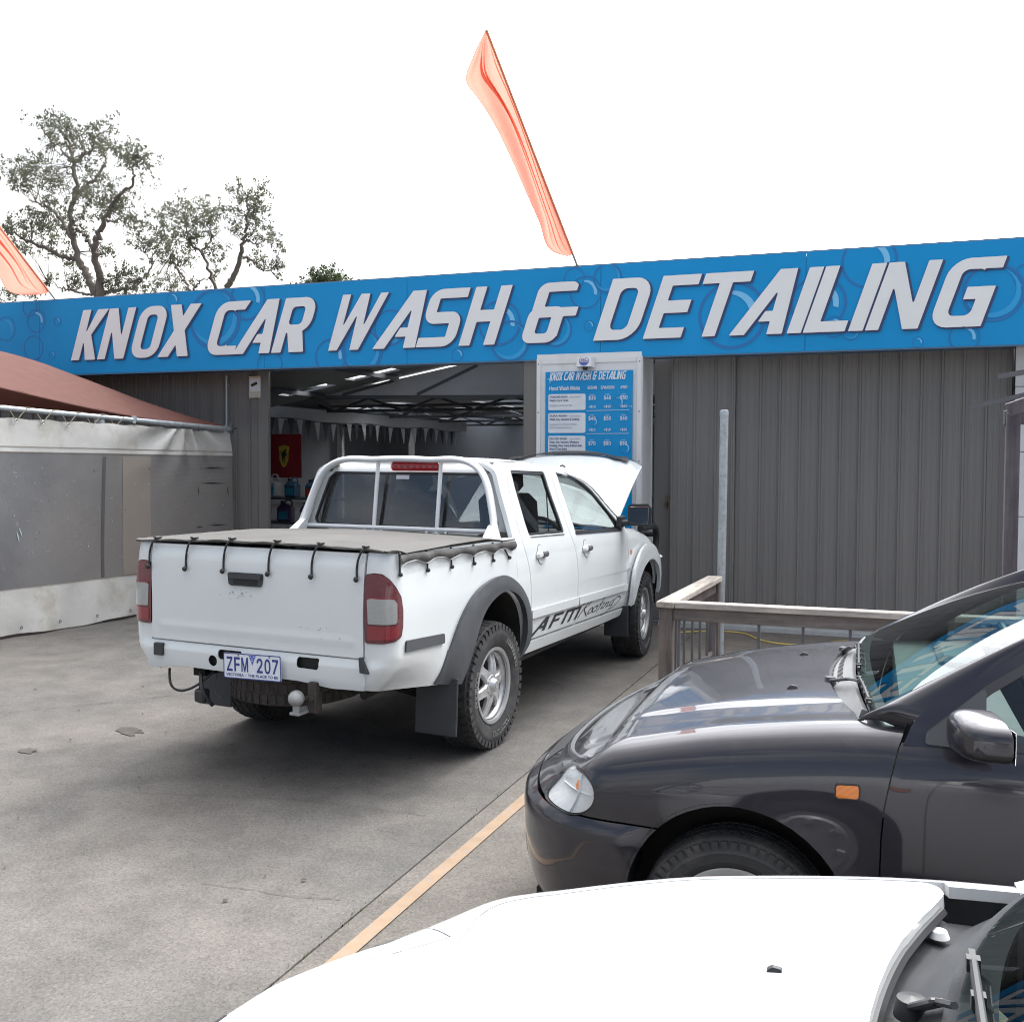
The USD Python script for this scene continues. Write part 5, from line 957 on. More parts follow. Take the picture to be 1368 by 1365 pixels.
U('trailer_wiring', cat(tube(smoothpath([(-1.10, .60, .55), (-1.15, .54, .47), (-1.17, .45, .455), (-1.15, .36, .49), (-1.08, .30, .56)], 24), .007, 6), tube(smoothpath([(-1.12, .36, .55), (-1.16, .31, .46), (-1.12, .28, .38)], 12), .010, 6), tube(smoothpath([(-1.12, .25, .56), (-1.16, .22, .47), (-1.18, .16, .45)], 12), .004, 5), bx(-1.17, .30, .40, -1.11, .37, .47, .01)), 'black_trim')
# ---------------- cab sides: doors with windows, pillars, sills
def cabl(x, v): P = cab(x, v); P[..., 1] *= -1; return P
def cabpoly(xz, seg=.03):
    """(x,z) outline on the cab side -> polygon in (x, section index)"""
    def cv(r): c = np.asarray(shapely.segmentize(r, seg).coords)[:-1]; return np.c_[c[:, 0], cab_v(c[:, 0], c[:, 1])]
    return MultiPolygon([Polygon(cv(g.exterior), [cv(i) for i in g.interiors]) for g in polys(xz)]).buffer(0)
CS = (1, .07)
rwin = rnd(Polygon([(.632, 1.642), (1.195, 1.627), (1.235, 1.196), (.607, 1.219), (.60, 1.30)]), .02)
fwin = rnd(Polygon([(1.438, 1.627)]+[tuple(p) for p in smoothpath([(1.74, 1.618), (1.88, 1.595), (2.03, 1.535), (2.20, 1.45), (2.36, 1.345), (2.49, 1.235)], 20)]+[(2.535, 1.160), (2.50, 1.138), (1.452, 1.180)]), .012)
AP = smoothpath([(1.40, 1.700), (1.72, 1.672), (1.92, 1.628), (2.10, 1.552), (2.30, 1.445), (2.48, 1.325), (2.63, 1.20), (2.66, 1.150)], 30)
rline = smoothpath([(.574, 1.672), (.520, 1.50), (.478, 1.30), (.474, 1.198), (.534, 1.028), (.570, .86), (.577, .703), (.572, .534)], 40)
mline = smoothpath([(1.315, 1.668), (1.325, 1.45), (1.333, 1.204), (1.395, 1.03), (1.425, .86), (1.430, .70), (1.430, .515)], 40)
fline = [(2.60, 1.150), (2.605, 1.0), (2.60, .80), (2.592, .65), (2.585, .487)]
g_ = .0028
rdoor = Polygon([tuple(p) for p in rline]+[(1.43, .512)]+[tuple(p) for p in mline[::-1]]+[(.9, 1.674)]).buffer(-g_)
fdoor = Polygon([tuple(p) for p in mline]+[(2.585, .487)]+fline[::-1]+[tuple(p) for p in AP[::-1] if 1.45 < p[0] < 2.64]+[(1.40, 1.668)])
fdoor = fdoor.intersection(Polygon([(1.0, .3), (3, .3), (3, 1.2)]+[(x+.0, z-.035) for x, z in AP[::-1]]+[(1.2, 1.668)])).buffer(-g_)
csd = Polygon([(.345, .46), (.345, 1.2), (.41, 1.66), (.42, 1.70), (1.40, 1.700)]+[tuple(p) for p in AP]+[(2.66, .482), (2.57, .425), (2.42, .405), (.50, .452)])
sill_top = [(.5, .536), (2.66, .487)]
csd = csd.difference(Polygon([tuple(p) for p in smoothpath(arch_in, 60)]+[(.40, .2), (-.4, .2)]).buffer(.012))
frame_ = csd.difference(rdoor.buffer(g_*2)).difference(fdoor.buffer(g_*2))
quarter = Polygon([(.345, .40), (.345, 1.2), (.41, 1.66), (.42, 1.70), (.60, 1.70)]+[tuple(p) for p in rline]+[(.52, .40)]).buffer(-.001)
for fn, sd in ((cab, -1), (cabl, 1)):
    kw = dict(sc=CS, out=MID)
    U('cab_side', drape(cabpoly(frame_), fn, .022, .03, 0, **kw), 'ute_white', 30)
    for nm, dp, wp in (('rear_door', rdoor, rwin), ('front_door', fdoor, fwin)):
        d = U(nm, drape(cabpoly(dp.difference(wp)), fn, .022, .03, .0, **kw), 'ute_white', 30)
        part(d, 'window_frame', drape(cabpoly(wp.buffer(.004).difference(wp.buffer(-.018))), fn, .02, .02, -.006, **kw), 'black_trim', 30)
        part(d, 'side_window', drape(cabpoly(wp.buffer(-.010)), fn, .03, 0, -.012, **kw), 'glass_tint' if nm == 'rear_door' else 'glass_clear', True)
        part(d, 'door_trim', drape(cabpoly(dp.difference(wp.buffer(.01)).intersection(sbox(0, .5, 3, 1.22))), lambda x, v, fn=fn: fn(x, v)*[1, .94, 1], .06, 0, 0, **kw), 'cabin_trim', 30)
        part(d, 'window_strip', drape(cabpoly(wp.buffer(.012).difference(wp).intersection(Polygon([(0, 1.0), (3, 1.0), (3, 1.13), (0, 1.23)]))), fn, .02, .01, .004, **kw), 'black_trim', 30)
        hx, hz = (.735, 1.087) if nm == 'rear_door' else (1.60, 1.058)
        hs_ = Point(hx, hz).buffer(.075); hs_ = rnd(unary_union([affinity.scale(hs_, .72, .84), affinity.scale(hs_, 1.05, .42)]), .012)
        part(d, 'handle_cup', drape(cabpoly(hs_), fn, .012, .004, .0035, **kw), 'ute_white', 40)
        part(d, 'handle_groove', drape(cabpoly(hs_.buffer(.004).difference(hs_)), fn, .012, .003, .0015, **kw), 'grey_plastic', 40)
        o = fn(np.array([hx]), cab_v(hx, hz))[0]; nrm = np.array([0, sd*1.0, 0])
        part(d, 'door_handle', mv(cat(bx(-.082, -.016, -.022, .085, .016, .020, .012)), *(o+nrm*.008)), 'ute_white', 30)
        part(d, 'handle_grip', mv(bx(-.012, -.020, -.0205, .088, .019, .0185, .010), *(o+nrm*.0086)), 'grey_plastic', 30)
        xa, xb = (.572, 1.418) if nm == 'rear_door' else (1.442, 2.578)
        mz = lambda x: .742-.0255*(x-.56)
        part(d, 'side_moulding', drape(cabpoly(rnd(Polygon([(xa, mz(xa)), (xb, mz(xb)), (xb, mz(xb)-.056), (xa, mz(xa)-.056)]), .006)), fn, .016, .014, .016, **kw), 'ute_white', 50)
        sl_ = lambda x: .548-.0238*(x-.5)
        part(d, 'pinstripe', drape(cabpoly(Polygon([(xa, sl_(xa)), (xb, sl_(xb)), (xb, sl_(xb)-.005), (xa, sl_(xa)-.005)])), fn, .03, 0, .0015, **kw), 'decal', 30)
    # screen pillar skin between door and screen, front wing
    U('roof_gutter', tube([fn(np.array([x]), cab_v(x, z))[0] for x, z in [(.43, 1.690), (.9, 1.694), (1.40, 1.684)]+[tuple(p-[0, .012]) for p in AP[6:]]], .005, 6), 'black_trim')
    U('sill', drape(cabpoly(Polygon([(.52, .455), (2.50, .412), (2.58, .43), (2.60, .478), (.56, .530)])), fn, .03, .03, .004, **kw), 'ute_white', 40)
U('sill_lining', cat(*[bx(.45, sd*.66, .40, 2.6, sd*.79, .47, .01) for sd in (-1, 1)]), 'under', 20)
# decal lettering on the right side (reads towards the nose) and the left
def dec(poly, fn): return drape(cabpoly(poly, .02), fn, .02, 0, .0016, sc=CS, out=MID)
def on_side(g, x0, z0, h, sh, w=None, slope=-.0238): w = w or h; return affinity.affine_transform(g, [w, sh*w, w*slope, h, x0, z0])
AFM = [('A', unary_union([Polygon([(-.25, -.35), (.0, -.35), (.62, 1), (.40, 1)]), Polygon([(.40, 1), (.66, 1), (.80, 0), (.58, 0)]), Polygon([(.22, .22), (.20, .42), (.75, .42), (.78, .22)])]), 0), ('F', unary_union([Polygon([(0, 0), (.22, 0), (.22, 1), (0, 1)]), sbox(0, .80, .75, 1), sbox(0, .40, .62, .58)]), .95), ('M', unary_union([sbox(0, .0, .2, .8), sbox(0, .8, 1.25, 1), sbox(.52, 0, .72, 1), sbox(1.05, 0, 1.25, 1)]), 1.85)]
rdx0, rdz0, rh = .64, .576, .086
SCR = [[(.05, 0), (.22, .55), (.38, 1.05), (.36, 1.08)], [(.02, .85), (.30, 1.12), (.66, 1.05), (.62, .78), (.30, .52), (.45, .30), (.80, -.05)], [(1.02, .42), (.86, .36), (.84, .10), (1.0, .05), (1.14, .28), (1.02, .46)], [(1.40, .46), (1.24, .40), (1.22, .12), (1.38, .06), (1.54, .30), (1.42, .48), (1.6, .4)], [(2.12, 1.10), (1.96, 1.05), (1.82, .55), (1.70, -.05)], [(1.66, .50), (2.02, .56)], [(2.12, .52), (2.02, .10), (2.16, .16)], [(2.32, .50), (2.24, .06), (2.40, .42), (2.56, .48), (2.50, .10), (2.66, .18)], [(3.06, .52), (2.82, .44), (2.78, .16), (2.96, .14), (3.10, .50), (2.96, -.20), (2.6, -.42), (2.35, -.40)], [(3.1, .52), (3.5, .66), (3.72, .45), (3.5, .1), (3.1, -.2)]]
scr = unary_union([LineString(smoothpath(q, 24)).buffer(.036) for q in SCR])
for fn, sd in ((cab, -1),):
    for nm, g, dx in AFM: part(ute, 'decal_letter', dec(on_side(g, rdx0+dx*.262, rdz0-dx*.262*.0238, rh, .42, .245), fn), 'decal', False)
    part(ute, 'decal_script', dec(on_side(scr, 1.46, .560, .098, .45, .25), fn), 'decal', False)
# ---------------- roof, cab rear, screens
def roof(x, y):
    v = np.interp(np.abs(y), [0, .25, .45, .58, .645, .682], [0, 1, 2, 3, 4, 5]); P = cab(x, v); P[..., 1] = y; return P
def xrear(y, z): return .352+.20*np.clip(z-1.2, 0, 1)+.10*np.clip((np.abs(y)-.52)/.30, 0, 1)**2.2+.25*np.clip((z-1.62)/.10, 0, 1)**2*.3
hdr = [(1.72+.10*(1-(y/.62)**2)-.0*abs(y), y) for y in np.linspace(-.665, .665, 30)]
U('roof', drape(Polygon([(.475+.03*(y/.66)**2, y) for y in np.linspace(.665, -.665, 20)]+[(x-.42*0, y) for x, y in hdr]), roof, .03, .02, 0, MID), 'ute_white', 30)
U('roof_aerial', tube([(1.86, -.58, 1.655), (1.80, -.585, 1.668), (1.76, -.585, 1.662)], .006, 6), 'black_trim')
def rearw(y, z): 
    zz = np.asarray(z); x = xrear(y, zz); return np.stack([x, y, zz], -1)
def half(z): return np.interp(z, [1.0, 1.2, 1.3, 1.45, 1.6, 1.66, 1.70, 1.725], [.845, .825, .80, .755, .70, .665, .58, .40])
outl = [(half(z)-.012, z) for z in np.linspace(1.1, 1.715, 22)]
outl = [(-y, z) for y, z in outl]+[(y, z) for y, z in outl[::-1]]
rw = rnd(Polygon([(-.66, 1.262), (.66, 1.262), (.70, 1.30), (.60, 1.58), (.55, 1.620), (-.55, 1.620), (-.60, 1.58), (-.70, 1.30)]), .02)
U('cab_rear', drape(Polygon(outl).buffer(0).difference(rw), rearw, .022, .02, 0, MID), 'ute_white', 30)
U('rear_window_seal', drape(rw.buffer(.004).difference(rw.buffer(-.012)), rearw, .02, .01, .003, MID), 'black_trim', 30)
U('rear_window', drape(rw.buffer(-.006), rearw, .05, 0, -.004, MID), 'glass_rear', True)
for y in (-.62, .60): U('roof_joint_cover', drape(Polygon([(y-.014, 1.625), (y+.014, 1.625), (y+.014-.01*np.sign(y), 1.690), (y-.014-.01*np.sign(y), 1.690)]), rearw, .02, .005, .004, MID), 'grey_plastic', 30)
U('window_sticker', drape(Polygon([(.065, 1.578), (-.035, 1.578), (-.035, 1.605), (.065, 1.605)]), rearw, .03, .001, .001, MID), 'plate_white', False)
U('rear_wall_lining', bx(.44, -.74, .6, .46, .74, 1.22), 'cabin_trim', False)
def screen(y, t):
    yb = .742; f = np.abs(y)
    hx, hz_ = 1.72+.10*(1-(y/.62)**2), roof(1.72+.10*(1-(y/.62)**2), y*.9)[..., 2]-.006
    bxx, bz = 2.66+.14*(1-(y/yb)**2), 1.125+.02*(1-(y/yb)**2)
    t = np.asarray(t); b = .05*np.sin(t*np.pi); return np.stack([bxx+(hx-bxx)*t+b*.6, y*(1-.115*t), bz+(hz_-bz)*t+b], -1)
U('windscreen', drape(Polygon([(-.735, 0), (.735, 0), (.73, 1), (-.73, 1)]), screen, .04, 0, 0, MID, sc=(1, 1)), 'glass_clear', True)
U('screen_seal', cat(tube(screen(np.linspace(-.735, .735, 24), np.zeros(24)), .010, 6), tube(screen(np.linspace(-.73, .73, 24), np.ones(24)), .008, 6)), 'black_trim')
for sd in (-1, 1): U('screen_pillar', sheet(lambda u, v, sd=sd: (lambda A, B: A*(1-v)[:, None]+B*v[:, None])(screen(sd*.735+0*u, u), (cab if sd < 0 else cabl)(AP[np.clip(np.round((1-u)*29).astype(int), 0, 29), 0], cab_v(AP[np.clip(np.round((1-u)*29).astype(int), 0, 29), 0], AP[np.clip(np.round((1-u)*29).astype(int), 0, 29), 1]))), 30, 5), 'ute_white', True)
# wings, bonnet, front
def wingsec(x):
    zt = np.interp(x, [2.5, 2.7, 3.0, 3.3, 3.55, 3.75], [1.150, 1.140, 1.118, 1.055, .975, .905]); k = 1-.16*np.clip((x-3.3)/.5, 0, 1)**2
    z = np.array([zt+.004, zt+.002, zt-.008, zt-.035, zt-.085, zt-.16, .86, .76, .66, .56, .47]); y = np.array([.62, .72, .775, .815, .838, .852, .860, .860, .858, .85, .835])*k
    return z, y
def wing(x, v, sd=-1):
    x = np.asarray(x, float).ravel(); v = np.asarray(v, float).ravel(); O = np.zeros((len(x), 3))
    for i in range(len(x)):
        z, y = wingsec(x[i]); O[i] = (x[i], sd*np.interp(v[i], np.arange(11), y), np.interp(v[i], np.arange(11), z))
    return O
def wing_v(x, z): return np.array([np.interp(-b, -wingsec(a)[0], np.arange(11)) for a, b in zip(np.atleast_1d(x), np.atleast_1d(z))])
farch = smoothpath([(2.64, .40), (2.70, .56), (2.82, .73), (2.98, .82), (3.10, .845), (3.24, .82), (3.36, .745), (3.44, .62), (3.47, .48), (3.48, .40)], 50)
fo = smoothpath([(2.592, .50), (2.60, .62), (2.64, .76), (2.78, .90), (2.92, .965), (3.07, .99), (3.24, .965), (3.40, .89), (3.52, .76), (3.565, .64), (3.575, .56)], 50)
def wpoly(g, seg=.03):
    def cv(r): c = np.asarray(shapely.segmentize(r, seg).coords)[:-1]; return np.c_[c[:, 0], wing_v(c[:, 0], c[:, 1])]
    return MultiPolygon([Polygon(cv(q.exterior)) for q in polys(g)]).buffer(0)
wsh = Polygon([(2.612, .46), (2.61, 1.120)]+[(x, wingsec(x)[0][2]) for x in np.linspace(2.62, 3.74, 20)]+[(3.76, .66), (3.5, .60)]).buffer(0).difference(Polygon([tuple(p) for p in farch]+[(3.48, .2), (2.64, .2)]).buffer(0))
for sd in (-1, 1):
    f_ = lambda x, v, sd=sd: wing(x, v, sd)
    U('front_wing', cat(drape(wpoly(wsh), f_, .025, .02, 0, MID, sc=(1, .08)), drape(Polygon([(2.62, .02), (3.74, .02), (3.74, 2.05), (2.62, 2.05)]), f_, .03, .01, 0, (3, 0, .5), sc=(1, .06))), 'ute_white', 35)
    def fl2(x, v, sd=sd):
        P = wing(x, v, sd); d = np.hypot(P[:, 0]-3.06, P[:, 2]-.46); P[:, 1] += sd*(.008+.045*np.sin(np.clip((.62-d)/.18, 0, 1)*np.pi*.62)**.8); return P
    U('wheel_flare', drape(wpoly(Polygon([tuple(p) for p in fo]+[tuple(p) for p in farch[::-1] if p[1] > .5]).buffer(0)), fl2, .02, .03, 0, MID, sc=(1, .08)), 'ute_white', 45)
    U('wheel_arch', sheet(lambda u, v, sd=sd: (lambda q: np.stack([q[:, 0], sd*(.84-.36*v), q[:, 1]+.01], -1))(farch[np.round(u*49).astype(int)]), 50, 5), 'under', True); U('arch_liner', bx(2.6, sd*.44, .40, 3.5, sd*.47, 1.0), 'under', False)
    U('mud_flap', bx(2.575, sd*.66, .24, 2.59, sd*.87, .50, .004), 'black_plastic', 20)
    o = wing(np.array([2.686]), wing_v(2.686, .938), sd)[0]; U('side_repeater', mv(bx(-.028, -.006, -.022, .028, .006, .022, .008), *o), 'lens_amber', 30)
    U('headlamp', trimesh.convex.convex_hull(np.array([(x, sd*y, z) for x, y, z in ((3.60, .80, .90), (3.60, .80, .76), (3.76, .60, .88), (3.76, .60, .74), (3.74, .72, .90), (3.74, .72, .75), (3.55, .79, .82))])), 'lens_clear', 20)
    m_ = U('door_mirror', mv(cat(trimesh.convex.convex_hull(np.array([(x, sd*y, z) for x, y, z in [(.02, .0, -.075), (.02, 0, .075), (.02, .19, -.085), (.02, .20, .06), (.02, .17, .095), (.02, .03, .092), (.10, .02, -.06), (.10, .02, .06), (.11, .16, -.06), (.11, .16, .05), (.0, .0, -.08), (.0, .0, .08), (.0, .20, -.085), (.0, .205, .06), (.0, .17, .10), (.0, .03, .095)]]))), 2.50, sd*.885, 1.255), 'black_plastic', 40)
    part(m_, 'mirror_arm', cat(obx((2.52, sd*.80, 1.19), (2.53, sd*.90, 1.20), .07, .045, .012), bx(2.47, sd*.795, 1.155, 2.60, sd*.835, 1.25, .008)), 'black_plastic', 30)
    part(m_, 'mirror_glass', mv(rot(rot(bx(-.003, sd*.022, -.062, .0, sd*.180, .074, .001), (0, 0, 1), sd*.10, (0, sd*.1, 0)), (0, 1, 0), .05), 2.488, sd*.885, 1.255), 'mirror_face', False)
# raised bonnet, hinged at the scuttle
HA = math.radians(36)
def bon(l, y):
    """l: distance from the hinge, y: across, in the closed position, then swung up"""
    l = np.asarray(l, float); y = np.asarray(y, float); z = .060*(1-(y/.72)**2)-.012*np.exp(-((np.abs(y)-.46)/.05)**2)-.06*np.clip((l-.45)/.6, 0, 1)**2-.05*np.clip((l-.98)/.12, 0, 1)**2; x = l
    c, s = math.cos(HA), math.sin(HA); return np.stack([2.60+x*c-z*s, y, 1.145+x*s+z*c], -1)
bp = rnd(Polygon([(0.0, -.70), (0.02, -.74)]+[(1.135-.22*(abs(y)/.74)**2.6, y) for y in np.linspace(-.74, .74, 24)]+[(.02, .74), (0, .70)]), .03)
bo = U('bonnet', drape(bp, bon, .03, .02, 0, (4.2, 0, .6)), 'ute_white', 30)
part(bo, 'bonnet_seal', tube(np.vstack([bon(np.array([1.135-.22*(abs(y)/.74)**2.6-.004]), np.array([y]))-[0, 0, .012] for y in np.linspace(-.72, .72, 40)]), .010, 6), 'black_trim')
part(bo, 'bonnet_deflector', drape(Polygon([(1.05-.22*(abs(y)/.74)**2.6, y) for y in np.linspace(-.60, .60, 24)]+[(1.14-.22*(abs(y)/.74)**2.6, y) for y in np.linspace(.60, -.60, 24)]), lambda l, y: bon(l, y)+[-.006, 0, .022], .03, .006, 0, (4.2, 0, .6)), 'black_trim', 30)
part(bo, 'deflector_corner', drape(Polygon([(.80, -.735), (.93, -.735), (1.02, -.62), (.985, -.60)]), lambda l, y: bon(l, y)+[-.004, 0, .010], .03, .006, 0, (4.2, 0, .6)), 'lamp_glass', 30)
part(bo, 'washer_jet', mv(sphere((0, 0, 0), .014, 1), *bon(.25, .18)), 'black_trim')
U('bonnet_prop', tube([(3.62, .55, .95), bon(.85, .50)-[0, 0, .03]], .006, 6), 'steel_frame')
U('engine_bay', cat(bx(2.68, -.60, .80, 3.60, .60, .86), bx(2.9, -.3, .85, 3.4, .25, 1.02, .03), bx(2.66, -.62, .8, 2.70, .62, 1.12)), 'under', 20)
U('front_panel', cat(bx(3.70, -.62, .72, 3.76, .62, .90, .01), bx(3.62, -.6, .88, 3.74, .6, .93, .01)), 'ute_white', 20)
U('front_bumper', cat(drape(Polygon([(-.80, .46), (.80, .46), (.81, .58), (.80, .70), (-.80, .70), (-.81, .58)]), lambda y, z: np.stack([3.86-.30*(np.abs(y)/.82)**3-.04*((z-.58)/.12)**2, y, z], -1), .03, .06, 0, MID), bx(3.45, -.83, .52, 3.60, -.78, .70, .02), bx(3.45, .78, .52, 3.60, .83, .70, .02)), 'under', 30)
for sd in (-1, 1): U('bull_bar_loop', tube(smoothpath([(3.45, sd*.70, 1.085), (3.70, sd*.71, 1.085), (3.90, sd*.71, 1.065), (3.97, sd*.70, .99), (3.97, sd*.69, .87), (3.90, sd*.68, .80), (3.80, sd*.66, .76)], 40), .030, 12), 'black_trim')
U('bull_bar', cat(*[tube([(3.96, -.70, z), (4.0, 0, z), (3.96, .70, z)], .028, 10) for z in (1.0, .80)], *[tube([(3.97, y, .62), (3.98, y, 1.10)], .03, 10) for y in (-.35, .35)], tube([(3.97, -.36, 1.10), (3.98, 0, 1.12), (3.97, .36, 1.10)], .03, 10)), 'black_trim')
# tonneau with its elastic straps
def ton(s, y):
    """s along from the tail, y across"""
    z = 1.262+.020*np.cos(np.clip(np.abs(y)/.86, 0, 1)*np.pi/2)-.012*np.clip((s-.2)/1.2, 0, 1)+.010*(meshkit.fbm(np.stack([s*3.2, y*3.2, 0*s], -1), 4, 4)-.5)-.03*np.clip((s-1.05)/.30, 0, 1)
    e = np.clip((np.abs(y)-.835)/.045, 0, 1); z = z-.045*e**2; f = np.clip((.03-s)/.04, 0, 1); z = z-.012*f
    return np.stack([BED_X-.004+s, -y, z], -1)
tn_ = U('tonneau_cover', drape(Polygon([(.015, -.82), (.015, .82), (.12, .862), (1.48, .845), (1.48, -.845), (.12, -.862)]), ton, .03, .012, 0, MID), 'tonneau', 40)
def skirt(sd):
    def f(u, v):
        s = .06+1.38*u; k = np.abs(np.sin((s-.055)/.268*np.pi)); d = .012+(.060-.022*k)*v
        y = .862+.006*np.sin(v*np.pi)+.004*np.sin(s*40)*v; z = 1.250-.030*np.clip((s-.2)/1.2, 0, 1)-d; x = BED_X+s
        return np.stack([x, sd*(y+.008*np.sin(v*3.1)*(1-k)), z], -1)
    return f
for sd in (-1, 1): part(tn_, 'cover_skirt', sheet(skirt(sd), 120, 8, (0 if sd < 0 else .12, 1)), 'tonneau_edge', True); part(tn_, 'piping', tube(skirt(sd)(np.linspace(0 if sd < 0 else .12, 1, 120), np.ones(120)), .0035, 5), 'alloy_dull')
part(tn_, 'rear_hem', tube([ton(np.array([.014]), np.array([y]))[0]+[0, 0, -.004+.004*math.sin(y*20)] for y in np.linspace(-.80, .80, 60)], .0055, 6), 'tonneau_edge')
part(tn_, 'front_flap', sheet(lambda u, v: np.stack([.348+.02*v+.0*u, -.80+1.6*u, 1.205+.045*v+.006*np.sin(u*31)*v], -1), 60, 5), 'tonneau_edge', True)
for y in (.70, .438, .180, -.115, -.385, -.655):
    t0 = ton(np.array([.028]), np.array([-y+.035]))[0]; p = [t0+[.02, 0, .006], t0+[-.030, .0, -.004], (*gate(np.array([-y]), np.array([1.195]))[0]-[.010, 0, 0],), (*gate(np.array([-y]), np.array([1.115]))[0]-[.007, 0, 0],)]
    st_ = U('tie_strap', tube(smoothpath(p, 24), .0058, 7), 'cord_black'); part(st_, 'strap_buckle', mv(bx(-.022, -.011, -.004, .016, .011, .006, .003), *(t0+[-.01, 0, .008])), 'black_trim', 20)
    part(st_, 'knob', mv(cat(sphere((0, 0, 0), .0125, 2), lathe([(.010, -.009), (.015, .0), (.010, .004)], 12, 'x')), *(np.array(p[3])-[.010, 0, 0])), 'black_trim')
for fn, sd in SIDES:
    for s, z in ((.877, 1.140), (1.147, 1.136), (1.411, 1.128), (1.681, 1.121), (1.933, 1.115), (2.16, 1.112)):
        if sd > 0 and s < 1.0: continue
        a = fn(np.array([s]), np.array([z]))[0]; b = fn(np.array([s-(.10 if s > 2.1 else .0)]), np.array([z+.085]))[0]; p = [b+[0, sd*.012, .015], b*.45+a*.55+[0, sd*.009, 0], a+[0, sd*.006, 0]]
        st_ = U('tie_strap', tube(smoothpath(p, 10), .0052, 7), 'cord_black'); part(st_, 'knob', mv(sphere((0, 0, 0), .0115, 2), *(a+[0, sd*.010, 0])), 'black_trim'); part(st_, 'strap_hook', mv(bx(-.008, -.006, -.012, .008, .006, .012, .004), *(b+[0, sd*.012, .012])), 'black_trim', 20)
# sports bar
def sb(x0):
    return [(x0-.05, .738, 1.215), (x0+.01, .715, 1.30), (x0+.035, .685, 1.42), (x0+.06, .640, 1.56), (x0+.075, .585, 1.642), (x0+.085, .50, 1.692), (x0+.085, .25, 1.708), (x0+.085, 0, 1.713)]
def flat(path, w, h): 
    P = np.asarray(path); m = tube(P, 1.0, 16, caps=True); n = len(P); V = m.vertices.copy(); 
    for i in range(n):
        r = V[i*16:(i+1)*16]-P[i]; V[i*16:(i+1)*16] = P[i]+r*[w, h, h]
    m.vertices = V; return m
hp_ = sb(.30); full = hp_+[(x, -y, z) for x, y, z in hp_[-2::-1]]
spb = U('sports_bar', flat(smoothpath(full, 90), .036, .021), 'bar_paint', 50)
for y in (.175, -.300): part(spb, 'upright', cat(tube([(.322, y, 1.235), (.384, y, 1.70)], .0135, 10), bx(.295, y-.03, 1.222, .345, y+.03, 1.236, .004)), 'bar_paint')
part(spb, 'lower_rail', tube([(.322, .70, 1.258), (.322, -.70, 1.258)], .015, 10), 'bar_paint')
for sd in (-1, 1): part(spb, 'foot', trimesh.convex.convex_hull(np.array([(x, sd*y, z) for x, y, z in ((.16, .70, 1.215), (.16, .77, 1.215), (.30, .70, 1.215), (.30, .77, 1.215), (.275, .69, 1.30), (.275, .735, 1.30), (.315, .69, 1.31), (.315, .735, 1.31))])), 'bar_paint', 30)
for y in (.24, .11, -.23, -.37): part(spb, 'bolt', lathe([(0, .012), (.010, .010), (.012, 0)], 8, 'z').apply_translation((.322, y, 1.236)), 'chrome')
bl_ = U('brake_light', bx(.372, -.285, 1.634, .430, .085, 1.692, .018), 'lens_high', 30)
part(bl_, 'light_cells', cat(*[bx(.3695, -.26+.047*k, 1.655, .374, -.232+.047*k, 1.671, .002) for k in range(7)]), 'lens_red', False, kind='stuff')
# inside
for y in (-.37, .37):
    st = U('front_seat', cat(bx(1.35, y-.24, .78, 1.85, y+.24, .95, .05), rot(bx(-.07, y-.23, 0, .07, y+.23, .62, .06), (0, 1, 0), -.18).apply_translation((1.36, 0, .86))), 'seat_cloth', 40)
    part(st, 'headrest', cat(mv(rot(bx(-.045, y-.135, 0, .05, y+.135, .19, .045), (0, 1, 0), -.15), 1.245, 0, 1.475), tube([(1.26, y-.06, 1.40), (1.245, y-.06, 1.50)], .008, 6), tube([(1.26, y+.06, 1.40), (1.245, y+.06, 1.50)], .008, 6)), 'seat_cloth', 40)
U('rear_seat', cat(bx(.50, -.66, .78, 1.0, .66, .92, .04), rot(bx(-.06, -.66, 0, .06, .66, .42, .05), (0, 1, 0), -.1).apply_translation((.55, 0, .88))), 'seat_cloth', 40)
U('dashboard', cat(trimesh.convex.convex_hull(np.array([(x, y, z) for y in (-.72, .72) for x, z in ((2.12, .80), (2.05, 1.0), (2.10, 1.10), (2.30, 1.135), (2.62, 1.12), (2.62, .8))])), bx(2.02, -.58, 1.06, 2.16, -.18, 1.15, .03)), 'dash_grey', 30)
for y in (-.62, .62, .05): U('air_vent', bx(2.040, y-.06, 1.02, 2.06, y+.06, 1.08, .01), 'black_trim', 20)
sw2 = tube(np.array([(0, .185*math.cos(a), .185*math.sin(a)) for a in np.linspace(0, 2*np.pi, 32)[:-1]]), .016, 8, closed=True)
U('steering_wheel', mv(rot(cat(sw2, bx(-.02, -.17, -.02, .02, .17, .02, .01), bx(-.02, -.05, -.17, .02, .05, .03, .015)), (0, 1, 0), -.42), 1.90, -.37, 1.09), 'black_trim', 40)
U('inner_mirror', bx(1.86, -.12, 1.50, 1.89, .12, 1.56, .02), 'black_trim', 30)
for sd in (-1, 1): U('sun_visor', bx(1.55, sd*.08, 1.600, 1.72, sd*.52, 1.615, .005), 'dash_grey', 20)
U('headlining', drape(Polygon([(.50, -.60), (1.66, -.58), (1.66, .58), (.50, .60)]), lambda x, y: roof(x, y)-[0, 0, .05], .06, 0, 0, (1.2, 0, 5)), 'dash_grey', True)
U('cabin_floor', bx(.4, -.74, .55, 2.65, .74, .60), 'cabin_trim', False); U('firewall', bx(2.63, -.70, .5, 2.66, .70, 1.11), 'cabin_trim', False)
for sd in (-1, 1): U('seat_belt', obx((1.30, sd*.70, .85), (1.28, sd*.665, 1.52), .045, .004), 'black_trim', False)
for x, y, sd, stz in ((0, -.765, -1, 0), (0, .765, 1, 0), (3.05, -.76, -1, .10), (3.05, .76, 1, .10)): wheel_parts(ute, 'wheel', (x, y, .372), .372, .245, .218, sd, 6, 'block', True, steer=stz)

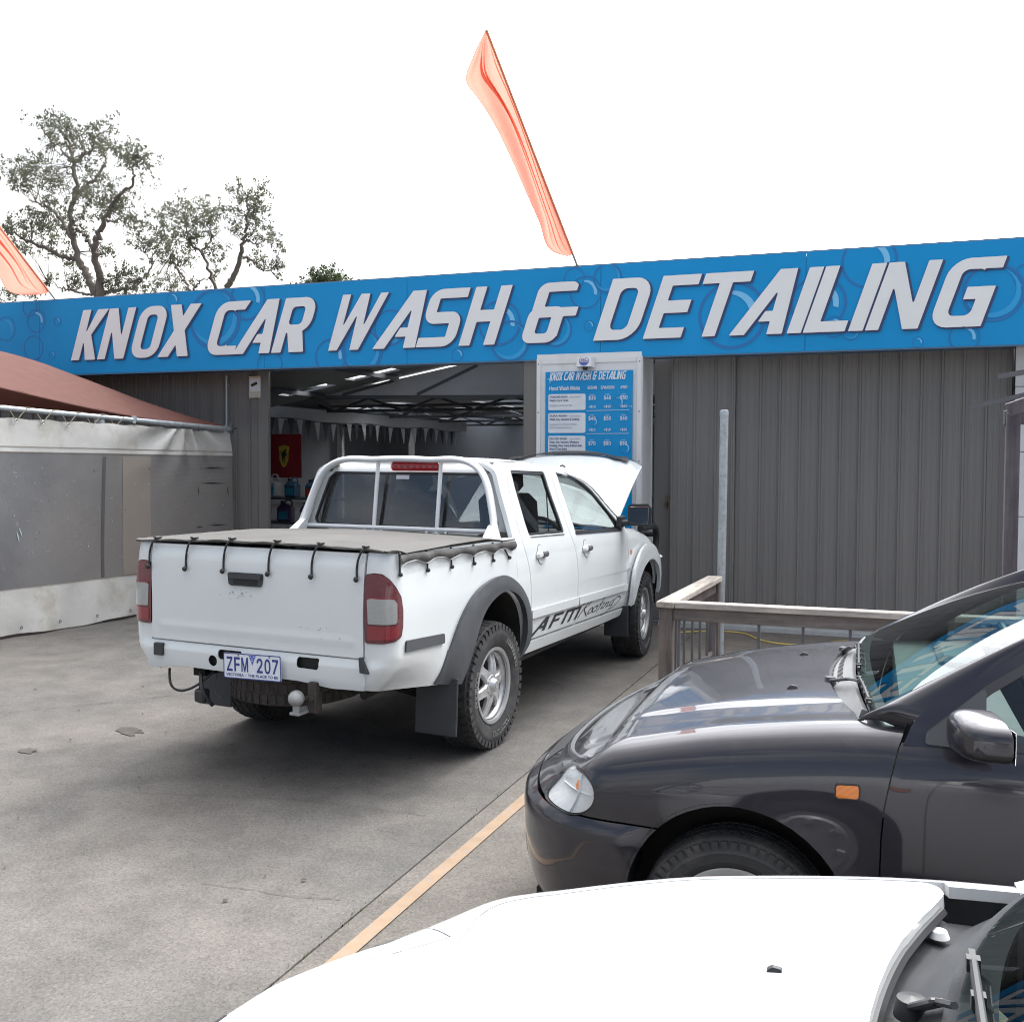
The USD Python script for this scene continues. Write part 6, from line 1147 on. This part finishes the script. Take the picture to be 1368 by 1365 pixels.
# ============================================================ sedans
# ---------------- sedan surfaces (local: x forward from front axle, y left, z up)
_sw=PCH([-3.62,-3.45,-3.2,-2.6,-1.6,-.6,.05,.35],[.66,.74,.80,.835,.846,.845,.832,.812])
_th=np.linspace(0,np.pi/2,60)
_cx=.35+.48*np.abs(np.sin(_th))**(2/2.4); _cy=.812*np.abs(np.cos(_th))**(2/2.4)
_xs=np.linspace(-3.62,.34,150)
_pl=np.vstack([np.c_[_xs,_sw(_xs)],np.c_[_cx,_cy]])
# resample evenly and smooth
_d=np.r_[0,np.cumsum(np.hypot(*np.diff(_pl,axis=0).T))]
_ss=np.arange(0,_d[-1],.01); _pl=np.c_[np.interp(_ss,_d,_pl[:,0]),np.interp(_ss,_d,_pl[:,1])]
for _ in range(12):
    _q=_pl.copy(); _q[1:-1]=(_pl[:-2]+2*_pl[1:-1]+_pl[2:])/4; _q[-1]=[_pl[-1,0],0]; _pl=_q
_tn=np.gradient(_pl,axis=0); _nm=np.c_[-_tn[:,1],_tn[:,0]]; _nm/=np.linalg.norm(_nm,axis=1)[:,None]
S0=float(np.interp(0.,_pl[:,0],_ss)); SMAX=float(_ss[-1])      # s at the front axle; s at the nose centre
_zt=PCH([-3.5,-2.9,-2.0,-1.2,-.7,-.4,0,.35,.60,.75,.83],[.93,.95,.955,.955,.955,.945,.895,.815,.738,.690,.662])
SED_D=np.array([.05,.03,.012,.002,0,.001,.006,.018,.040,.075,.125,.19])
def sed_z(x):
    zt=_zt(np.clip(x,-3.5,.83))
    base=np.array([.17,.20,.28,.40]); 
    f=np.array([0,.25,.5,.70,.84,.935,.985,1.0])
    lo=.50
    return np.concatenate([np.broadcast_to(base,zt.shape+(4,)),lo+(zt[...,None]-lo)*f],-1)
def _cr(C,v):
    n=C.shape[1]; k=np.clip(np.floor(v).astype(int),0,n-2); t=v-k; r=np.arange(len(v))
    p1=C[r,k];p2=C[r,k+1];p0=np.where(k==0,2*p1-p2,C[r,np.maximum(k-1,0)]);p3=np.where(k>=n-2,2*p2-p1,C[r,np.minimum(k+2,n-1)])
    return .5*((2*p1)+(-p0+p2)*t+(2*p0-5*p1+4*p2-p3)*t**2+(-p0+3*p1-3*p2+p3)*t**3)
def sed(s,v):
    """left flank and nose: s along the plan outline from the tail, v index 0 sill .. 11 on the wing top"""
    s=np.asarray(s,float); v=np.asarray(v,float); sh=np.broadcast(s,v).shape
    s=np.broadcast_to(s,sh).ravel(); v=np.broadcast_to(v,sh).ravel()
    x=np.interp(s,_ss,_pl[:,0]); y=np.interp(s,_ss,_pl[:,1]); nx=np.interp(s,_ss,_nm[:,0]); ny=np.interp(s,_ss,_nm[:,1])
    d=_cr(np.broadcast_to(SED_D,(len(v),12)),v)
    front=np.clip((x-.3)/.4,0,1)
    Z=sed_z(x); z=_cr(Z,v)
    k=np.clip((x-.40)/.30,0,1); k=k*k*(3-2*k); q=np.clip((z-.535)/.11,0,1); q=q*q*(3-2*q)
    return np.stack([x-nx*d-.075*k*q,y-ny*d,z],-1).reshape(sh+(3,))
def sed_v(s,z):
    s=np.atleast_1d(s).astype(float); z=np.atleast_1d(z).astype(float); vv=np.linspace(0,11,300); o=np.zeros(len(s))
    for i in range(len(s)): o[i]=np.interp(z[i],sed(s[i],vv)[:,2],vv)
    return o
def sed_s(x): return np.interp(x,_pl[:-1,0],_ss[:-1])
def s2v(poly, seg=.03):
    """(s, z) outline on the flank -> (s, index)"""
    def cv(r): c = np.asarray(shapely.segmentize(r, seg).coords)[:-1]; return np.c_[c[:, 0], sed_v(c[:, 0], c[:, 1])]
    return MultiPolygon([Polygon(cv(g.exterior), [cv(i) for i in g.interiors]) for g in polys(poly)]).buffer(0)
def xs(x): return float(sed_s(x))
def gh_y(z): return .792-.40*(z-.90)-.25*np.clip(z-.90, 0, 1)**2
def gh(x, z): x = np.asarray(x, float); z = np.asarray(z, float); k = 1-.05*np.clip((-x-2.2)/.9, 0, 1)**2; return np.stack([x+0*z, gh_y(z)*k, z+0*x], -1)
def vtop(s): return np.interp(s, [4.28, 4.46, SMAX], [10.15, 9.4, 9.1])
_se = np.linspace(xs(-.40), 4.42, 60); EL = sed(_se, vtop(_se)); _sf = np.linspace(4.44, SMAX, 30); EF = sed(_sf, vtop(_sf))
HE = np.vstack([EL, EF]); HE[-1, 1] = 0
_hx = EL[:, 0]; _o = np.argsort(_hx)
from scipy.spatial import cKDTree
def hood0(x, y):
    x = np.asarray(x, float); y = np.asarray(y, float); ay = np.abs(y)
    ye = np.interp(x, _hx[_o], EL[_o, 1]); ze = np.interp(x, np.r_[_hx[_o], .75, .80], np.r_[EL[_o, 2], .682, .664])
    ch = np.interp(x, [-.4, -.2, 0, .3, .55, .75, .8], [.020, .024, .030, .034, .024, .006, .0]); w = np.clip(ay/np.maximum(ye, .3), 0, 1)
    z = ze+ch*(1-w**2.4)+.007*(.5-.5*np.tanh((ay-(.47-.10*np.clip(x, 0, 1)))/.016))*np.interp(x, [-.35, -.1, .5, .75], [.3, 1, 1, 0])-.007
    xf = np.interp(ay, HE[::-1, 1], HE[::-1, 0]); z = z-.020*np.clip((x-(xf-.08))/.08, 0, 1)**2*(ay < .56)
    return np.stack([x, y, z], -1)
_kd = cKDTree(HE[:, :2]); _dz = HE[:, 2]-hood0(HE[:, 0], HE[:, 1])[:, 2]
def hood(x, y):
    P = hood0(x, y); d, i = _kd.query(np.stack([P[..., 0], np.abs(P[..., 1])], -1)); P[..., 2] += _dz[i]*np.exp(-(d/.07)**2)-.0015; return P
def hood_rear(y): return -.238-.12*(np.abs(y)/.66)**2.2
def bump_off(z): return np.interp(z, [.17, .22, .30, .44, .455, .475, .50, .545, .572], [-.02, .0, .014, .020, .014, .020, .020, .014, .0])
def bumper(s, v):
    P = sed(s, v); d = bump_off(P[..., 2]); k = np.clip((s-3.9)/.1, .25, 1); nx = np.interp(s, _ss, _nm[:, 0]); ny = np.interp(s, _ss, _nm[:, 1]); P[..., 0] += nx*d*k; P[..., 1] += ny*d*k; return P
arcS = Polygon([(xs(.335*math.cos(a)-.004), .335+.335*math.sin(a)) for a in np.linspace(0, math.pi, 60)]+[(xs(-.339), .0), (xs(.331), .0)]).buffer(0)
arcR = Polygon([(xs(-2.535+.345*math.cos(a)), .325+.345*math.sin(a)) for a in np.linspace(0, math.pi, 40)]+[(xs(-2.88), .0), (xs(-2.19), .0)]).buffer(0)
lampS = rnd(Polygon([tuple(p) for p in smoothpath([(4.100, .632), (4.108, .664), (4.145, .688), (4.24, .697), (4.34, .692), (4.40, .682), (4.425, .637), (4.410, .592), (4.34, .570), (4.25, .565), (4.16, .572), (4.118, .598)], 90, True)]), .006)
gapx = [(-.413, .17), (-.413, .543), (-.415, .636), (-.422, .722), (-.438, .807), (-.458, .887), (-.478, .935), (-.488, .953)]
gapS = [(xs(x), z) for x, z in gapx]
VCL = Polygon([(0, -1)]+[(SMAX+.1, -1)]+[(s, float(vtop(s))) for s in np.linspace(SMAX, xs(-.36), 60)]+[(xs(-.365), 10.5), (0, 10.5)])
MIDS = (-1.2, 0, .6)
def make_sedan(name, label, pos, rotz, paint, S, style):
    car = thing(name, label, 'car', pos, rotz); S = np.asarray(S, float)
    def Q(n, m, k, s=35, par=None, **kw):
        m = m.copy(); V_ = np.array(m.vertices)
        if style.get('warp'): V_[:, 0] += .012-.03*np.clip((V_[:, 0]-0)/.4, 0, 1)+.125*np.clip((V_[:, 0]-.38)/.28, 0, 1)**1.3*np.clip((V_[:, 2]-.50)/.1, 0, 1)
        m.vertices = V_*S; return part(par if par is not None else car, n, m, k, s, **kw)
    both = lambda m: [m, mirrory(m)]
    kw = dict(sc=(1, .055), out=MIDS)
    wing_ = Polygon(gapS+[(xs(-.492), 1.2), (4.298, 1.2), (4.298, .60), (4.15, .572), (3.86, .572), (3.86, .17)]).buffer(0).difference(arcS).difference(lampS.buffer(.0025))
    wing_ = max(polys(wing_), key=lambda g: g.area).buffer(-.002)
    bpS = Polygon([(3.86, .570), (4.15, .570), (4.18, .564), (4.45, .570), (4.63, .585), (SMAX, .585), (SMAX, .18), (3.86, .18)]).difference(arcS).buffer(-.0015)
    fas = Polygon([(4.30, .570), (4.63, .588), (SMAX, .588), (SMAX, 1.2), (4.30, 1.2)]).difference(lampS.buffer(.0025))
    for m in both(drape(s2v(wing_).intersection(VCL), sed, .02, .02, 0, **kw)): Q('front_wing', m, paint, 40)
    for i, m in enumerate(both(drape(s2v(lampS), sed, .015, .02, .001, **kw))):
        f = (lambda a: a) if i == 0 else mirrory
        L = Q('headlamp', m, 'lamp_glass', 40)
        Q('reflector', f(drape(s2v(lampS.buffer(-.004)), sed, .012, .02, -.011, **kw)), 'reflector', False, L)
        Q('lamp_divider', f(cat(drape(s2v(Polygon([(4.20, .57), (4.202, .57), (4.208, .695), (4.206, .695)])), sed, .02, .018, -.003, **kw), drape(s2v(Polygon([(4.11, .640), (4.37, .634), (4.37, .6355), (4.11, .6418)])), sed, .02, .008, -.006, **kw))), 'white_plastic', False, L)
        Q('indicator_bulb', f(drape(s2v(Point(4.225, .655).buffer(.016)), sed, .01, .004, -.006, **kw)), 'lens_amber', 30, L)
        Q('lamp_seal', f(drape(s2v(lampS.buffer(.003).difference(lampS.buffer(-.001))), sed, .012, .01, -.002, **kw)), 'black_trim', 40, L)
        Q('wing_crease', f(drape(s2v(Polygon([(4.095, .652), (4.095, .655), (3.905, .667), (3.905, .664)])), sed, .02, .0, .0008, **kw)), 'black_trim', False)
        Q('side_repeater', f(drape(s2v(rnd(Polygon([(xs(-.353), .741), (xs(-.353), .777), (xs(-.291), .773), (xs(-.291), .738)]), .008)), sed, .01, .008, .008, **kw)), 'lens_amber', 40)
        Q('repeater_seal', f(drape(s2v(rnd(Polygon([(xs(-.358), .736), (xs(-.358), .782), (xs(-.286), .778), (xs(-.286), .733)]), .010)), sed, .01, .004, .0015, **kw)), 'black_trim', 40)
        Q('arch_liner', f(cat(sheet(lambda u, v: np.stack([.345*np.cos(u*np.pi), .83-.30*v, .335+.345*np.sin(u*np.pi)], -1), 30, 5), bx(-.35, .50, .1, .35, .53, .7))), 'black_plastic', 40)
        Q('arch_liner', f(cat(sheet(lambda u, v: np.stack([-2.535+.36*np.cos(u*np.pi), .83-.30*v, .325+.36*np.sin(u*np.pi)], -1), 20, 5), bx(-2.9, .50, .1, -2.18, .53, .7))), 'black_plastic', 40)
    bm = drape(s2v(bpS), bumper, .02, .03, 0, **kw); Q('front_bumper', cat(both(bm)), paint, 40)
    Q('bumper_groove', cat(both(drape(s2v(Polygon([(4.02, .452), (SMAX, .452), (SMAX, .462), (4.02, .460)])), bumper, .03, 0, .0015, **kw))), 'black_trim', 40)
    Q('nose_panel', cat(both(drape(s2v(fas).intersection(VCL), sed, .02, .02, 0, **kw))), paint, 40)
    Q('grille', cat(both(drape(s2v(rnd(Polygon([(4.70, .600), (SMAX, .600), (SMAX, .645), (4.70, .648)]), .006)), sed, .02, .004, .002, **kw))), 'black_trim', 40)
    Q('air_intake', cat(both(drape(s2v(Polygon([(4.55, .27), (SMAX, .27), (SMAX, .36), (4.58, .36)])), bumper, .03, .004, .002, **kw))), 'dark_gap', 40)
    Q('under_tray', cat(bx(-.45, -.6, .19, .70, .6, .23), bx(-.5, -.55, .2, .62, .55, .60), bx(-3.3, -.74, .20, -.42, .74, .30)), 'under', False)
    # bonnet
    he = HE[HE[:, 0] > -.36]; ys = np.linspace(.665, -.665, 40)
    hpoly = Polygon([(x, y) for x, y in he[:, :2]]+[(x, -y) for x, y in he[::-1, :2]]+[(float(hood_rear(y)), y) for y in ys[::-1]]).buffer(0).buffer(-.001 if style['sticker'] else .002).buffer(-style['hr']).buffer(style['hr'])
    bo_ = Q('bonnet', drape(max(polys(hpoly), key=lambda g: g.area), hood, .022, .022, 0, MIDS), paint, 40)
    for y in (.31, -.31): Q('washer_jet', mv(trimesh.convex.convex_hull(np.array([(x, yy, z) for x, z, q in ((.016, 0, 1), (-.020, 0, 1), (-.016, .009, .6), (.002, .011, .6), (.010, .007, .8)) for yy in (-.012*q, .012*q)])*(1 if style['sticker'] else .58)), *hood(np.array([-.127]), np.array([y]))[0]), 'black_trim', 20, bo_)
    # scuttle between bonnet and screen
    def scr(y, t):
        b = np.abs(y)/.715; bxx, bz = style['bx'][0]-style['bx'][1]*b**2, .982-.024*b**2; tx, tz = -1.105-.05*b**2, 1.338-.030*b**2
        t = np.asarray(t); return np.stack([bxx+(tx-bxx)*t, y*(1-.235*t), bz+(tz-bz)*t+.035*np.sin(t*np.pi)], -1)
    def cowl(y, t):
        a = np.stack([hood_rear(y)+.03, y, hood(hood_rear(y)+.02, y)[..., 2]-.030], -1); b = scr(y, np.zeros_like(y)); t = t[..., None]
        P = a*(1-t)+b*t; P[..., 2] -= style['dip']*np.sin(np.clip(t[..., 0], 0, 1)*np.pi); return P
    cw = Q('scuttle', drape(sbox(-.66, 0, .66, 1), cowl, .03, .02, 0, (-.3, 0, .2), sc=(1, .12)), style['cowl'], 40)
    for k in range(7): y = -.30+.075*k; Q('scuttle_slot', drape(Polygon([(y, .25), (y+.050, .25), (y+.050, .42), (y, .42)]), cowl, .02, 0, .002, (-.3, 0, .2), sc=(1, .12)), 'dark_gap', False, cw); Q('scuttle_slot', drape(Polygon([(y, .55), (y+.050, .55), (y+.050, .72), (y, .72)]), cowl, .02, 0, .002, (-.3, 0, .2), sc=(1, .12)), 'dark_gap', False, cw)
    Q('bonnet_seal', tube(np.stack([hood_rear(np.linspace(-.64, .64, 40))-.004, np.linspace(-.64, .64, 40), hood(hood_rear(np.linspace(-.64, .64, 40)), np.linspace(-.64, .64, 40))[:, 2]-.022], -1), .010, 6), 'black_trim')
    Q('windscreen', drape(sbox(-.715, .02, .715, .985), scr, .04, 0, 0, (-1, 0, .5)), style['glass'], True)
    Q('screen_border', cat(*[drape(p, lambda y, t: scr(y, t)-[0, 0, .003], .03, 0, 0, (-1, 0, .5)) for p in (sbox(-.715, .02, .715, .075), sbox(-.715, .95, .715, .985), sbox(.695, .05, .715, .97), sbox(-.715, .05, -.695, .97))]), 'black_trim', True)
    # pillars, roof and doors
    ev = np.linspace(0, 1, 30)
    seam = [(-.485, .955), (-.60, 1.040), (-.80, 1.175), (-1.0, 1.285), (-1.12, 1.325)]
    sm = smoothpath(seam, 30); sm[:, 0] -= style['bx'][1]-.045
    for i in (0, 1):
        f = (lambda a: a) if i == 0 else mirrory
        A = np.vstack([[(-.335-style['bx'][1]+.045, .700, .926)], scr(np.full(29, .715), np.linspace(0, 1, 29))]); B = np.vstack([[(-.47, .735, .926)], gh(sm[1:, 0], sm[1:, 1])])
        def strip(u, v, A=A, B=B):
            k = np.clip(u*29, 0, 28.999); j = k.astype(int); r = (k-j)[:, None]; a = A[j]*(1-r)+A[j+1]*r; b = B[j]*(1-r)+B[j+1]*r; w = v[:, None]; n = np.array([.25, .30, .92]); return a*(1-w)+b*w+n*(.024*np.sin(v*np.pi))[:, None]
        Q('screen_pillar', f(sheet(strip, 40, 8)), paint, True)
        fr = Polygon([tuple(p) for p in sm[1:]]+[(-1.46, 1.352), (-1.46, .90), (-.472, .90), (-.494, .950)]).buffer(0)
        win = rnd(Polygon([(-.545, .912), (-.545, .935), (-.70, 1.062), (-.88, 1.178), (-1.05, 1.268), (-1.18, 1.305), (-1.40, 1.315), (-1.40, .935)]), .012)
        r2 = Polygon([(-1.47, .90), (-1.47, 1.352), (-1.9, 1.345), (-2.15, 1.29), (-2.45, 1.11), (-2.55, .93), (-2.55, .90)]); w2 = rnd(Polygon([(-1.53, .94), (-1.53, 1.312), (-1.88, 1.305), (-2.08, 1.255), (-2.36, 1.08), (-2.40, .95)]), .015)
        fd = Polygon(gapS[::-1][1:]+[(xs(-1.455), .19), (xs(-1.455), .905), (xs(-.470), .905)]).buffer(0).buffer(-.0022)
        rd = Polygon([(xs(-1.463), .19), (xs(-1.463), .905), (xs(-2.55), .905), (xs(-2.55), .80), (xs(-2.25), .60), (xs(-2.16), .45), (xs(-2.15), .19)]).buffer(-.0022)
        for nm, dp, fp, wp in (('front_door', fd, fr, win), ('rear_door', rd, r2, w2)):
            d = Q(nm, f(drape(s2v(dp), sed, .025, .02, 0, **kw)), paint, 40)
            Q('door_frame', f(drape(fp.buffer(.001 if nm == 'front_door' else -.002).difference(wp), gh, .025, .02, 0, MIDS)), paint, 40, d)
            Q('window_seal', f(drape(wp.buffer(.012).difference(wp.buffer(-.012)), gh, .02, .006, .003, MIDS)), 'black_trim', 40, d)
            Q('side_window', f(drape(wp.buffer(-.006), gh, .05, 0, -.004, MIDS)), 'glass_clear', True, d)
            Q('door_trim', f(drape(s2v(dp.buffer(-.03)), lambda s, v: sed(s, v)*[1, .93, 1], .08, 0, 0, **kw)), 'cabin_trim', 40, d)
        Q('mirror_sail', f(drape(rnd(Polygon([(-.528, .905), (-.532, .935), (-.692, 1.068), (-.686, .902)]), .008), gh, .02, .012, .007, MIDS)), 'black_plastic', 40)
        hm = trimesh.creation.icosphere(subdivisions=4); v_ = np.array(hm.vertices); v_ = np.sign(v_)*np.abs(v_)**.62; v_ *= [.085, .098, .060]; v_[:, 0] = np.where(v_[:, 0] < -.028, -.028-.2*(-.028-v_[:, 0]), v_[:, 0]); v_[:, 2] *= 1-.14*(v_[:, 1]/.098); v_[:, 0] -= .25*v_[:, 1]; hm.vertices = v_; hd_ = mv(hm, -.672, .932, .976)
        m_ = Q('door_mirror', f(hd_), paint, True); Q('mirror_arm', f(trimesh.convex.convex_hull(np.array([(x, y, z) for x, y, z in ((-.60, .775, .905), (-.69, .775, .905), (-.60, .765, .95), (-.69, .765, .95), (-.635, .86, .925), (-.69, .86, .925), (-.635, .86, .965), (-.69, .86, .965))]))), 'black_plastic', 30, m_)
        Q('mirror_glass', f(mv(rot(bx(-.003, -.085, -.045, 0, .085, .040, .001), (0, 0, 1), .24), -.712, .935, .976)), 'mirror_face', False, m_)
        Q('roof_rail', f(drape(Polygon([tuple(p) for p in sm[24:]]+[(-1.9, 1.350), (-2.15, 1.30), (-2.5, 1.10), (-2.5, 1.13), (-2.14, 1.34), (-1.9, 1.385), (-1.46, 1.388), (-1.1, 1.365)]).buffer(0), gh, .03, .02, 0, MIDS)), paint, 40)
        Q('rear_wing', f(drape(s2v(Polygon([(xs(-2.56), .905), (xs(-2.56), .80), (xs(-2.26), .60), (xs(-2.17), .45), (xs(-2.16), .19), (xs(-3.45), .28), (xs(-3.55), .60), (xs(-3.52), .93), (xs(-2.9), .945), (xs(-2.6), .945)]).buffer(0).difference(arcR)), sed, .04, .02, 0, **kw)), paint, 40)
    def rf(x, y): h = np.interp(x, [-2.15, -1.9, -1.5, -1.2, -1.05], [1.345, 1.385, 1.40, 1.385, 1.345]); return np.stack([x, y, h-.10*(np.abs(y)/.62)**2.6*.45], -1)
    Q('roof', drape(Polygon([(-1.10-.05*(y/.55)**2, y) for y in np.linspace(-.55, .55, 20)]+[(-1.5, .595), (-1.9, .59), (-2.12, .56), (-2.12, -.56), (-1.9, -.59), (-1.5, -.595)]), rf, .04, .02, 0, MIDS), paint, 40)
    Q('rear_window', sheet(lambda u, v: np.stack([-2.12-.55*v, (-.55+1.1*u)*(1+.12*v), 1.345-.375*v-.04*np.abs(2*u-1)**2.5], -1), 14, 6), 'glass_tint', True)
    Q('boot', sheet(lambda u, v: np.stack([-2.66-.88*v, (-.66+1.32*u), .965-.03*v**2-.02*np.abs(2*u-1)**3], -1), 14, 8), paint, True)
    Q('tail', sheet(lambda u, v: np.stack([-3.53-.05*np.sin(v*np.pi)+.06*np.abs(2*u-1)**4, -.68+1.36*u, .935-.65*v], -1), 14, 8), paint, True)
    Q('cabin_floor', bx(-2.6, -.72, .30, -.45, .72, .34), 'cabin_trim', False)
    # inside
    Q('dashboard', cat(trimesh.convex.convex_hull(np.array([(x, y, z) for y in (-.70, .70) for x, z in ((-.47, .945), (-.60, .955), (-.80, .93), (-.86, .80), (-.84, .60), (-.47, .6))])), bx(-.80, -.55, .92, -.62, -.18, .985, .02)), 'dash_grey', 30)
    Q('steering_wheel', mv(rot(cat(tube(np.array([(0, .185*math.cos(a), .185*math.sin(a)) for a in np.linspace(0, 2*np.pi, 28)[:-1]]), .015, 8, closed=True), bx(-.02, -.17, -.02, .02, .17, .02, .01), bx(-.02, -.06, -.08, .03, .06, .05, .02)), (0, 1, 0), .45), -.93, -.36, .92), 'black_trim', 40)
    for y in (-.36, .36):
        st = Q('front_seat', cat(bx(-1.75, y-.24, .42, -1.25, y+.24, .58, .05), rot(bx(-.06, y-.23, 0, .06, y+.23, .56, .05), (0, 1, 0), -.28).apply_translation((-1.66, 0, .52))), 'seat_cloth', 40); Q('headrest', bx(-1.92, y-.13, 1.08, -1.83, y+.13, 1.24, .04), 'seat_cloth', 40, st)
    Q('rear_seat', cat(bx(-2.6, -.66, .42, -2.1, .66, .56, .05), bx(-2.62, -.66, .5, -2.5, .66, 1.0, .05)), 'seat_cloth', 40)
    Q('inner_mirror', cat(bx(-1.06, -.11, 1.20, -1.035, .11, 1.265, .02), tube([(-1.045, 0, 1.25), (-1.03, 0, 1.31)], .012, 8)), 'white_plastic' if style['sticker'] else 'black_trim', 30)
    # wipers
    for p0, p1, b0, b1 in style['wipers']:
        a0 = cowl(np.array([p0[0]]), np.array([p0[1]]))[0]+[0, 0, .02]; a1 = scr(np.array([p1[0]]), np.array([p1[1]]))[0]+[.01, 0, .028]
        q0 = scr(np.array([b0[0]]), np.array([b0[1]]))[0]+[.006, 0, .012]; q1 = scr(np.array([b1[0]]), np.array([b1[1]]))[0]+[.006, 0, .012]
        W = Q('wiper', cat(obx(a0, a0*.35+a1*.65+[0, 0, .006], .020, .010, .003), tube([a0*.35+a1*.65+[0, 0, .006], a1], .005, 6), lathe([(0, .03), (.018, .026), (.022, 0)], 14, 'z').apply_translation(a0-[0, 0, .012])), 'grey_plastic' if style['sticker'] else 'black_trim', 30)
        mid = q0*.5+q1*.5+[0, 0, .014]; Q('wiper_blade', cat(obx(q0, q1, .008, .014), tube([q0*.9+q1*.1+[0, 0, .010], mid, q0*.1+q1*.9+[0, 0, .010]], .005, 6), *[bx(-.008, -.008, -.006, .008, .008, .012).apply_translation(q0*(1-k)+q1*k) for k in (.08, .3, .5, .7, .92)]), 'black_trim', 30, W)
    if not style['sticker']:
        Q('bonnet_hinge', cat(tube(smoothpath([hood(np.array([-.30]), np.array([-.36]))[0]-[.02, 0, .05], hood(np.array([-.30]), np.array([-.36]))[0]-[.07, 0, .035], hood(np.array([-.30]), np.array([-.36]))[0]-[.11, -.015, .055]], 12), .014, 8), obx(hood(np.array([-.30]), np.array([-.30]))[0]-[.0, 0, .06], hood(np.array([-.30]), np.array([-.30]))[0]-[.13, 0, .045], .03, .012, .004)), 'cream', 35)
        Q('scuttle_cap', lathe([(0, .012), (.012, .011), (.016, 0)], 16, 'z').apply_translation(cowl(np.array([-.58]), np.array([.35]))[0]+[0, 0, .012]), 'white_plastic')
    for x, y, sd in ((0, .735, 1), (0, -.735, -1), (-2.535, .735, 1), (-2.535, -.735, -1)):
        wheel_parts(car, 'wheel', (x*S[0], y*S[1], .280), .292, .185, .188, sd, 7, 'road', False, True)
    return car
make_sedan('grey_sedan', 'dark purplish grey sedan parked nose in beside the yellow painted line', (-.372, 3.84, 0), math.pi, 'car_grey', (1, 1, 1),
           dict(hr=.002, bx=(-.318, .045), dip=.012, cowl='cowl_grey', glass='glass_green', sticker=True, wipers=[((.20, .30), (.48, .02), (.38, .022), (.70, .030)), ((-.42, .30), (-.06, .02), (-.22, .025), (.28, .03))]))
make_sedan('white_sedan', 'white sedan with plain bonnet across the bottom of the picture, nearest the viewer', (.013-.24*1.112, 1.2, 0), math.pi, 'car_white', (1.112, 1.03, 1.018),
           dict(warp=1, hr=.045, bx=(-.318, .185), dip=.045, cowl='black_plastic', glass='glass_dark', sticker=False, wipers=[((-.27, .62), (-.12, .03), (-.31, .03), (.16, .045)), ((.24, .55), (.50, .03), (.36, .03), (.68, .05))]))
